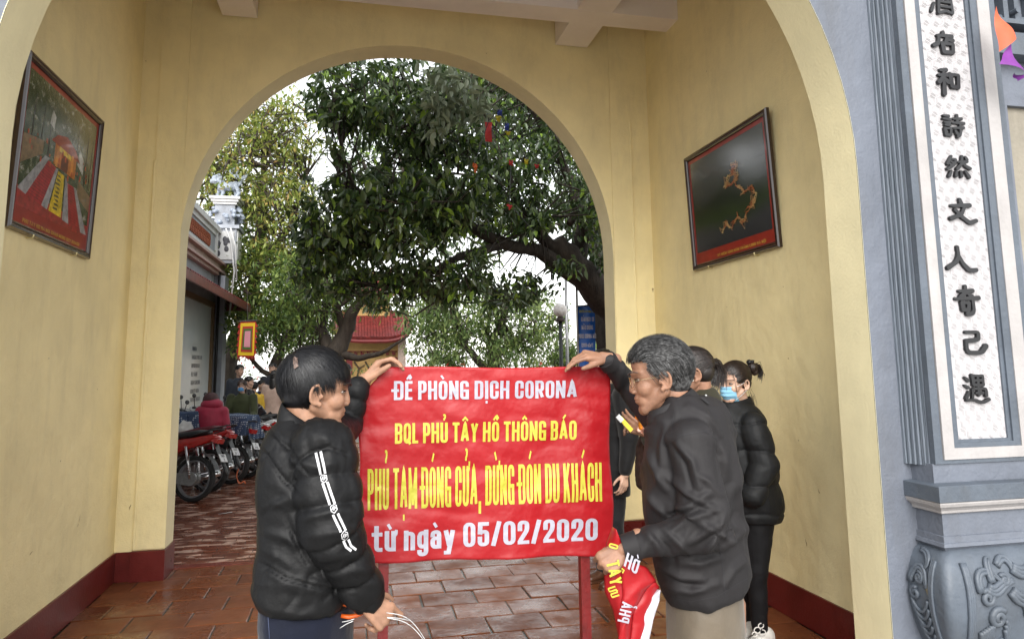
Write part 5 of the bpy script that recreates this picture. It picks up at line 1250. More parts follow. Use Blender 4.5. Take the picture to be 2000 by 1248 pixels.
# ================================================================ other people
def figure(px, Yd, label, height=1.62, face=(0, -1), coat=(.02, .02, .025), trousers=(.015, .015, .02), hair='short', skin=None, lean=0., coatlen=.52, arms=None,
           group=None, vox=.012, hairc=(.008, .007, .007), shoec=(.02, .02, .02), fat=1., seat=None, mask=None, puff=False, x0=None):
    """a whole dressed person: one body, clothes and hair on it. arms: two lists of joint offsets (forward, side, height fraction)"""
    base = at(px, 745, Yd); root = empty('person', (base.x if x0 is None else x0, Yd, 0), 0, label, 'person', group)
    f_ = Vector((face[0], face[1], 0)).normalized(); r_ = Vector((f_.y, -f_.x, 0)); H = height
    L = lambda f, s, h: f_*f*H+r_*s*H+Vector((0, 0, h*H))
    hs_ = H/7.4/.235; ln = lean
    Rh = rot(f_, -8-ln*30); ho = L(.02+ln*.28, 0, .925-ln*.10)
    skin = skin or SK_C; b = MB()
    head_shape(b, ho, Rh, hs_, neck=True, neckdir=L(ln*.20, 0, .81-ln*.05), fem=True)
    hip = L(0, 0, .50)
    b.chain([L(ln*.18, 0, .79-ln*.04), hip], [.045*H, .045*H])
    ss = .118*fat
    for sx in (-1, 1):
        if seat is None: b.chain([L(0, sx*.048, .48), L(.01, sx*.052, .27), L(0, sx*.055, .045)], [.045*H, .03*H, .02*H])
    A = arms or [[(0, .13, .62), (.02, .14, .47)], [(0, .13, .62), (.02, .14, .47)]]
    aj = []
    for sx, a in zip((-1, 1), A):
        sh = L(ln*.17, sx*(ss-.012), .79-ln*.05); el = L(a[0][0], sx*a[0][1], a[0][2]); wr = L(a[1][0], sx*a[1][1], a[1][2]); aj.append((sh, el, wr))
        b.chain([sh, el, wr], [.03*H, .024*H, .017*H])
        d = (wr-el).normalized(); hand_shape(b, wr, d, r_*sx, f_, per=[(24, 30, 20)]*4, s=.9*H/1.7)
    blob('body', b, skin, root, vox*.45, 2, eye_dents(ho, Rh, hs_))
    cm = clothmat('cloth %.3f %.3f %.3f' % coat, coat, .7, .3, 12)
    c = MB(); cl = coatlen; w = .125*fat
    def S(h, hw, dd, off=0): return (L(off, 0, h), r_*hw*H, f_*dd*H)
    c.loft([S(.845-ln*.05, .040, .042, ln*.2), S(.80-ln*.05, .085, .055, ln*.19), S(.76-ln*.04, w-.01, .066, ln*.16), S(.68, w-.012, .070, ln*.11), S(.60, .096*fat, .066, ln*.05), S(.52, .102*fat, .070), S(max(.40, .83-cl+.02), .106*fat, .074), S(.83-cl, .104*fat, .072)], 24)
    for sh, el, wr in aj: c.chain([sh, el, el+(wr-el)*.88], [.046*H*fat, .038*H*fat, .028*H], 14)
    amp = .010 if puff else .004
    def fn(co, no):
        z = co[:, 2]; d = amp*(.6-2*np.abs(vnoise(co, 9, px*.1, 2)))
        if puff: d = d*.3+.012*(np.abs(np.sin(np.pi*z/.085+.4*vnoise(co, 4, 3, 1)))**.5-.7)
        return co+no*d[:, None]
    blob('coat', c, cm, root, vox, 3, fn)
    tm = clothmat('cloth %.3f %.3f %.3f' % trousers, trousers, .75, .3, 12)
    t = MB(); t.loft([S(.54, .085, .06), S(.49, .098, .07), S(.455, .094, .066)], 20)
    for sx in (-1, 1): t.chain([L(0, sx*.05, .47), L(.012, sx*.053, .27), L(0, sx*.055, .05)], [.056*H, .040*H, .033*H], 14)
    blob('trousers', t, tm, root, vox, 3, lambda co, no: co+no*(.004*(1-2*np.abs(vnoise(co, 10, 3, 2))))[:, None])
    for sx in (-1, 1): shoe(root, L(.0, sx*.055, 0), f_, mat('shoe %.2f' % shoec[0], shoec, .4), L=.155*H)
    if hair == 'short':
        hairpiece(root, ho, Rh, hs_, mat('hair %.3f' % hairc[0], hairc, .4, .2, 40), lambda p: (p.y > .03 and p.z > .065) or (-.0 < p.y <= .03 and p.z > .03) or (p.y <= 0 and p.z > -.045), lambda p: Vector((p.x, -.2, -.6)), 500, .04, .008, width=.006, caps=(((0, -.020, .046), (.079, .096, .082)), ((0, -.052, -.002), (.070, .058, .064))), seed=int(px))
    else:
        ll = .11 if hair == 'bob' else .26
        o_ = hairpiece(root, ho, Rh, hs_, mat('hair %.3f' % hairc[0], hairc, .4, .2, 40), lambda p: (p.y > .04 and p.z > .06) or (p.y <= .04 and p.z > -.03), lambda p: Vector((p.x, -.4, -1)), 500, ll*.6, .01, width=.006, caps=(((0, -.020, .046), (.081, .098, .084)), ((0, -.052, -.010), (.078, .066, .085)), ((0, -.064, -.04-ll*.40), (.080, .050, .07+ll*.42))), seed=int(px))
    T = lambda x, y, z: ho+Rh @ (Vector((x, y, z))*hs_)
    if mask:
        facemask(root, ho, Rh, hs_, mask)
    return root, ho, Rh, hs_
def facemask(root, ho, Rh, s, col):
    T = lambda x, y, z: ho+Rh @ (Vector((x, y, z))*s)
    MM = mat('pleated mask %.2f' % col[2], col, .75, .05, 20, .1, 200); mb = MB(); vs = []; NX, NZ = 20, 22
    for j in range(NZ+1):
        t = j/NZ; z = -.012-.092*t
        for i in range(NX+1):
            a = (i/NX-.5)*2; prof = .108-.006*abs(t-.35)*2-(.030*max(0, t-.62)/.38) - .052*abs(a)**2.0
            w = .058*(1-.22*max(0, t-.6)/.4-.05*(1-t)); pl = .0022*sin(t*pi*8)*(1-abs(a)**4)
            vs.append(T(a*w, prof+pl, z))
    mb.add(vs, [(j*(NX+1)+i, (j+1)*(NX+1)+i, (j+1)*(NX+1)+i+1, j*(NX+1)+i+1) for j in range(NZ) for i in range(NX)])
    o = mb.build('face_mask', MM, root, smooth=True); q = o.modifiers.new('s', 'SOLIDIFY'); q.thickness = .001
    ST = mat('white elastic', (.7, .7, .7), .6)
    for sx in (-1, 1):
        for z0, z1 in ((-.016, .012), (-.088, -.036)): MB().tube([T(sx*.055, .062, z0), T(sx*.072, .025, (z0+z1)/2), T(sx*.081, -.012, z1)], .0012*s, 5).build('ear_loop', ST, root)

# ---- young woman with the mask: hero-quality, seen three-quarter
YG = 3.86
girl = empty('person', (2.05, YG, 0), 0, 'young woman in blue face mask and black puffer coat, standing by the right wall', 'person')
RG = rot((-.93, -.36), -6, -4); oG = at(1434, 747, YG-.02); sG = .99
g = MB(); head_shape(g, oG, RG, sG, fem=True, jaw=.92, neckdir=at(1450, 805, YG+.02))
secG = [(782, 1412, 1462, .05), (800, 1402, 1482, .09), (822, 1398, 1496, .125), (850, 1400, 1504, .14), (890, 1404, 1512, .15), (930, 1410, 1520, .16), (975, 1414, 1526, .17), (1000, 1420, 1530, .17), (1014, 1432, 1522, .15)]
g.loft([sec(y, xl+26, xr-26, YG, d-.04) for y, xl, xr, d in secG if y > 810 and y < 1010])
hg = sec(1010, 1440, 1518, YG, .1)[0]; lb, la = at(1478, 1105, YG+.0), Vector((at(1484, 1225, YG+.05).x, YG+.05, .09))
g.chain([hg+Vector((-.03, 0, 0)), lb+Vector((-.02, -.03, 0)), la+Vector((-.02, -.03, 0))], [.07, .042, .030]); g.chain([hg+Vector((.02, .1, 0)), lb+Vector((.02, .12, 0)), la+Vector((.05, .16, 0))], [.07, .042, .030])
blob('body', g, SK_C, girl, .0042, 3, eye_dents(oG, RG, sG, .004))
face_bits(girl, oG, RG, sG, lips=False, lid=.6)
facemask(girl, oG, RG, sG, (.20, .42, .58))
HG = mat('dark brown hair', (.016, .010, .008), .38, .25, 40, island=True, rand=.4)
hairpiece(girl, oG, RG, sG, HG, lambda p: (p.y > .05 and p.z > .054) or (.0 < p.y <= .05 and p.z > .006) or (p.y <= 0 and p.z > (.016 if p.y > -.03 else -.045)), lambda p: Vector((p.x*.2, -1, .18)), 3000, .08, .008, (.076, .098, .087), (0, -.014, .034), .003, (((0, -.018, .043), (.077, .095, .080)), ((0, -.050, -.005), (.072, .062, .060))), 4)
mb = MB()
bun = at(1469, 718, YG+.0); mb.ell(bun, (.030, .034, .034)); mb.ell(bun+Vector((.014, .0, -.022)), (.022, .024, .026))
rg = random.Random(5)
for k in range(130):
    a = bun+Vector((rg.gauss(.01, .008), rg.gauss(0, .01), rg.gauss(-.0, .01))); mb.tube([a, a+Vector((.028, 0, .006+rg.gauss(0, .006))), a+Vector((.044+rg.gauss(0, .004), 0, -.022)), a+Vector((.040+rg.gauss(0, .005), 0, -.05+rg.gauss(0, .01)))], [.0016, .0016, .0012, .0006], 4)
for k in range(16):
    a = at(1468+rg.gauss(0, 3), 770+rg.gauss(0, 5), YG); mb.tube([a, a+Vector((.012+rg.gauss(0, .004), 0, -.04)), a+Vector((.018+rg.gauss(0, .006), 0, -.075))], [.0009, .0007, .0004], 4)
for k in range(5):
    a = oG+RG @ (Vector((-.045+rg.gauss(0, .006), .068, .066))*sG); mb.tube([a, oG+RG @ (Vector((-.064, .070, .02))*sG), oG+RG @ (Vector((-.066+rg.gauss(0, .002), .060+rg.gauss(0, .004), -.035))*sG)], [.0010, .0009, .0005], 4)
hb_ = mb.build('hair_bun', HG, girl); hb_['kind'] = 'stuff'
BOW = mat('black bow ribbon', (.006, .006, .007), .5)
MB().ell(bun+Vector((-.02, 0, .034)), (.012, .02, .016), Matrix.Rotation(.5, 3, 'Y')).ell(bun+Vector((-.002, 0, .036)), (.016, .02, .009), Matrix.Rotation(-.4, 3, 'Y')).build('hair_bow', BOW, girl)
PUFG = clothmat('black matte puffer', (.0075, .0080, .0088), .6, .4, 14, .0, .2)
j = MB(); j.loft([sec(y, xl, xr, YG, d) for y, xl, xr, d in secG])
j.chain([at(1470, 835, YG-.12), at(1492, 905, YG-.16), at(1470, 965, YG-.17)], [.085, .082, .07], 18); j.ell(at(1498, 975, YG), (.05, .13, .10))
def puffG(co, no):
    z = co[:, 2]; n = vnoise(co, 8, 2, 2)
    return co+no*(.020*(np.abs(np.sin(np.pi*(z+.03*n+.10*co[:, 0])/.165))**.42-.75)+.006*(.5-np.abs(vnoise(co, 15, 6, 2))))[:, None]
jG = blob('puffer_coat', j, PUFG, girl, .0072, 4, puffG)
cb = MB(); collar(cb, colring((1398, 822), (1480, 806), YG, .085), colring((1405, 790), (1466, 772), YG, .066), t=.01)
build_collar('collar', cb, PUFG, girl)
LEG = clothmat('black leggings', (.005, .005, .006), .7, .2, 12, .0)
t = MB(); t.chain([hg+Vector((-.025, -.02, 0)), lb+Vector((-.018, -.03, 0)), la+Vector((-.02, -.03, .0))], [.115, .064, .044], 18); t.chain([hg+Vector((.02, .08, 0)), lb+Vector((.02, .12, 0)), la+Vector((.05, .16, 0))], [.11, .062, .042], 18)
blob('leggings', t, LEG, girl, .007, 3, lambda co, no: co+no*(.003*(1-2*np.abs(vnoise(co, 13, 3, 2))))[:, None])
SNK = mat('white sneaker canvas', (.55, .53, .50), .6, .08, 30, .2, 90)
for dv in (Vector((-.02, -.05, 0)), Vector((.05, .14, 0))):
    s_ = shoe(girl, Vector((la.x, la.y, 0))+dv, (-.9, -.35), SNK, L=.235)
mb = MB(); c0 = Vector((la.x-.06, la.y-.09, .085))
for ox, oz, rr_, a0 in ((-.012, .03, .020, 0), (.012, .052, .016, 1.4), (.02, .015, .018, 2.6), (-.03, .01, .016, 4)):
    mb.tube([c0+Vector((ox+rr_*cos(a0+a), -.005, oz+rr_*.8*sin(a0+a))) for a in [2*pi*k/14 for k in range(13)]], .0032, 5)
mb.build('lace_bow', SNK, girl)
adopt(girl)

# ---- woman behind the grey-haired man, head bowed over her packets
YW = 3.0
wom = empty('person', (1.50, YW, 0), 0, 'woman with dark ponytail and pearl earring, half hidden behind the grey-haired man', 'person')
RW = rot((-.95, .28), -14, 0); oW = at(1350, 729, YW); sW = .93
w = MB(); head_shape(w, oW, RW, sW, fem=True, jaw=.95, neckdir=at(1376, 792, YW))
secW = [(758, 1358, 1398, .05), (776, 1345, 1410, .09), (804, 1325, 1413, .11), (860, 1300, 1412, .12), (920, 1290, 1410, .13), (1000, 1292, 1410, .13), (1060, 1300, 1408, .12)]
w.loft([sec(y, xl+25, xr-25, YW, d-.04) for y, xl, xr, d in secW if y > 800])
ea, eb = at(1300, 890, YW-.1), at(1262, 845, YW-.12); w.chain([at(1350, 810, YW-.1), ea, eb], [.04, .035, .024])
ec, ed = at(1290, 880, YW+.15), at(1262, 828, YW+.05); w.chain([at(1360, 815, YW+.15), ec, ed], [.04, .035, .024])
hand_shape(w, eb, (-.85, 0, .45), (.1, -.9, -.5), (-.3, -.2, .9), per=[(30, 30, 20), (35, 35, 20), (40, 40, 20), (45, 40, 20)], s=.80)
hand_shape(w, ed, (-.95, 0, .1), (.1, .3, .9), (0, -.9, .2), per=[(35, 35, 20)]*4, s=.78)
hw_ = sec(1080, 1305, 1400, YW, .1)[0]
for sx in (-1, 1): w.chain([hw_+RTf*sx*.06, Vector((hw_.x+sx*.06, YW, .45)), Vector((hw_.x+sx*.06, YW, .06))], [.07, .045, .03])
blob('body', w, SK_B, wom, .0042, 3, eye_dents(oW, RW, sW)); face_bits(wom, oW, RW, sW)
hairpiece(wom, oW, RW, sW, HG, lambda p: (p.y > .03 and p.z > .055) or (0 < p.y <= .03 and p.z > .02) or (p.y <= 0 and p.z > -.05), lambda p: Vector((0, -1, .1)), 2200, .08, .008, (.076, .098, .087), (0, -.014, .034), .003, (((0, -.018, .043), (.077, .095, .080)), ((0, -.050, -.005), (.072, .062, .060))), 8)
mb = MB(); pt = [at(1384, 708, YW), at(1399, 712, YW+.02), at(1404, 728, YW+.02), at(1399, 750, YW+.02)]
for k in range(280):
    o_ = Vector((rg.gauss(0, .010), rg.gauss(0, .014), rg.gauss(0, .010))); mb.tube([p+o_*(.6+.4*i) for i, p in enumerate(pt)], [.0018, .0018, .0014, .0007], 4)
mb.chain(pt, [.022, .027, .022, .008]); mb.build('ponytail', HG, wom)
MB().ell(at(1383, 703, YW), (.010, .02, .022)).build('hair_clip', BOW, wom)
MB().ell(at(1353, 743, YW-.092), (.0045, .0045, .0045)).build('pearl_earring', mat('pearl', (.7, .68, .6), .15), wom)
OLV = clothmat('dark olive coat cloth', (.022, .020, .010), .75, .3, 10); BRF = mat('brown fleece', (.035, .012, .007), .9, .4, 90, .8, 300)
j = MB(); j.loft([sec(y, xl, xr, YW, d) for y, xl, xr, d in secW]); j.chain([at(1350, 810, YW-.1), ea, eb+(ea-eb)*.25], [.07, .055, .042]); j.chain([at(1360, 815, YW+.15), ec, ed+(ec-ed)*.2], [.07, .055, .04])
blob('coat', j, OLV, wom, .008, 4, lambda co, no: co+no*(.006*(1-2*np.abs(vnoise(co, 9, 3, 2))))[:, None])
j = MB(); j.loft([sec(y, xl, xr, YW-.02, d) for y, xl, xr, d in [(838, 1254, 1300, .08), (870, 1244, 1300, .09), (920, 1241, 1300, .09), (950, 1244, 1300, .09), (958, 1252, 1296, .06)]])
blob('fleece_front', j, BRF, wom, .006, 2, lambda co, no: co+no*(.004*vnoise(co, 60, 3, 2))[:, None])
MB().tube([at(1352, 778, YW-.07), at(1362, 788, YW-.1), at(1378, 776, YW-.1)], .009, 8).build('red_collar', mat('red knit', (.25, .02, .02), .8), wom)
j = MB()
for sx in (-1, 1): j.chain([hw_+RTf*sx*.05, Vector((hw_.x+sx*.06, YW, .45)), Vector((hw_.x+sx*.06, YW, .06))], [.09, .06, .05])
blob('trousers', j, LEG, wom, .01, 3)
for sx in (-1, 1): shoe(wom, (hw_.x+sx*.06, YW, 0), (-.9, .3), BSH, L=.24)
adopt(wom)
# things she holds
SN = empty('snack_bag', at(1252, 822, YW-.13), 0, 'crinkled orange foil snack bag in the woman\'s hands beside the grey-haired man', 'snack bag'); sn = Vector(SN.location)
def crumple(c, r, seed, vox=.004):
    b_ = MB().ell(c, r)
    return b_, (lambda co, no: co+no*(.010*(1-2*np.abs(vnoise(co, 34, seed, 3))))[:, None])
b_, fn_ = crumple((0, 0, .012), (.028, .02, .045), 3); blob('foil_bag', b_, mat('orange foil', (.75, .16, .01), .18, .3, 30, metal=.35, col2=(.8, .42, .05)), SN, .003, 1, fn_)
b_, fn_ = crumple((.012, -.004, -.035), (.034, .02, .032), 7); blob('pink_wrapper', b_, mat('pink clear wrapper', (.55, .22, .14), .12, .3, 40, metal=.3, col2=(.75, .5, .4)), SN, .003, 1, fn_)
PH = empty('yellow_packet', at(1222, 828, YW-.15), 0, 'small yellow and clear packet held out in the half hidden woman\'s fingers', 'packet')
MB().box((0, 0, 0), (.018, .008, .075), Matrix.Rotation(radians(-42), 3, 'Y')).build('packet', mat('yellow packet film', (.72, .58, .03), .25, .15, 40, coat=.4), PH)
MB().box((-.026, -.002, .024), (.02, .007, .03), Matrix.Rotation(radians(-42), 3, 'Y')).build('clear_end', mat('clear packet film', (.55, .55, .55), .15, .1, 30, coat=.4), PH)

# ---- man in black behind the notice
mk, ho, Rh, hs_ = figure(1183, 5.22, 'man in black coat and brown leather shoes, behind the red notice', 1.72, (-.9, -.3), (.006, .006, .007), (.008, .008, .010), fat=1.12, coatlen=.46, vox=.010, shoec=(.07, .028, .014),
       arms=[[(0, .15, .62), (.03, .15, .47)], [(-.02, .16, .62), (.04, .15, .50)]])
# ---- person in jeans in the courtyard, seen between the left man and the notice
figure(672, 10.5, 'person in dark jacket and blue jeans seen between the left man and the notice', 1.66, (.5, .8), (.010, .010, .016), (.025, .06, .15), shoec=(.5, .5, .5), vox=.014)
GR = 'visitors gathered by the lake'
CG = [
 (466, 15.2, 'man in a dark grey jacket standing tallest at the left of the lakeside crowd', 1.68, (.6, -.8), (.028, .034, .045), (.02, .02, .03), 'short', None),
 (484, 13.6, 'boy with spiky black hair in a black jacket in the lakeside crowd', 1.46, (.9, -.3), (.010, .010, .012), (.012, .012, .016), 'short', None),
 (497, 14.0, 'child in a yellow and black jacket with back to camera', 1.36, (-.2, 1), (.62, .40, .03), (.012, .012, .018), 'short', None),
 (509, 14.4, 'child in a navy tracksuit beside the yellow jacket', 1.38, (.7, -.6), (.014, .018, .05), (.014, .018, .05), 'short', None),
 (535, 14.0, 'woman with long dark hair in a pale beige coat, seen from behind', 1.56, (.3, 1), (.42, .30, .24), (.01, .01, .014), 'long', None),
 (532, 16.0, 'smiling man in a dark coat behind the woman in the beige coat', 1.72, (-.1, -1), (.02, .022, .03), (.015, .015, .02), 'short', None),
 (552, 15.0, 'child in a white cap and red jacket at the right of the lakeside crowd', 1.22, (-.5, -.8), (.45, .03, .04), (.03, .10, .42), 'cap', None)]
for px, Yd, lab, H_, fc, cc, tcc, hr, mk_ in CG:
    r_, ho, Rh, hs_ = figure(px, Yd, lab, H_, fc, cc, tcc, hr if hr != 'cap' else 'short', coatlen=.62 if 'beige' in lab else .42, vox=.016, group=GR)
    T = lambda x, y, z: ho+Rh @ (Vector((x, y, z))*hs_)
    if hr == 'cap': MB().ell(T(0, -.01, .06), (.09*hs_, .105*hs_, .075*hs_), Rh).build('cap', mat('white cap', (.6, .6, .62), .7), r_)
    if 'yellow' in lab:
        f_ = Vector((fc[0], fc[1], 0)).normalized(); q = Matrix((Vector((f_.y, -f_.x, 0)), f_, Vector((0, 0, 1)))).transposed()
        MB().box(Vector((0, 0, .62*H_))-f_*.02, (.30, .26, .07), q).build('black_band', mat('black band', (.01, .01, .01), .7), r_)
figure(474, 12.4, 'woman in olive coat and blue mask among the parked motorbikes', 1.42, (-.2, -1), (.035, .042, .016), (.012, .012, .014), 'bob', hairc=(.035, .016, .010), mask=(.08, .30, .62), fat=1.15, vox=.013,
       arms=[[(.05, .16, .62), (.20, .17, .55)], [(.05, .15, .62), (.16, .12, .54)]])
# ---- woman in the red coat sitting with her back to us
YR = 10.6
redw = empty('person', at(414, 840, YR).to_2d().to_3d(), 0, 'woman in a crimson quilted coat with a black belt, hunched with her back to us', 'person')
b = MB(); b.ell(at(413, 797, YR+.1), (.085, .10, .09)); b.cap(at(413, 800, YR+.05), at(413, 830, YR), .06, .08)
sR = [(788, 398, 432, .08), (800, 388, 439, .13), (822, 383, 443, .15), (838, 388, 438, .14), (856, 382, 440, .16), (875, 378, 444, .17)]
b.loft([sec(y, xl+9, xr-9, YR, d-.06) for y, xl, xr, d in sR if y > 799])
for sx in (-1, 1):
    k1 = at(414, 868, YR)+RTf*sx*.12; b.chain([k1, k1+Vector((0, .35, .02)), Vector((k1.x, YR+.38, .08))], [.08, .06, .04])
blob('body', b, SK_C, redw, .012, 2)
CRM = clothmat('crimson quilted coat', (.30, .010, .040), .6, .35, 12, .1)
j = MB(); j.loft([sec(y, xl, xr, YR, d) for y, xl, xr, d in sR])
j.chain([at(392, 805, YR), at(387, 838, YR), at(388, 862, YR+.15)], [.08, .07, .05]); j.chain([at(436, 805, YR), at(441, 838, YR), at(438, 862, YR+.15)], [.08, .07, .05])
blob('coat', j, CRM, redw, .011, 3, lambda co, no: co+no*(.014*(np.abs(np.sin(np.pi*(co[:, 2])/.075))**.5-.7)*(co[:, 2] < at(414, 842, YR).z)+.004*vnoise(co, 14, 3, 2))[:, None])
j = MB().ell(at(414, 790, YR+.0), (.15, .12, .085)).ell(at(414, 784, YR+.05), (.10, .11, .10)); blob('hood', j, CRM, redw, .01, 3)
MB().ell(at(412, 780, YR+.04), (.105, .12, .10), None, 24, 16).build('hair', mat('reddish dark hair', (.05, .012, .012), .55, .4, 60, .8, 120, stretch=(3, 3, .6)), redw, smooth=True)
mb = MB(); c_, u_, v_ = sec(841, 388, 438, YR, .15); mb.loft([(c_+Vector((0, 0, -.035)), u_*1.06, v_*1.08), (c_+Vector((0, 0, .035)), u_*1.04, v_*1.06)], 28); mb.build('belt', mat('black belt band', (.012, .008, .010), .5), redw)
j = MB()
for sx in (-1, 1):
    k1 = at(414, 868, YR)+RTf*sx*.12; j.chain([k1, k1+Vector((0, .35, .02)), Vector((k1.x, YR+.38, .08))], [.10, .075, .055])
blob('trousers', j, LEG, redw, .014, 2)
adopt(redw)
for sx in (-1, 1): o_ = shoe(redw, (sx*.12, .40, 0), (0, 1), BSH, L=.24)

# ================================================================ motorbikes
TYRE = mat('tyre rubber', (.014, .014, .014), .75, .2, 60, .4, 90); RIMM = mat('dull alloy rim', (.30, .30, .31), .35, .15, 30, metal=.8); CHR = mat('chrome', (.6, .6, .6), .15, .1, 20, metal=1.)
BPL = mat('black bike plastic', (.018, .018, .019), .45, .15, 20); SEATM = mat('black vinyl seat', (.016, .016, .017), .42, .15, 20, .15, 200); TAILR = mat('red tail lens', (.42, .012, .010), .12, .1, 20, coat=.8)
PLT = mat('white number plate', (.62, .62, .62), .4, .05, 20); PLK = mat('plate print', (.02, .02, .02), .5); CHC = mat('grey chain case', (.28, .28, .27), .35, .15, 20, metal=.5); WPL = mat('pearl white bike plastic', (.60, .60, .58), .25, .05, 20, coat=.5)
def motorbike(x, y, ang, label, body, seatm=None, cast=False, lean=8, plate='29S1 46217', rack=False, scale=.96):
    root = empty('motorbike', (x, y, 0), ang, label, 'motorbike', 'motorbikes parked in a row in the courtyard'); root.rotation_euler = (radians(lean), 0, ang); root.scale = (scale,)*3
    def wheel(cx, r, w, name):
        mb = MB(); n = 30; prof = [(r-.055, -w*.30), (r-.035, -w*.5), (r-.012, -w*.42), (r, 0), (r-.012, w*.42), (r-.035, w*.5), (r-.055, w*.30), (r-.055, -w*.30)]
        mb.lathe([(a, b) for a, b in prof], (cx, 0, r), n, 'Y', cap=False); t = mb.build(name, TYRE, root, auto=40)
        mb = MB(); mb.lathe([(r-.054, -w*.32), (r-.072, -w*.30), (r-.072, w*.30), (r-.054, w*.32)], (cx, 0, r), n, 'Y', cap=False); mb.lathe([(.03, -.05), (.035, -.03), (.035, .03), (.03, .05)], (cx, 0, r), 14, 'Y')
        if cast:
            for k in range(5):
                a = 2*pi*k/5; mb.box((cx+cos(a)*(r-.075)*.55, 0, r+sin(a)*(r-.075)*.55), ((r-.075)*.95, .03, .026), Matrix.Rotation(-a, 3, 'Y'))
        else:
            for k in range(18):
                a = 2*pi*k/18; b2 = a+(.5 if k % 2 else -.5); mb.tube([(cx+.03*cos(b2), .03*(1 if k % 2 else -1), r+.03*sin(b2)), (cx+(r-.07)*cos(a), 0, r+(r-.07)*sin(a))], .0016, 4, cap=False)
        mb.build('rim', RIMM, t, auto=30)
        MB().lathe([(.075, -.025), (.08, .0), (.075, .025)], (cx, 0, r), 18, 'Y').build('brake_hub', BPL if cast else CHC, t, auto=30)
        return t
    R = .285
    wheel(-.62, R, .085, 'rear_wheel'); wheel(.62, R, .075, 'front_wheel')
    bm_ = mat('bike paint %.3f %.3f %.3f' % body, body, .22, .08, 10, coat=.8)
    # side fairing tapering up to the tail
    def side(pts, w0, w1, name, m, y0=0.):
        mb = MB(); n = len(pts)
        vs = [(px_, -(w0 if px_ > -.4 else w1)*k_, pz_) for k_ in (1.,) for px_, pz_ in pts]+[(px_, (w0 if px_ > -.4 else w1), pz_) for px_, pz_ in pts]
        mb.add(vs, [tuple(range(n)), tuple(range(2*n-1, n-1, -1))]+[(i, (i+1) % n, n+(i+1) % n, n+i) for i in range(n)]); o = mb.build(name, m, root, fixn=True)
        q = o.modifiers.new('b', 'BEVEL'); q.width = .018; q.segments = 3; q.limit_method = 'ANGLE'; o.data.shade_smooth(); return o
    fair = side([(.05, .52), (-.10, .46), (-.42, .62), (-.78, .73), (-.90, .80), (-.86, .84), (-.60, .80), (-.30, .75), (.0, .72), (.10, .62)], .125, .085, 'side_fairing', bm_)
    side([(.52, .88), (.34, .55), (.20, .28), (.30, .24), (.42, .38), (.55, .62), (.62, .90)], .17, .17, 'leg_shield', bm_)
    side([(.50, .98), (.44, .90), (.64, .84), (.74, .92), (.64, 1.06)], .14, .14, 'headset', bm_)
    mb = MB(); mb.loft([((.16, 0, .70), (0, .06, 0), (0, 0, .02)), ((.06, 0, .745), (0, .11, 0), (0, 0, .045)), ((-.18, 0, .76), (0, .135, 0), (0, 0, .055)), ((-.40, 0, .805), (0, .13, 0), (0, 0, .060)), ((-.62, 0, .845), (0, .105, 0), (0, 0, .050)), ((-.76, 0, .865), (0, .06, 0), (0, 0, .024))], 22)
    mb.build('seat', seatm or SEATM, root, smooth=True)
    MB().box((-.88, 0, .765), (.10, .15, .06), Matrix.Rotation(radians(-20), 3, 'Y')).build('tail_light', TAILR, root)
    mb = MB()
    for sy in (-1, 1): mb.tube([(-.55, sy*.12, .80), (-.72, sy*.125, .85), (-.86, sy*.10, .89), (-.93, sy*.04, .90)], .009, 8)
    mb.tube([(-.93, -.04, .90), (-.94, 0, .90), (-.93, .04, .90)], .009, 8); mb.build('grab_rail', BPL, root, smooth=True)
    # rear mudguard with plate
    mb = MB(); vs = []; fs = []
    for k in range(12):
        a = radians(20+k*12); r_ = R+.045; cx, cz = -.62-cos(a)*r_*.98, R+sin(a)*r_
        vs += [(cx, -.055, cz), (cx, .055, cz)]
    mb.add(vs, [(2*k, 2*k+1, 2*k+3, 2*k+2) for k in range(11)]); mb.add([(-.86, -.05, .73), (-.86, .05, .73), (-1.04, .05, .40), (-1.04, -.05, .40)], [(0, 1, 2, 3)]); mb.build('rear_mudguard', BPL, root, smooth=False)
    P_ = MB().box((-.985, 0, .545), (.008, .145, .105), Matrix.Rotation(radians(28), 3, 'Y')).build('number_plate', PLT, root)
    q = Matrix.Rotation(radians(28), 3, 'Y')
    for ln_, zz in zip(plate.split(), (.012, -.040)):
        st, tw = text_strokes(ln_, .034, gap=.2); mb = MB()
        stroke_mesh(mb, st, lambda a, b, l: Vector((-.985, 0, .545))+q @ Vector((-.0052-l, -(a-tw/2), zz+b)), .1); mb.build('plate_number', PLK, P_)
    mb = MB().tube([(-.985, 0, .49), (-1.03, 0, .43), (-1.08, 0, .33)], [.03, .04, .028], 8, flat=.4); mb.build('mud_flap', BPL, root, smooth=True)
    mb = MB()
    for sy in (-1, 1): mb.tube([(-.62, sy*.10, R), (-.52, sy*.115, .68)], [.016, .022], 10)
    for k in range(9):
        for sy in (-1, 1): z = .34+k*.028; mb.lathe([(.024, -.006), (.027, 0), (.024, .006)], (-.62+(z-R)*.26, sy*.10, z), 10)
    mb.build('shock_absorber', CHR, root, smooth=True)
    mb = MB(); mb.prism([(-.62+cos(a)*.085, R+sin(a)*.085) for a in [pi*.5+pi*k/8 for k in range(9)]]+[(-.2, R-.03), (-.2, R+.05)], (0, .07, 0), (1, 0, 0), (0, 0, 1), (0, .03, 0)); o = mb.build('chain_case', CHC, root, fixn=True); o.data.shade_flat()
    mb = MB().tube([(.15, -.10, .26), (-.15, -.14, .22), (-.40, -.15, .26), (-.86, -.15, .36)], [.02, .03, .045, .042], 12); mb.build('exhaust', CHR, root, smooth=True)
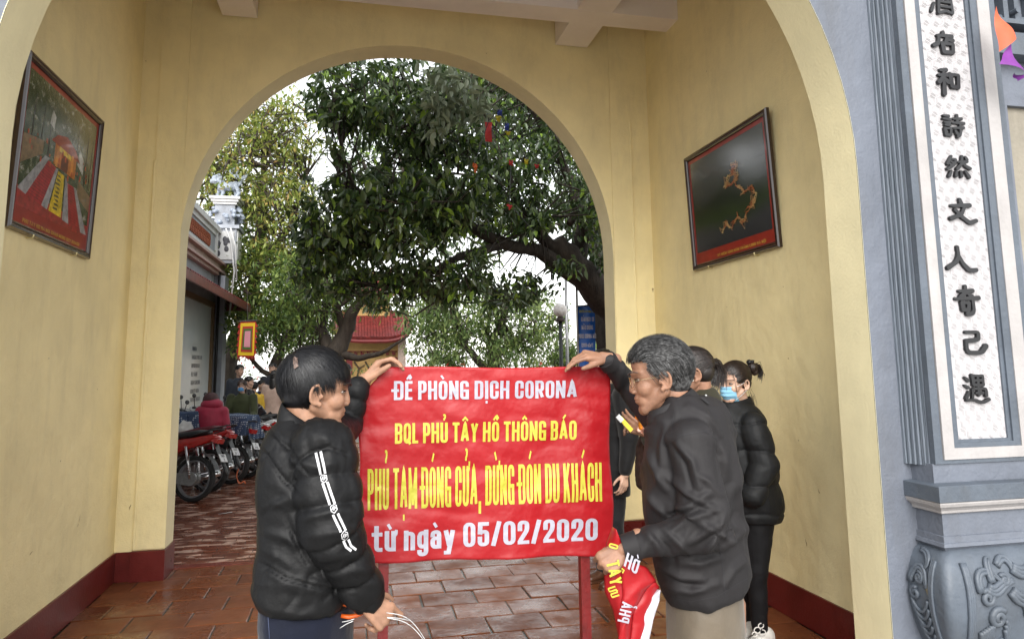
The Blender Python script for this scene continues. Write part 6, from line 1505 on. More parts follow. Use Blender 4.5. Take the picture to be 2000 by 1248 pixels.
    mb = MB().bx(-.18, .20, -.10, .10, .22, .46); mb.lathe([(.09, -.14), (.10, -.10), (.10, .10), (.09, .14)], (.02, 0, .30), 16, 'Y'); mb.build('engine', CHC, root, auto=30)
    mb = MB().tube([(.56, 0, .92), (.52, 0, 1.0)], .02, 8)
    for sy in (-1, 1): mb.tube([(.54, 0, .99), (.53, sy*.16, 1.01), (.46, sy*.33, 1.0)], .012, 8); mb.tube([(.48, sy*.24, 1.005), (.45, sy*.35, 1.0)], .018, 8)
    for sy in (-1, 1): mb.tube([(.60, sy*.065, .80), (.62, sy*.065, R)], .018, 8)
    mb.build('handlebar', BPL, root, smooth=True)
    for sy in (-1, 1):
        mb = MB().tube([(.50, sy*.24, 1.01), (.50, sy*.28, 1.16)], .006, 6); mb.ell((.50, sy*.29, 1.20), (.012, .05, .035)); mb.build('mirror', BPL, root, smooth=True)
    mb = MB(); vs = []
    for k in range(9):
        a = radians(10+k*17); r_ = R+.03; vs += [(.62+cos(a)*r_, -.05, R+sin(a)*r_), (.62+cos(a)*r_, .05, R+sin(a)*r_)]
    mb.add(vs, [(2*k, 2*k+1, 2*k+3, 2*k+2) for k in range(8)]); mb.build('front_mudguard', bm_, root)
    MB().tube([(-.10, .10, .25), (-.25, .22, .02)], .012, 6).build('side_stand', CHR, root)
    return root
A1 = radians(157)
MAR = mat('maroon vinyl seat', (.10, .012, .018), .4, .15, 20, .1, 150)
def bike_at(px, py, ang, *a, **k):
    """px, py: where the rear tyre touches the ground"""
    g_ = atz(px, py); s_ = k.get('scale', .96); return motorbike(g_.x+.62*s_*cos(ang), g_.y+.62*s_*sin(ang), ang, *a, **k)
BR_ = (.42, .012, .008)
b1 = bike_at(374, 981, A1, 'red underbone motorbike nearest to the gate with spoked wheels and black seat', BR_, plate='29D1 48326')
b2 = bike_at(404, 962, A1-.03, 'dark motorbike with a maroon seat just behind the nearest red one', (.34, .010, .010), MAR, plate='29H1 50731')
b3 = bike_at(448, 946, A1-.05, 'black scooter with five-spoke alloy wheel, third in the parked row', (.02, .02, .022), cast=True, plate='30F7 21904')
b4 = bike_at(480, 934, A1-.05, 'silver and white scooter with red tail lamp, fourth in the parked row', (.50, .50, .50), cast=True, plate='29L5 10842')
b5 = bike_at(502, 922, A1-.02, 'white motorbike at the far end of the row, beside the left man', (.62, .62, .62), plate='29C1 77350')
b6 = bike_at(520, 912, A1, 'grey motorbike mostly hidden behind the left man', (.25, .25, .26), plate='29M1 33618')
b7 = motorbike(-2.15, 12.6, radians(20), 'black motorbike turned the other way in front of the woman in the olive coat', (.015, .015, .02), plate='29N1 20455')
# decal on the nearest bike, cover cloth, bag
st, tw = text_strokes('WAVE 110', .05, gap=.1); mb = MB(); stroke_mesh(mb, st, lambda a, b, l: Vector((.02-a-b*.25*0, .127+l, .60+b+a*.22)), .1); o = mb.build('fairing_lettering', mat('silver decal', (.7, .6, .3), .4), b1)
def drape(name, label, cat, cx, cy, z0, w, d, drop, m, seed, ang=0., edge=None):
    root = empty(name, (cx, cy, 0), ang, label, cat); mb = MB(); NX, NY = 44, 44; vs = []
    for j in range(NY+1):
        for i in range(NX+1):
            u, v = (i/NX-.5)*2, (j/NY-.5)*2; ax, ay = abs(u)*(w/2+drop), abs(v)*(d/2+drop*.8)
            ex, ey = max(0, ax-w/2), max(0, ay-d/2); x = min(ax, w/2)+.12*ex; y = min(ay, d/2)+.12*ey
            wob = .022*sin(u*13+seed)*(ey > 0)*min(1, ey/.1)+.018*sin(v*11+seed)*(ex > 0)*min(1, ex/.1)
            z = z0-max(ex, ey)*.97+.03*noise.noise(Vector((u*2, v*2, seed)))+.012*noise.noise(Vector((u*7, v*7, seed)))
            vs.append(((x+wob)*(1 if u >= 0 else -1), (y+wob)*(1 if v >= 0 else -1), z))
    mb.add(vs, [(j*(NX+1)+i, j*(NX+1)+i+1, (j+1)*(NX+1)+i+1, (j+1)*(NX+1)+i) for j in range(NY) for i in range(NX)])
    o = mb.build('cloth', m, root, smooth=True); return root
def dotmat():
    M = bpy.data.materials.new('navy cloth with pale dots'); M.use_nodes = True; nt = M.node_tree; N = nt.nodes; L = nt.links; b = N['Principled BSDF']; b.inputs['Roughness'].default_value = .8
    tc = N.new('ShaderNodeTexCoord'); v = N.new('ShaderNodeTexVoronoi'); v.inputs['Scale'].default_value = 34; v.inputs['Randomness'].default_value = .25; L.new(tc.outputs['Object'], v.inputs['Vector'])
    r = N.new('ShaderNodeValToRGB'); r.color_ramp.elements[0].position = .28; r.color_ramp.elements[1].position = .34; r.color_ramp.elements[0].color = (.42, .46, .52, 1); r.color_ramp.elements[1].color = (.035, .06, .12, 1)
    L.new(v.outputs['Distance'], r.inputs[0]); L.new(r.outputs[0], b.inputs['Base Color']); return M
DOT = dotmat()
c_ = at(440, 850, 11.0); drape('seat_cover', 'navy cloth with pale dots thrown over the seat of a parked motorbike', 'cloth', c_.x, 11.0, .94, .85, .30, .34, DOT, 2, A1)
c_ = at(366, 880, 10.6); drape('leg_cover', 'navy dotted apron draped over the front of the leftmost motorbike', 'cloth', c_.x-.02, 10.6, 1.02, .30, .25, .30, DOT, 5, .3)
BG = empty('white_bag', at(362, 840, 10.5), .3, 'white crumpled bag resting on the motorbike at the left edge of the row', 'bag')
b_, fn_ = crumple((0, 0, 0), (.13, .09, .12), 4); blob('bag', b_, mat('white plastic bag', (.62, .62, .60), .4, .08, 9), BG, .010, 1, lambda co, no: co+no*(.03*(1-2*np.abs(vnoise(co, 9, 4, 3))))[:, None])
BG.rotation_euler = (0, .7, .3)
LCK = empty('bike_lock', atz(466, 946), 0, 'orange cable lock hanging at the alloy wheel of the black scooter', 'cable lock')
MB().tube(rnd([Vector((0, -.05, .22)), Vector((-.03, -.06, .12)), Vector((.02, -.07, .01)), Vector((.08, -.07, .06)), Vector((.10, -.06, .02))], .05, 6), .009, 8).build('cable', mat('orange cable', (.65, .16, .06), .3), LCK, smooth=True)
PAP = empty('litter', atz(440, 1003), .4, 'small white paper strip lying on the wet courtyard bricks', 'litter'); MB().add([(-.07, -.008, .006), (.07, -.02, .01), (.07, .0, .014), (-.07, .012, .006)], [(0, 1, 2, 3)]).build('paper', WPL, PAP)
# ================================================================ courtyard: kiosk, pavilion, lamp, signs, trees
XK = -3.15
kio = empty('kiosk', (XK, atx(400, 700, XK).y, 0), 0, 'grey kiosk with glazed notice window, red awning and ornamental parapet beside the motorbikes', 'kiosk')
kl = Vector(kio.location)
def kp(px, py, dx=0): p = atx(px, py, XK); return p
def under_k(o): o.matrix_parent_inverse = Matrix.Translation(-kl); return o
yA, yB = 7.0, atx(415, 650, XK).y
KG = mat('kiosk grey render', (.30, .32, .36), .7, .1, 3, .3, 30, dirt=.4); KW = mat('kiosk white trim', (.55, .55, .55), .6, .06, 5, dirt=.2)
PINK = mat('faded pink moulding', (.42, .30, .27), .7, .1, 5); BRWN = mat('brown window frame', (.20, .125, .06), .45, .15, 20, stretch=(3, 3, .5)); AWN = mat('dark red awning sheet', (.19, .035, .028), .45, .2, 6, dirt=.3)
zr = lambda px, py: atx(px, py, XK).z
zw0, zw1 = zr(410, 788), zr(412, 600); zc0, zc1 = zr(430, 545), zr(430, 520); zt = zr(440, 463)
under_k(MB().bx(XK-2.5, XK, yA, yB, 0, zw0-.12).build('lower_wall', KG, kio))
under_k(MB().bx(XK-2.5, XK-.0, yA, yB, zw1+.12, zc0).build('upper_wall', KG, kio))
mb = MB().bx(XK-.02, XK+.03, yA, yB-.02, zw0-.12, zw0).bx(XK-.02, XK+.03, yA, yB-.02, zw1, zw1+.12).bx(XK-.02, XK+.035, yB-.14, yB, zw0-.12, zw1+.12); under_k(mb.build('window_frame', BRWN, kio))
GLS = mat('notice window glass', (.62, .68, .70), .3, .2, 1.2, coat=.05, col2=(.74, .78, .78))
pn = under_k(MB().bx(XK-.03, XK-.02, yA, yB-.14, zw0, zw1).build('window_pane', GLS, kio))
PR = mat('faded blue notice print', (.06, .10, .16), .4)
rk = random.Random(11); mb = MB(); z = zw1-1.0
lines = ['THONG BAO', 'BAN QUAN LY PHU TAY HO', 'KINH MOI NHAN DAN', 'DI LE VAN MINH', 'GIU GIN VE SINH CHUNG', 'KHONG DOT VANG MA', 'TRAN TRONG THONG BAO', 'NOI QUY', 'GUI XE DUNG NOI QUY', 'XIN CAM ON']
for k in range(12):
    s = lines[k % len(lines)]; st, tw = text_strokes(s, .085, .16); y0_ = yB-.5-tw
    stroke_mesh(mb, st, lambda a, b, l: Vector((XK-.018+l, yB-.5-(1.0-tw/2)-tw/2+a-.4, z+b)), .2); z -= .17
mb.build('notice_print', PR, pn)
pil = under_k(MB().bx(XK-.4, XK+.22, yB+.001, yB+.5, 0, zc0).build('pillar', KG, kio))
mb = MB().tube([(XK+.10, yB-.02, .3), (XK+.10, yB-.02, zc0+.15)], .03, 10); under_k(mb.build('drain_pipe', mat('black drain pipe', (.02, .02, .022), .4), kio, smooth=True))
mb = MB(); 
for z0, z1, d in ((zc0, zc0+.07, .10), (zc0+.07, zc0+.12, .16), (zc0+.12, zc1-.05, .10), (zc1-.05, zc1, .20)): mb.bx(XK-2.5, XK+d, yA, yB+.6, z0+.001, z1)
under_k(mb.build('cornice', PINK, kio))
under_k(MB().bx(XK-.3, XK+.02, yA, yB, zc1, zt-.12).build('parapet', KG, kio))
mb = MB().bx(XK-.35, XK+.10, yA, yB+.05, zt-.12, zt); under_k(mb.build('parapet_coping', KW, kio))
p0, p1, p2_, p3 = zr(420, 500), zr(420, 468), zr(425, 528), 0
mb = MB().bx(XK+.02, XK+.06, yB-.28, yB-.12, zc1+.05, zt-.121).bx(XK+.02, XK+.06, yA, yB-.281, zc1+.05, zc1+.17).bx(XK+.02, XK+.05, yA, yB-.281, zt-.22, zt-.121); under_k(mb.build('parapet_frame', KW, kio))
zg0, zg1 = zc1+.42, zt-.5
mb = MB()
GR_ = mat('terracotta grille', (.26, .07, .03), .7, .2, 20)
y = yA+.1
while y < yB-.9:
    for r_ in range(3): mb.tube([(XK+.03, y+.08*cos(a), zg0+(r_+.5)*(zg1-zg0)/3+.09*sin(a)) for a in [2*pi*k/8 for k in range(9)]], .018, 4, cap=False)
    y += .15
g_o = under_k(mb.build('grille', GR_, kio)); g_o['kind'] = 'stuff'
under_k(MB().bx(XK+.0205, XK+.024, yA, yB-.8, zg0, zg1).build('grille_backing', mat('shadowed grille backing', (.09, .03, .015), .9), kio))
# awning: corrugated sheet on a fascia
mb = MB(); n = 240; za, zb = zw1+.42, zw1+.10; vs = []
for i in range(n+1):
    y = yA+(yB+.35-yA)*i/n; w_ = .018*sin(i*pi/2.0+.8); vs += [(XK+.02, y, za+w_), (XK+.75, y, zb+w_)]
mb.add(vs, [(2*i, 2*i+1, 2*i+3, 2*i+2) for i in range(n)]); aw = under_k(mb.build('awning', AWN, kio))
under_k(MB().bx(XK+.72, XK+.76, yA, yB+.35, zb-.16, zb-.02).build('awning_fascia', AWN, kio)); under_k(MB().prism([(XK+.02, za-.02), (XK+.75, zb-.03), (XK+.75, zb-.14), (XK+.02, zb-.14)], (0, yB+.30, 0), (1, 0, 0), (0, 0, 1), (0, .04, 0)).build('awning_end', AWN, kio))
# corner block with relief panel, pedestal
under_k(MB().bx(XK-.15, XK+.42, yB+.05, yB+.75, zc1+.001, zt+.02).bx(XK-.2, XK+.48, yB, yB+.8, zt+.02, zt+.10).build('corner_block', KG, kio))
mb = MB().bx(XK+.42, XK+.45, yB+.10, yB+.70, zc1+.08, zt-.02).bx(XK-.10, XK+.38, yB+.02, yB+.05, zc1+.08, zt-.05); under_k(mb.build('relief_panel', KW, kio))
mb = MB()
for k in range(7): mb.ell((XK+.14+rk.gauss(0, .08), yB+.015, zc1+.4+rk.gauss(0, .14)), (.05, .02, .07))
under_k(mb.build('relief_figure', mat('dark relief', (.06, .06, .07), .7), kio))
cx_, cy_ = XK+.12, yB+.42; mb = MB()
mb.lathe([(.26, 0), (.34, .10), (.40, .24), (.36, .34), (.30, .40), (.28, .50)], (cx_, cy_, zt+.10), 4)
ped = under_k(MB().bx(cx_-.22, cx_+.22, cy_-.22, cy_+.22, zt+.10, zt+.62).build('pedestal', KG, kio))
under_k(MB().bx(cx_-.34, cx_+.34, cy_-.34, cy_+.34, zt+.74, zt+.80).bx(cx_-.30, cx_+.30, cy_-.30, cy_+.30, zt+.68, zt+.74).bx(cx_-.26, cx_+.26, cy_-.26, cy_+.26, zt+.62, zt+.68).build('pedestal_cap', KW, kio))
mb = MB()
for k in range(46):
    a = rk.uniform(0, 2*pi); h_ = rk.uniform(.05, .48); r_ = .24+.12*sin(h_/.5*pi); mb.ell((cx_+cos(a)*r_, cy_+sin(a)*r_, zt+.12+h_), (.06, .06, .05))
LG = mat('blue grey glazed carving', (.20, .24, .32), .5, .4, 30, .3, 60, col2=(.42, .46, .52))
under_k(blob('carved_foliage', mb, LG, kio, .018, 1, lambda co, no: co+no*(.02*vnoise(co, 22, 3, 2))[:, None]))
mb = MB().tube([(XK+.2, yB-.03, zt+.0), (XK+.32, yB-.05, zt-.3), (XK+.42, yB-.04, zt-1.0), (XK+.35, yB-.03, zt-2.0)], .02, 6).tube([(XK+.3, yB-.03, zt+.02), (XK+.42, yB-.06, zt-.4), (XK+.48, yB-.04, zt-1.2)], .02, 6); under_k(mb.build('loose_cable', KW, kio, smooth=True))
LZ = zt+.80
lion = empty('lion_statue', (cx_, cy_, LZ), 0, 'grey guardian lion statue with curled tail, on the pedestal at the kiosk corner', 'statue')
mb = MB(); s_ = 1.0
mb.cap((-.12, 0, .30), (.18, 0, .36), .12, .115); mb.ell((-.26, 0, .50), (.14, .13, .14)); mb.ell((-.37, 0, .46), (.07, .08, .06)); mb.cap((-.14, 0, .38), (-.26, 0, .50), .11, .11)
for x, y, f in ((-.20, .07, -.05), (-.13, -.08, .04), (.16, .08, .05), (.24, -.08, .06)): mb.chain([(x, y, .28), (x+f, y, .14), (x-.01, y, .04)], [.065, .048, .042]); mb.ell((x-.045, y, .03), (.07, .045, .035))
for k in range(22): a = rk.uniform(0, 2*pi); mb.ell((-.22+.10*cos(a)*.6, rk.uniform(-.12, .12), .50+.12*sin(a)), (.04, .04, .04))
tq = [(.27, 0, .38), (.34, 0, .50), (.28, 0, .62), (.12, 0, .62), (.04, 0, .72), (.12, 0, .82), (.24, 0, .78), (.22, 0, .70)]
q = rnd([Vector(p) for p in tq], .08, 4); mb.chain(q, [.055-.0008*i for i in range(len(q))], 8)
for k in range(5): mb.chain([(.33, 0, .52+.01*k), (.44, (k-2)*.02, .58+.03*k), (.50+.02*k, (k-2)*.03, .66+.03*k)], [.035, .025, .01], 8)
blob('carved_lion', mb, LG, lion, .014, 1, lambda co, no: co+no*(.012*vnoise(co, 26, 3, 2))[:, None])
MB().bx(-.36, .36, -.18, .18, 0, .03).build('plinth', LG, lion)
lion.scale = (.92,)*3

# pavilion
YPV = 27.0
a0, a1 = at(668, 745, YPV), at(783, 745, YPV)
pav = empty('pavilion', ((a0.x+a1.x)/2, YPV, 0), 0, 'yellow shrine pavilion with dark red tiled roof tiers and red fretwork frieze', 'pavilion'); pvl = Vector(pav.location)
def up_(o): o.matrix_parent_inverse = Matrix.Translation(-pvl); return o
PY = mat('ochre shrine wall', (.42, .26, .09), .7, .1, 4, dirt=.25); PRD = mat('dark red fretwork', (.15, .012, .012), .55); RT_ = mat('dark red roof tile', (.15, .02, .018), .5, .3, 8, rand=.0)
zW = at(700, 662, YPV).z
up_(MB().bx(a0.x, a1.x, YPV, YPV+5, 0, zW).build('wall', PY, pav))
up_(MB().bx(a1.x-.12, a1.x+.16, YPV-.15, YPV+.15, 0, zW).build('corner_column', mat('pale pink column', (.55, .42, .36), .6), pav)); up_(MB().bx(a0.x-.16, a0.x+.12, YPV-.15, YPV+.15, 0, zW).build('corner_column', PY, pav))
zf0, zf1 = at(700, 698, YPV).z, at(700, 684, YPV).z; mb = MB(); w_ = (a1.x-a0.x-.3)
up_(MB().bx(a0.x+.12, a1.x-.12, YPV-.08, YPV-.0, zf1-.03, zf1+.05).bx(a0.x+.12, a1.x-.12, YPV-.06, YPV-.001, zf1+.05, zW-.1).build('frieze_board', PY, pav))
for k in range(8):
    x0 = a0.x+.14+w_*k/8; x1 = x0+w_/8; h_ = zf1-zf0; t = .055
    o_ = MB().bx(x0, x1-.01, YPV-.10, YPV-.04, zf1-t, zf1-.03).bx(x0+.05, x0+.05+t, YPV-.10, YPV-.04, zf1-h_*.7, zf1-t-.001).bx(x0+.05+t+.001, x1-.06, YPV-.10, YPV-.04, zf1-h_*.7, zf1-h_*.7+t).bx(x1-.06-t, x1-.06, YPV-.10, YPV-.04, zf1-h_*.7+t+.001, zf1-h_*.35); up_(o_.build('fretwork', PRD, pav))
up_(MB().bx(a1.x-.42, a1.x-.14, YPV-.09, YPV-.04, zf0-.8, zf0).build('fretwork_drop', PRD, pav)); up_(MB().bx(a0.x+.14, a0.x+.36, YPV-.09, YPV-.04, zf0-.6, zf0).build('fretwork_drop', PRD, pav))
mb = MB()
for k in range(5):
    p = [Vector((a0.x+.5+k*.38, YPV-.04, zf0-.9)), Vector((a0.x+.6+k*.36, YPV-.05, zf0-.4)), Vector((a0.x+.42+k*.4, YPV-.05, zf0-.15))]; mb.tube(p, .03, 6); mb.tube([p[1], p[1]+Vector((.2, 0, .12))], .025, 6)
up_(mb.build('painted_branch_relief', mat('dark branch paint', (.05, .03, .015), .6), pav))
def roof(z0, z1, x0, x1, y0, dy, nt, name):
    mb = MB()
    for k in range(nt+1):
        x = x0+(x1-x0)*k/nt; lift = .35*(abs(k/nt-.5)*2)**4
        mb.tube([(x, y0, z0+lift), (x, y0+dy*.5, z0+(z1-z0)*.42+lift*.5), (x, y0+dy, z1)], .085, 6)
    o = up_(mb.build(name, RT_, pav)); o['kind'] = 'stuff'
    vs = []
    for k in range(nt+1):
        x = x0+(x1-x0)*k/nt; lift = .35*(abs(k/nt-.5)*2)**4; vs += [(x, y0+.02, z0+lift-.03), (x, y0+dy, z1-.03)]
    up_(MB().add(vs, [(2*k, 2*k+2, 2*k+3, 2*k+1) for k in range(nt)]).build('roof_deck', RT_, pav))
    up_(MB().tube([(x0+(x1-x0)*k/12, y0+.0, z0-.10+.35*(abs(k/12-.5)*2)**4) for k in range(13)], .07, 6).build('eave_board', PRD, pav))
roof(zW-.02, zW+1.1, a0.x-.35, a1.x+.3, YPV-.7, 2.0, 26, 'roof_tiles'); zz = zW+1.15
up_(MB().bx(a0.x+.45, a1.x-.4, YPV+.9, YPV+3, zW+.5, zz+.55).build('upper_wall', PY, pav)); roof(zz+.5, zz+1.5, a0.x+.15, a1.x-.1, YPV+.4, 1.8, 18, 'roof_tiles')
up_(MB().tube([(a0.x+.2, YPV+2.1, zz+1.75), (a0.x+.6, YPV+2.1, zz+1.55), (a1.x-.5, YPV+2.1, zz+1.55), (a1.x-.15, YPV+2.1, zz+1.85)], .09, 8).build('ridge', PY, pav))

# lamp post, pole
YL = 13.0; c = at(1094, 606, YL); lamp = empty('street_lamp', (c.x, YL, 0), 0, 'globe lamp with a stained white sphere on a slim dark pole by the big tree', 'street lamp')
LGL = mat('stained white globe glass', (.62, .56, .50), .45, .2, 18, col2=(.78, .74, .70), mix=(.35, .55), dirt=.5, dirtscale=6)
MB().ell((0, 0, c.z), (.132, .132, .132), None, 28, 18).build('globe', LGL, lamp, smooth=True)
MB().lathe([(.07, -.03), (.085, .0), (.06, .06), (.03, .09)], (0, 0, c.z-.19), 16).build('collar', mat('dark rusty iron', (.035, .022, .016), .6, .3, 30), lamp, auto=30)
MB().tube([(0, 0, 0), (0, 0, 1.2), (0, 0, c.z-.16)], [.06, .04, .034], 12).build('pole', mat('dark green pole paint', (.012, .015, .013), .45), lamp, smooth=True)
c = at(1107, 640, 14.5); pole = empty('signal_pole', (c.x, 14.5, 0), 0, 'thin grey metal pole standing right of the globe lamp', 'pole'); MB().tube([(0, 0, 0), (0, 0, c.z+1.2)], .035, 10).build('tube', mat('galvanised pole', (.3, .3, .3), .4, metal=.6), pole, smooth=True)
# blue hanging banner
YS = 10.6; s0, s1 = at(1127, 598, YS), at(1166, 760, YS)
sg = empty('blue_banner', ((s0.x+s1.x)/2, YS, 0), 0, 'blue vertical banner with white health warning lettering hung beside the dark trunk', 'banner'); sgl = Vector(sg.location)
mb = MB(); vs = []
for j in range(21):
    for i in range(9): u, v = i/8, j/20; vs.append((s0.x+(s1.x-s0.x)*u-sgl.x, .02*sin(u*6+v*3), s0.z+(s1.z-s0.z)*v+(.02*u)))
mb.add(vs, [(j*9+i, j*9+i+1, (j+1)*9+i+1, (j+1)*9+i) for j in range(20) for i in range(8)]); sb = mb.build('cloth', mat('blue banner cloth', (.012, .12, .50), .45, .1, 8), sg, smooth=True)
SW = mat('white sign print', (.62, .60, .66), .5); SY = mat('yellow sign print', (.5, .5, .12), .5)
def sline(s, x0, x1, y, h, m):
    st, tw = text_strokes(s, 1., .2, .13, .08, .3); mb = MB(); A_, B_ = at(x0, y, YS), at(x1, y, YS); hh = h*YS/FPX
    stroke_mesh(mb, st, lambda a, b, l: Vector((A_.x+(B_.x-A_.x)*a/tw-sgl.x, -.03-l, A_.z+b*hh)), 9); mb.build('lettering', m, sb)
sline('KHUYẾN CÁO PHÒNG CHỐNG', 1130, 1163, 611, 5, SY)
sline('GIẢM NGUY CƠ', 1134, 1159, 628, 9, SW); sline('MẮC CHỦNG', 1135, 1157, 644, 9, SW); sline('VIRUS CORONA MỚI', 1129, 1163, 661, 9, SW); sline('(2019-nCoV)', 1135, 1157, 678, 8, SW); sline('CÁCH', 1137, 1155, 695, 8, SW)
MB().tube([(s0.x-sgl.x, 0, s0.z), (s1.x-sgl.x, 0, s0.z+.02)], .012, 6).build('hanging_rod', FRW, sg)
MB().tube([(s0.x-sgl.x, .0, 0), (s0.x-sgl.x, 0, s0.z+.4)], .02, 8).build('post', FRW, sg)
# festival flag
YFG = 13.5
fg = empty('festival_flag', at(484, 664, YFG), 0, 'square five-colour festival flag with red tooth-edged fringe hanging near the kiosk', 'flag'); fgl = Vector(fg.location)
def fq(pts, d): return [at(x, y, YFG-d)-fgl for x, y in pts]
def lerp4(a): cx, cy = 483.5, 662; return [(cx+(x-cx)*a[0], cy+(y-cy)*a[1]) for x, y in [(469, 629), (500, 628), (497, 697), (463, 696)]]
for nm, a, col, d in (('red_border', (1, 1), (.42, .015, .01), 0), ('yellow_band', (.90, .93), (.75, .50, .01), .008), ('red_band', (.66, .74), (.40, .03, .015), .016), ('green_band', (.52, .60), (.06, .13, .02), .024), ('pink_centre', (.36, .46), (.62, .25, .30), .032)):
    mb = MB(); mb.add(fq(lerp4(a), d), [(0, 1, 2, 3)]); mb.build(nm, mat(nm+' cloth', col, .7, .05, 5), fg)
for k in range(6):
    y0 = 634+k*10.5; x = 499.5-k*.45; mb = MB().add(fq([(x, y0-5), (x+4.2, y0+4.5), (x-.4, y0+4.5)], .002), [(0, 1, 2)]); mb.build('fringe_tooth', mat('red_border cloth', (.42, .015, .01)), fg)
for k in range(5):
    y0 = 636+k*12; x = 467.5-k*.8; mb = MB().add(fq([(x, y0-5), (x-3.6, y0+4.5), (x+.4, y0+4.5)], .002), [(0, 1, 2)]); mb.build('fringe_tooth', mat('red_border cloth', (.42, .015, .01)), fg)
mb = MB()
for k in range(12): x = 464+k*2.9; mb.add(fq([(x, 696), (x+1.9, 696), (x+1.2, 705+1.5*sin(k*2))], .002), [(0, 1, 2)])
mb.build('tassels', mat('red_border cloth', (.42, .015, .01)), fg)
MB().tube([at(466, 628, YFG)-fgl, at(503, 626, YFG)-fgl], .012, 6).tube([at(484, 627, YFG)-fgl, at(482, 560, YFG)-fgl], .005, 4).build('rod', FRW, fg)

# ---------------------------------------------------------------- trees
def leafmat(name, stops, rough=.38, trans=.3):
    M = bpy.data.materials.new(name); M.use_nodes = True; nt = M.node_tree; N = nt.nodes; L = nt.links; b = N['Principled BSDF']; b.inputs['Roughness'].default_value = rough; b.inputs['Coat Weight'].default_value = .35 if rough < .35 else 0; b.inputs['Coat Roughness'].default_value = .25
    g = N.new('ShaderNodeNewGeometry'); r = ramp(nt, g.outputs['Random Per Island'], stops)
    if name.startswith('leaf'):
        oi = N.new('ShaderNodeObjectInfo'); nt.links.new(oi.outputs['Random'], r.node.inputs[0])
    L.new(r, b.inputs['Base Color']); t = N.new('ShaderNodeBsdfTranslucent')
    h = N.new('ShaderNodeHueSaturation'); h.inputs['Value'].default_value = 1.5; h.inputs['Hue'].default_value = .49; L.new(r, h.inputs['Color']); L.new(h.outputs[0], t.inputs[0])
    mx = N.new('ShaderNodeMixShader'); mx.inputs[0].default_value = trans; L.new(b.outputs[0], mx.inputs[1]); L.new(t.outputs[0], mx.inputs[2]); L.new(mx.outputs[0], N['Material Output'].inputs[0]); return M
ST_BIG = [(.0, (.025, .052, .014)), (.35, (.055, .10, .030)), (.6, (.10, .155, .052)), (.82, (.18, .22, .125)), (.93, (.23, .37, .045)), (1.0, (.30, .46, .06))]
LF_B = leafmat('foliage of large leaves', ST_BIG, .30, .25); LF_Bo = leafmat('leaf of the large tree', ST_BIG, .30, .25)
LF_PALE = leafmat('foliage pale dusty', [(.0, (.16, .20, .12)), (.5, (.27, .31, .20)), (1., (.36, .40, .26))], .4, .2)
LF_Y = leafmat('foliage yellow green', [(.0, (.08, .13, .02)), (.3, (.17, .23, .04)), (.6, (.27, .32, .07)), (.85, (.38, .39, .11)), (1., (.44, .29, .10))], .5, .35)
LF_D = leafmat('foliage mid green', [(.0, (.04, .075, .018)), (.4, (.09, .155, .038)), (.8, (.17, .235, .055)), (1., (.26, .35, .075))], .5, .3)
LF_L = leafmat('foliage light green', [(.0, (.06, .11, .03)), (.4, (.13, .20, .06)), (.8, (.22, .29, .10)), (1., (.32, .38, .12))], .5, .4)
BARK = mat('dark wet bark', (.022, .015, .010), .8, .35, 14, .8, 40, stretch=(1, 1, .3), col2=(.06, .045, .032)); BARKM = mat('mossy brown bark', (.06, .042, .026), .8, .35, 14, .8, 40, stretch=(1, 1, .4))
LV = [(0, 0, 0), (.5, .28, .06), (.5, .72, .05), (0, 1, -.04), (-.5, .72, .05), (-.5, .28, .06)]
LT = np.array([(0, 0, 0), (.42, .25, .10), (.5, .55, .12), (.25, .85, .05), (0, 1, -.06), (-.25, .85, .05), (-.5, .55, .12), (-.42, .25, .10), (0, .3, 0), (0, .7, 0)])
LFc = [(0, 1, 8), (1, 2, 9, 8), (2, 3, 4, 9), (0, 8, 7), (7, 8, 9, 6), (9, 4, 5, 6)]
LTs = np.array([(0, 0, 0), (.5, .45, .06), (0, 1, 0), (-.5, .45, .06)]); LFs = [(0, 1, 2, 3)]
def leaf_cloud(rs_, centres, per, spread, L_, W_, droop, fine, out_bias=.5):
    """leaves in whorls round twig ends; returns list of (pos, Rmatrix, length, width)"""
    res = []
    for c in centres:
        ax = Vector((rs_.gauss(0, 1), rs_.gauss(0, 1), rs_.gauss(0, .6)-droop)).normalized()
        for k in range(per):
            a = rs_.uniform(0, 2*pi); o_ = ax.orthogonal().normalized(); s2 = ax.cross(o_)
            d = (o_*cos(a)+s2*sin(a)+ax*rs_.uniform(.1, 1.0)+Vector((0, 0, -droop*rs_.uniform(.4, 1.5)))).normalized()
            up = Vector((rs_.gauss(0, .5), rs_.gauss(0, .5), 1)); x = d.cross(up)
            if x.length < .1: x = d.orthogonal()
            x.normalize(); z = x.cross(d)
            p = c+ax*rs_.uniform(-1, 1)*spread*.5+Vector((rs_.gauss(0, 1), rs_.gauss(0, 1), rs_.gauss(0, 1)))*spread*.25
            res.append((p, Matrix((x, d, z)).transposed(), L_*rs_.uniform(.65, 1.25), W_*rs_.uniform(.8, 1.15)))
    return res
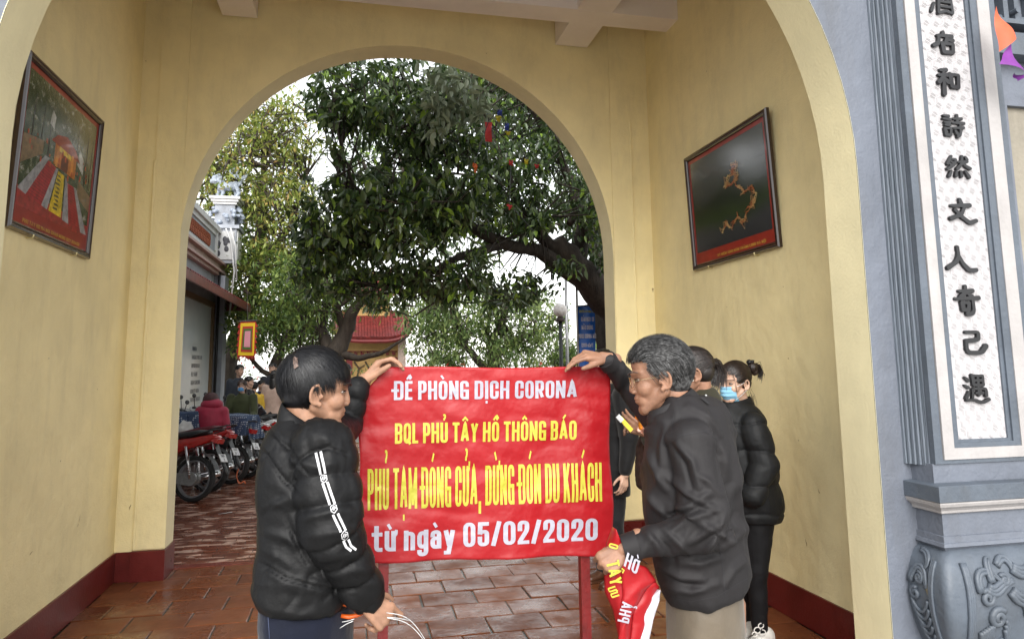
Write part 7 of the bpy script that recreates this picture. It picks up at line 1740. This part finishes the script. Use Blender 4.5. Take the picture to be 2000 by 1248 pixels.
def leaves_mesh(name, res, m, root, fine=False, off=Vector((0, 0, 0))):
    T_, F_ = (LTs, LFs) if fine else (LT, LFc); nv = len(T_); n = len(res)
    R_ = np.array([np.array(r[1]) for r in res]); P_ = np.array([tuple(r[0]-off) for r in res]); S_ = np.array([(r[3], r[2], r[2]) for r in res])
    V_ = np.einsum('nij,nkj->nki', R_, T_[None, :, :]*S_[:, None, :])+P_[:, None, :]
    me = bpy.data.meshes.new(name); fl_ = [len(f) for f in F_]; base = np.concatenate([np.array(f) for f in F_]); loops = (base[None, :]+np.arange(n)[:, None]*nv).ravel()
    me.vertices.add(n*nv); me.vertices.foreach_set('co', V_.astype('f').ravel()); me.loops.add(len(loops)); me.loops.foreach_set('vertex_index', loops.astype('i'))
    tot = np.tile(np.array(fl_), n); st = np.concatenate([[0], np.cumsum(tot)[:-1]]); me.polygons.add(len(tot)); me.polygons.foreach_set('loop_start', st.astype('i')); me.polygons.foreach_set('loop_total', tot.astype('i'))
    me.update(calc_edges=True); me.materials.append(m); me.shade_smooth() if not fine else None
    o = bpy.data.objects.new(name, me); COL.objects.link(o); o.parent = root; o['kind'] = 'stuff'; return o
def crown_pts(rs_, vols, ratio=1.):
    out = []
    for px, py, Y_, rx, ry, rd, n in vols:
        c = at(px, py, Y_); sx, sz = rx*Y_/FPX, ry*Y_/FPX; k = 0
        while k < n*ratio:
            q = Vector((rs_.uniform(-1, 1), rs_.uniform(-1, 1), rs_.uniform(-1, 1)))
            l = q.length
            if l > 1 or l < .25: continue
            p = c+Vector((q.x*sx, q.y*rd, q.z*sz))
            if noise.noise(p*1.1+Vector((Y_, 0, 0))) < -.22: continue     # gaps between the boughs
            out.append(p); k += 1
    return out
def trunk_mesh(mb, path, radii, jit=0.0, n=12, rs_=random):
    q = []; rr = []
    for i in range(len(path)-1):
        for k in range(5):
            t = k/5; p = path[i].lerp(path[i+1], t); q.append(p+Vector((rs_.gauss(0, jit), rs_.gauss(0, jit), rs_.gauss(0, jit)))); rr.append(radii[i]*(1-t)+radii[i+1]*t)
    q.append(path[-1]); rr.append(radii[-1]); mb.tube(q, rr, n); return q
def tree(label, base, paths, vols, leaf, m, bark, seed, per=8, fine=False, singles=0, extra=None, cat='tree', twig=.012, droop=.5, group=None, spread=.16):
    rs_ = random.Random(seed); base = Vector(base); root = empty('tree', base, 0, label, cat, group); pts_all = []
    for k, (pp, rr) in enumerate(paths):
        mb = MB(); P3 = [p if isinstance(p, Vector) else at(*p) for p in pp]; q = trunk_mesh(mb, [p-base for p in P3], rr, rr[0]*.05, 14 if k == 0 else 8, rs_); pts_all += [p+base for p in q[3:]]
        mb.build('trunk' if k == 0 else 'limb', bark, root, smooth=True)
    cs = crown_pts(rs_, vols)
    mb = MB(); nd = []
    for i, c in enumerate(cs):
        if rs_.random() < .35 or len(cs) < 60:
            src = min(pts_all, key=lambda p: (p-c).length+rs_.uniform(0, .6)) if len(nd) < 20 or rs_.random() < .3 else min(rs_.sample(nd, min(len(nd), 20)), key=lambda p: (p-c).length)
            if (src-c).length > (1.3 if not fine else 2.2): continue
            mid = src.lerp(c, .5)+Vector((rs_.gauss(0, .12), rs_.gauss(0, .12), rs_.gauss(.05, .12))); l = (src-c).length
            mb.tube([src-base, mid-base, c-base], [twig*(1+l*.5), twig*.7, twig*.3], 4, cap=False); nd.append(c)
    t_ = mb.build('twigs', bark, root, smooth=True); t_['kind'] = 'stuff'
    res = leaf_cloud(rs_, cs, per, spread, leaf[0], leaf[1], droop, fine)
    if singles:
        res.sort(key=lambda r: -(r[2]/(r[0]-CAM).length) if (lambda v: (1000+FPX*v.dot(RT)/v.dot(FW) > 380) and (1000+FPX*v.dot(RT)/v.dot(FW) < 1190) and (CY-FPX*v.dot(UP)/v.dot(FW) > 115) and (CY-FPX*v.dot(UP)/v.dot(FW) < 690))(r[0]-CAM) else 9)
        mes = []
        for w in range(4):
            me = bpy.data.meshes.new('leaf'); T2 = LT*np.array([leaf[1]*(1+.1*w), leaf[0], leaf[0]]); me.from_pydata([tuple(v) for v in T2], [], LFc); me.materials.append(LF_Bo); me.shade_smooth(); mes.append(me)
        for r in res[:singles]:
            o = bpy.data.objects.new('leaf', rs_.choice(mes)); COL.objects.link(o); o.parent = root; M4 = r[1].to_4x4(); M4.translation = r[0]-base; s_ = r[2]/leaf[0]; o.matrix_local = M4 @ Matrix.Scale(s_, 4)
        res = res[singles:]
    leaves_mesh('foliage', res, m, root, fine, base)
    if extra:
        for vv, mm, pr in extra:
            leaves_mesh('foliage', leaf_cloud(rs_, crown_pts(rs_, vv), pr, spread, leaf[0]*1.1, leaf[1]*1.1, droop, fine), mm, root, fine, base)
    return root
B0 = atz(1330, 905)
bigt = tree('large dark-leaved tree on the right with a thick leaning trunk and spreading boughs', (B0.x, B0.y, 0),
  [([Vector((B0.x, B0.y, 0)), Vector((B0.x-.15, B0.y-.05, 1.0)), (1262, 700, 10.6), (1212, 612, 10.3), (1140, 535, 10.1), (1085, 470, 10.0)], [.44, .36, .31, .28, .23, .14]),
   ([(1130, 545, 10.2), (1050, 490, 9.8), (985, 478, 9.4), (915, 440, 9.0), (872, 380, 8.7), (840, 300, 8.5)], [.15, .10, .085, .065, .045, .02]),
   ([(1100, 505, 10.1), (1035, 440, 9.8), (1010, 400, 9.7), (985, 330, 9.6), (955, 250, 9.5), (920, 160, 9.4)], [.12, .075, .065, .055, .04, .02]),
   ([(1125, 530, 10.2), (1138, 440, 10.2), (1118, 360, 10.3), (1085, 290, 10.3), (1010, 170, 10.3)], [.17, .11, .08, .06, .03]),
   ([(1200, 700, 11.0), (1178, 560, 11.2), (1172, 430, 11.4), (1150, 300, 11.5), (1130, 150, 11.6)], [.30, .24, .17, .12, .05]),
   ([(1138, 440, 10.2), (1165, 395, 10.0), (1200, 330, 9.9)], [.09, .07, .04]),
   ([(1145, 470, 10.0), (1133, 405, 9.8), (1112, 437, 9.6)], [.07, .055, .05]),
   ([(985, 478, 9.4), (900, 500, 9.0), (820, 545, 8.8), (740, 560, 8.6)], [.06, .05, .035, .015]),
   ([(915, 440, 9.0), (830, 430, 8.6), (740, 400, 8.4), (660, 340, 8.3)], [.05, .045, .03, .012])],
  [(700, 300, 8.5, 90, 110, .9, 120), (790, 210, 8.6, 140, 100, .9, 170), (660, 430, 8.6, 85, 100, .8, 120), (770, 420, 8.2, 110, 90, .8, 170), (880, 400, 8.2, 110, 60, .7, 120), (860, 330, 8.8, 120, 90, .9, 140), (860, 530, 8.8, 110, 60, .6, 105), (740, 560, 9.0, 90, 45, .6, 55),
   (1010, 250, 10.2, 130, 130, 1.2, 190), (1110, 320, 10.6, 90, 150, 1.1, 150), (960, 160, 10, 130, 60, 1, 90), (1080, 480, 9.3, 90, 60, .6, 75), (1150, 400, 9.5, 50, 80, .6, 50), (1000, 340, 9.4, 90, 70, .6, 70), (660, 180, 8.8, 60, 70, .7, 70), (1010, 430, 9.6, 110, 60, .8, 80), (1060, 545, 9.8, 70, 25, .6, 16), (990, 560, 9.6, 80, 40, .6, 40), (640, 520, 9.0, 70, 60, .7, 60), (1160, 470, 10.2, 35, 70, .7, 40),
   (800, 40, 9.0, 300, 70, 1.2, 110), (1050, 60, 10, 200, 80, 1.5, 90)],
  (.125, .052), LF_B, BARK, 21, per=9, singles=298, droop=.75,
  extra=[([(880, 170, 7.9, 60, 45, .35, 26), (925, 215, 8.0, 40, 40, .3, 12), (850, 240, 7.9, 28, 55, .3, 12)], LF_PALE, 9)])
tree('tall yellow-green tree behind the kiosk with fine leaves', (atz(448, 808).x, atz(448, 808).y, 0) if False else (-4.0, 20.0, 0),
  [([Vector((-4.0, 20.0, 0)), (438, 760, 20), (446, 700, 20), (478, 620, 19.5), (505, 520, 19), (510, 400, 19), (520, 280, 19)], [.34, .28, .24, .18, .14, .10, .04]),
   ([(446, 700, 20), (425, 640, 20), (440, 540, 20.5), (430, 420, 20.5)], [.14, .10, .08, .04]), ([(505, 520, 19), (570, 440, 18.5), (600, 340, 18.5)], [.09, .07, .03])],
  [(500, 330, 19, 120, 120, 2.0, 520), (440, 450, 20, 90, 120, 1.8, 330), (560, 440, 18.5, 80, 120, 1.6, 330), (520, 560, 19, 110, 90, 1.8, 330), (560, 250, 18.5, 90, 70, 1.5, 200), (470, 640, 19, 90, 40, 1.2, 90), (420, 320, 20, 60, 60, 1.2, 120), (610, 640, 18, 60, 50, 1, 90)],
  (.17, .055), LF_Y, BARK, 22, per=9, fine=True, droop=.5, twig=.02, spread=.35,
  extra=[([(500, 620, 18.5, 110, 70, 1.5, 190), (600, 560, 17, 80, 110, 1.4, 260), (480, 520, 18.3, 70, 80, 1.2, 120)], LF_D, 9)])
tree('dark forked tree by the lake behind the left man', (-.55, 15.2, 0),
  [([Vector((-.55, 15.2, 0)), (655, 770, 15.2), (648, 700, 15), (672, 655, 15), (690, 610, 14.8), (735, 560, 14.6)], [.36, .28, .22, .16, .12, .05]), ([(655, 690, 15), (700, 700, 14.8), (745, 690, 14.6), (800, 655, 14.5)], [.10, .065, .045, .015]), ([(648, 700, 15), (625, 640, 15.2), (640, 590, 15.4), (625, 540, 15.5)], [.15, .11, .09, .04]), ([(672, 655, 15), (660, 600, 14.8), (700, 570, 14.6)], [.08, .06, .03])],
  [(670, 575, 14.8, 90, 40, 1.0, 80), (610, 600, 15.2, 60, 60, 1.0, 90), (765, 590, 14.5, 60, 25, .8, 26), (640, 540, 15.2, 90, 50, 1.2, 110), (590, 680, 15.5, 40, 25, .8, 30)],
  (.13, .045), LF_D, BARK, 23, per=9, fine=True, droop=.5, twig=.016, spread=.3)
tree('slender bare-stemmed lakeside tree between the kiosk and the crowd', (-2.9, 17.2, 0),
  [([Vector((-2.9, 17.2, 0)), (537, 790, 17.2), (534, 735, 17), (545, 690, 17), (575, 640, 17), (600, 600, 17)], [.22, .16, .14, .10, .07, .03]), ([(534, 735, 17), (512, 725, 17), (490, 700, 17), (470, 690, 17)], [.07, .055, .04, .02]), ([(536, 735, 17), (560, 715, 17), (585, 700, 16.8)], [.06, .05, .02])],
  [(545, 650, 17, 80, 40, 1.0, 110), (590, 700, 17, 40, 25, .8, 35), (500, 670, 17, 40, 20, .7, 26)], (.14, .045), LF_D, BARK, 24, per=9, fine=True, droop=.5, twig=.014, spread=.3)
tree('light green feathery tree by the lake above the red notice', (3.05, 24, 0),
  [([Vector((3.05, 24, 0)), (962, 740, 24), (965, 700, 24), (958, 665, 24), (985, 620, 24)], [.34, .26, .2, .14, .06]), ([(962, 735, 24), (930, 700, 24), (905, 670, 24), (890, 620, 24)], [.16, .13, .10, .04]), ([(965, 700, 24), (1010, 660, 24), (1060, 645, 24), (1110, 638, 24)], [.12, .09, .06, .02]), ([(955, 725, 24), (900, 722, 24), (850, 700, 24)], [.11, .08, .03])],
  [(900, 620, 24, 110, 60, 2.0, 330), (1010, 620, 24, 100, 60, 2.0, 300), (860, 680, 24, 70, 40, 1.6, 150), (960, 680, 24, 90, 40, 1.6, 150), (1060, 680, 24, 70, 45, 1.6, 130), (830, 610, 24, 60, 50, 1.5, 110)],
  (.22, .07), LF_L, BARK, 25, per=8, fine=True, droop=.8, twig=.02, spread=.5)
tree('dark shrub-like tree behind the globe lamp', (6.3, 19, 0), [([Vector((6.3, 19, 0)), (1112, 760, 19), (1115, 700, 19)], [.15, .1, .05])], [(1110, 695, 19, 45, 30, 1, 170), (1090, 735, 19, 60, 22, 1, 120)], (.15, .05), LF_D, BARK, 26, per=8, fine=True, twig=.015, spread=.3)
# distant foliage screen right of the trunk
tree('dense evergreen behind the large trunk, right side of the far arch', (6.2, 16, 0), [([Vector((6.2, 16, 0)), (1200, 700, 16), (1190, 560, 16), (1180, 400, 16)], [.3, .25, .18, .08])], [(1150, 330, 15, 90, 170, 1.5, 240), (1060, 200, 15, 150, 110, 1.5, 260), (940, 200, 15, 130, 100, 1.5, 180), (1190, 600, 15, 40, 120, 1.2, 110), (760, 300, 15, 130, 160, 1.5, 200), (900, 440, 15, 150, 80, 1.5, 120)], (.20, .075), LF_B, BARK, 27, per=8, fine=True, twig=.02, spread=.4)

# prayer flags caught in the tree and on the facade
FLC = {'red': (.55, .03, .03), 'yellow': (.65, .55, .03), 'blue': (.03, .06, .40), 'orange': (.60, .12, .02), 'green': (.03, .25, .08)}
def scrap(px, py, Y_, w, h, col, lab):
    o = empty('tree_pennant', at(px, py, Y_), random.uniform(-.4, .4), lab, 'pennant', 'pennants strung through the large tree'); s_ = Y_/FPX
    mb = MB(); vs = []
    for j in range(5):
        for i in range(3): vs.append(((i/2-.5)*w*s_*(1-.15*j/4), .03*sin(j*1.5+i), -j/4*h*s_))
    mb.add(vs, [(j*3+i, j*3+i+1, (j+1)*3+i+1, (j+1)*3+i) for j in range(4) for i in range(2)]); mb.build('cloth', mat(col+' pennant cloth', FLC[col], .6, .1, 9), o, smooth=True)
YQ = 7.5
for a in ((954, 238, YQ, 15, 42, 'red', 'largest red pennant hanging in the upper right of the big tree'), (976, 214, YQ, 11, 14, 'blue', 'blue pennant touching the yellow one, high in the big tree'), (973, 224, YQ-.02, 12, 14, 'yellow', 'yellow pennant under the blue one, high in the big tree'), (990, 240, YQ, 10, 16, 'blue', 'small blue pennant right of the red one in the tree'), (992, 256, YQ-.02, 10, 8, 'yellow', 'small yellow pennant at the string right of the red one'),
          (928, 318, YQ, 8, 20, 'orange', 'small orange pennant left of centre in the tree'), (998, 312, YQ, 9, 12, 'red', 'small red pennant in the middle of the big tree'), (1048, 320, YQ, 9, 9, 'red', 'small red pennant furthest right in the big tree'), (1028, 310, YQ, 9, 11, 'yellow', 'small pale yellow pennant right of the middle of the tree'), (995, 398, YQ, 9, 12, 'red', 'lowest red pennant by the bough')):
    scrap(*a)
ST_ = empty('pennant_string', at(1000, 300, YQ), 0, 'thin dark string running through the big tree and carrying the pennants', 'string'); sl_ = Vector(ST_.location)
MB().tube([at(x, y, YQ)-sl_ for x, y in [(900, 300), (928, 316), (954, 237), (976, 213)]], .004, 4).tube([at(x, y, YQ)-sl_ for x, y in [(976, 213), (992, 250), (1028, 310), (1048, 318), (1100, 330)]], .004, 4).tube([at(x, y, YQ)-sl_ for x, y in [(998, 312), (995, 398), (1040, 450)]], .004, 4).build('cord', BPL, ST_)
def tri_flag(name, label, pts, folds, col, Y_):
    root = empty(name, at(pts[0][0], pts[0][1], Y_), 0, label, 'pennant', 'pennants hanging by the right facade'); o_ = Vector(root.location)
    n = 14; vs = []; A_, B_, C_ = [at(x, y, Y_)-o_ for x, y in pts]; mb = MB(); idx = {}
    for i in range(n+1):
        for j in range(n+1-i):
            u, v = i/n, j/n; p = A_*(1-u-v)+B_*u+C_*v; p = p+Vector((0, .012*sin(u*folds+v*5)-.03*u*v*4, 0)); idx[(i, j)] = len(vs); vs.append(p)
    fs = []
    for i in range(n):
        for j in range(n-i):
            fs.append((idx[(i, j)], idx[(i+1, j)], idx[(i, j+1)]))
            if j < n-i-1: fs.append((idx[(i+1, j)], idx[(i+1, j+1)], idx[(i, j+1)]))
    mb.add(vs, fs); o = mb.build('cloth', mat(name+' '+str(col[0]), col, .6, .06, 20, .1, 300), root, smooth=True); return root
tri_flag('orange_pennant', 'orange triangular pennant hanging beside the couplet pilaster', [(1946, 12), (1983, 75), (1947, 104)], 6, (.56, .09, .03), 2.62)
tri_flag('purple_pennant', 'purple folded pennant hanging below the orange one', [(1975, 86), (2001, 150), (1947, 128)], 5, (.16, .02, .22), 2.60)
tri_flag('purple_pennant', 'small lower flap of purple pennant at the right picture edge', [(1982, 142), (2001, 150), (1983, 161)], 5, (.11, .012, .16), 2.605)
# hedge of red flowers on the lake bank, seen just above the notice
HG_ = empty('flower_hedge', (3, 23, 0), 0, 'low hedge dotted with red flowers along the lake bank', 'hedge'); rs_ = random.Random(3)
res = leaf_cloud(rs_, [Vector((rs_.uniform(-6, 9), 23+rs_.uniform(-.3, .3), rs_.uniform(.2, 1.62))) for _ in range(420)], 8, .3, .12, .05, .2, True); leaves_mesh('foliage', res, LF_D, HG_, True, Vector((3, 23, 0)))
res = leaf_cloud(rs_, [Vector((rs_.uniform(-6, 9), 22.7+rs_.uniform(-.2, .2), rs_.uniform(1.3, 1.68))) for _ in range(60)], 6, .12, .08, .06, .2, True); leaves_mesh('flowers', res, leafmat('flower red petals', [(0, (.4, .02, .02)), (1, (.6, .08, .04))]), HG_, True, Vector((3, 23, 0)))
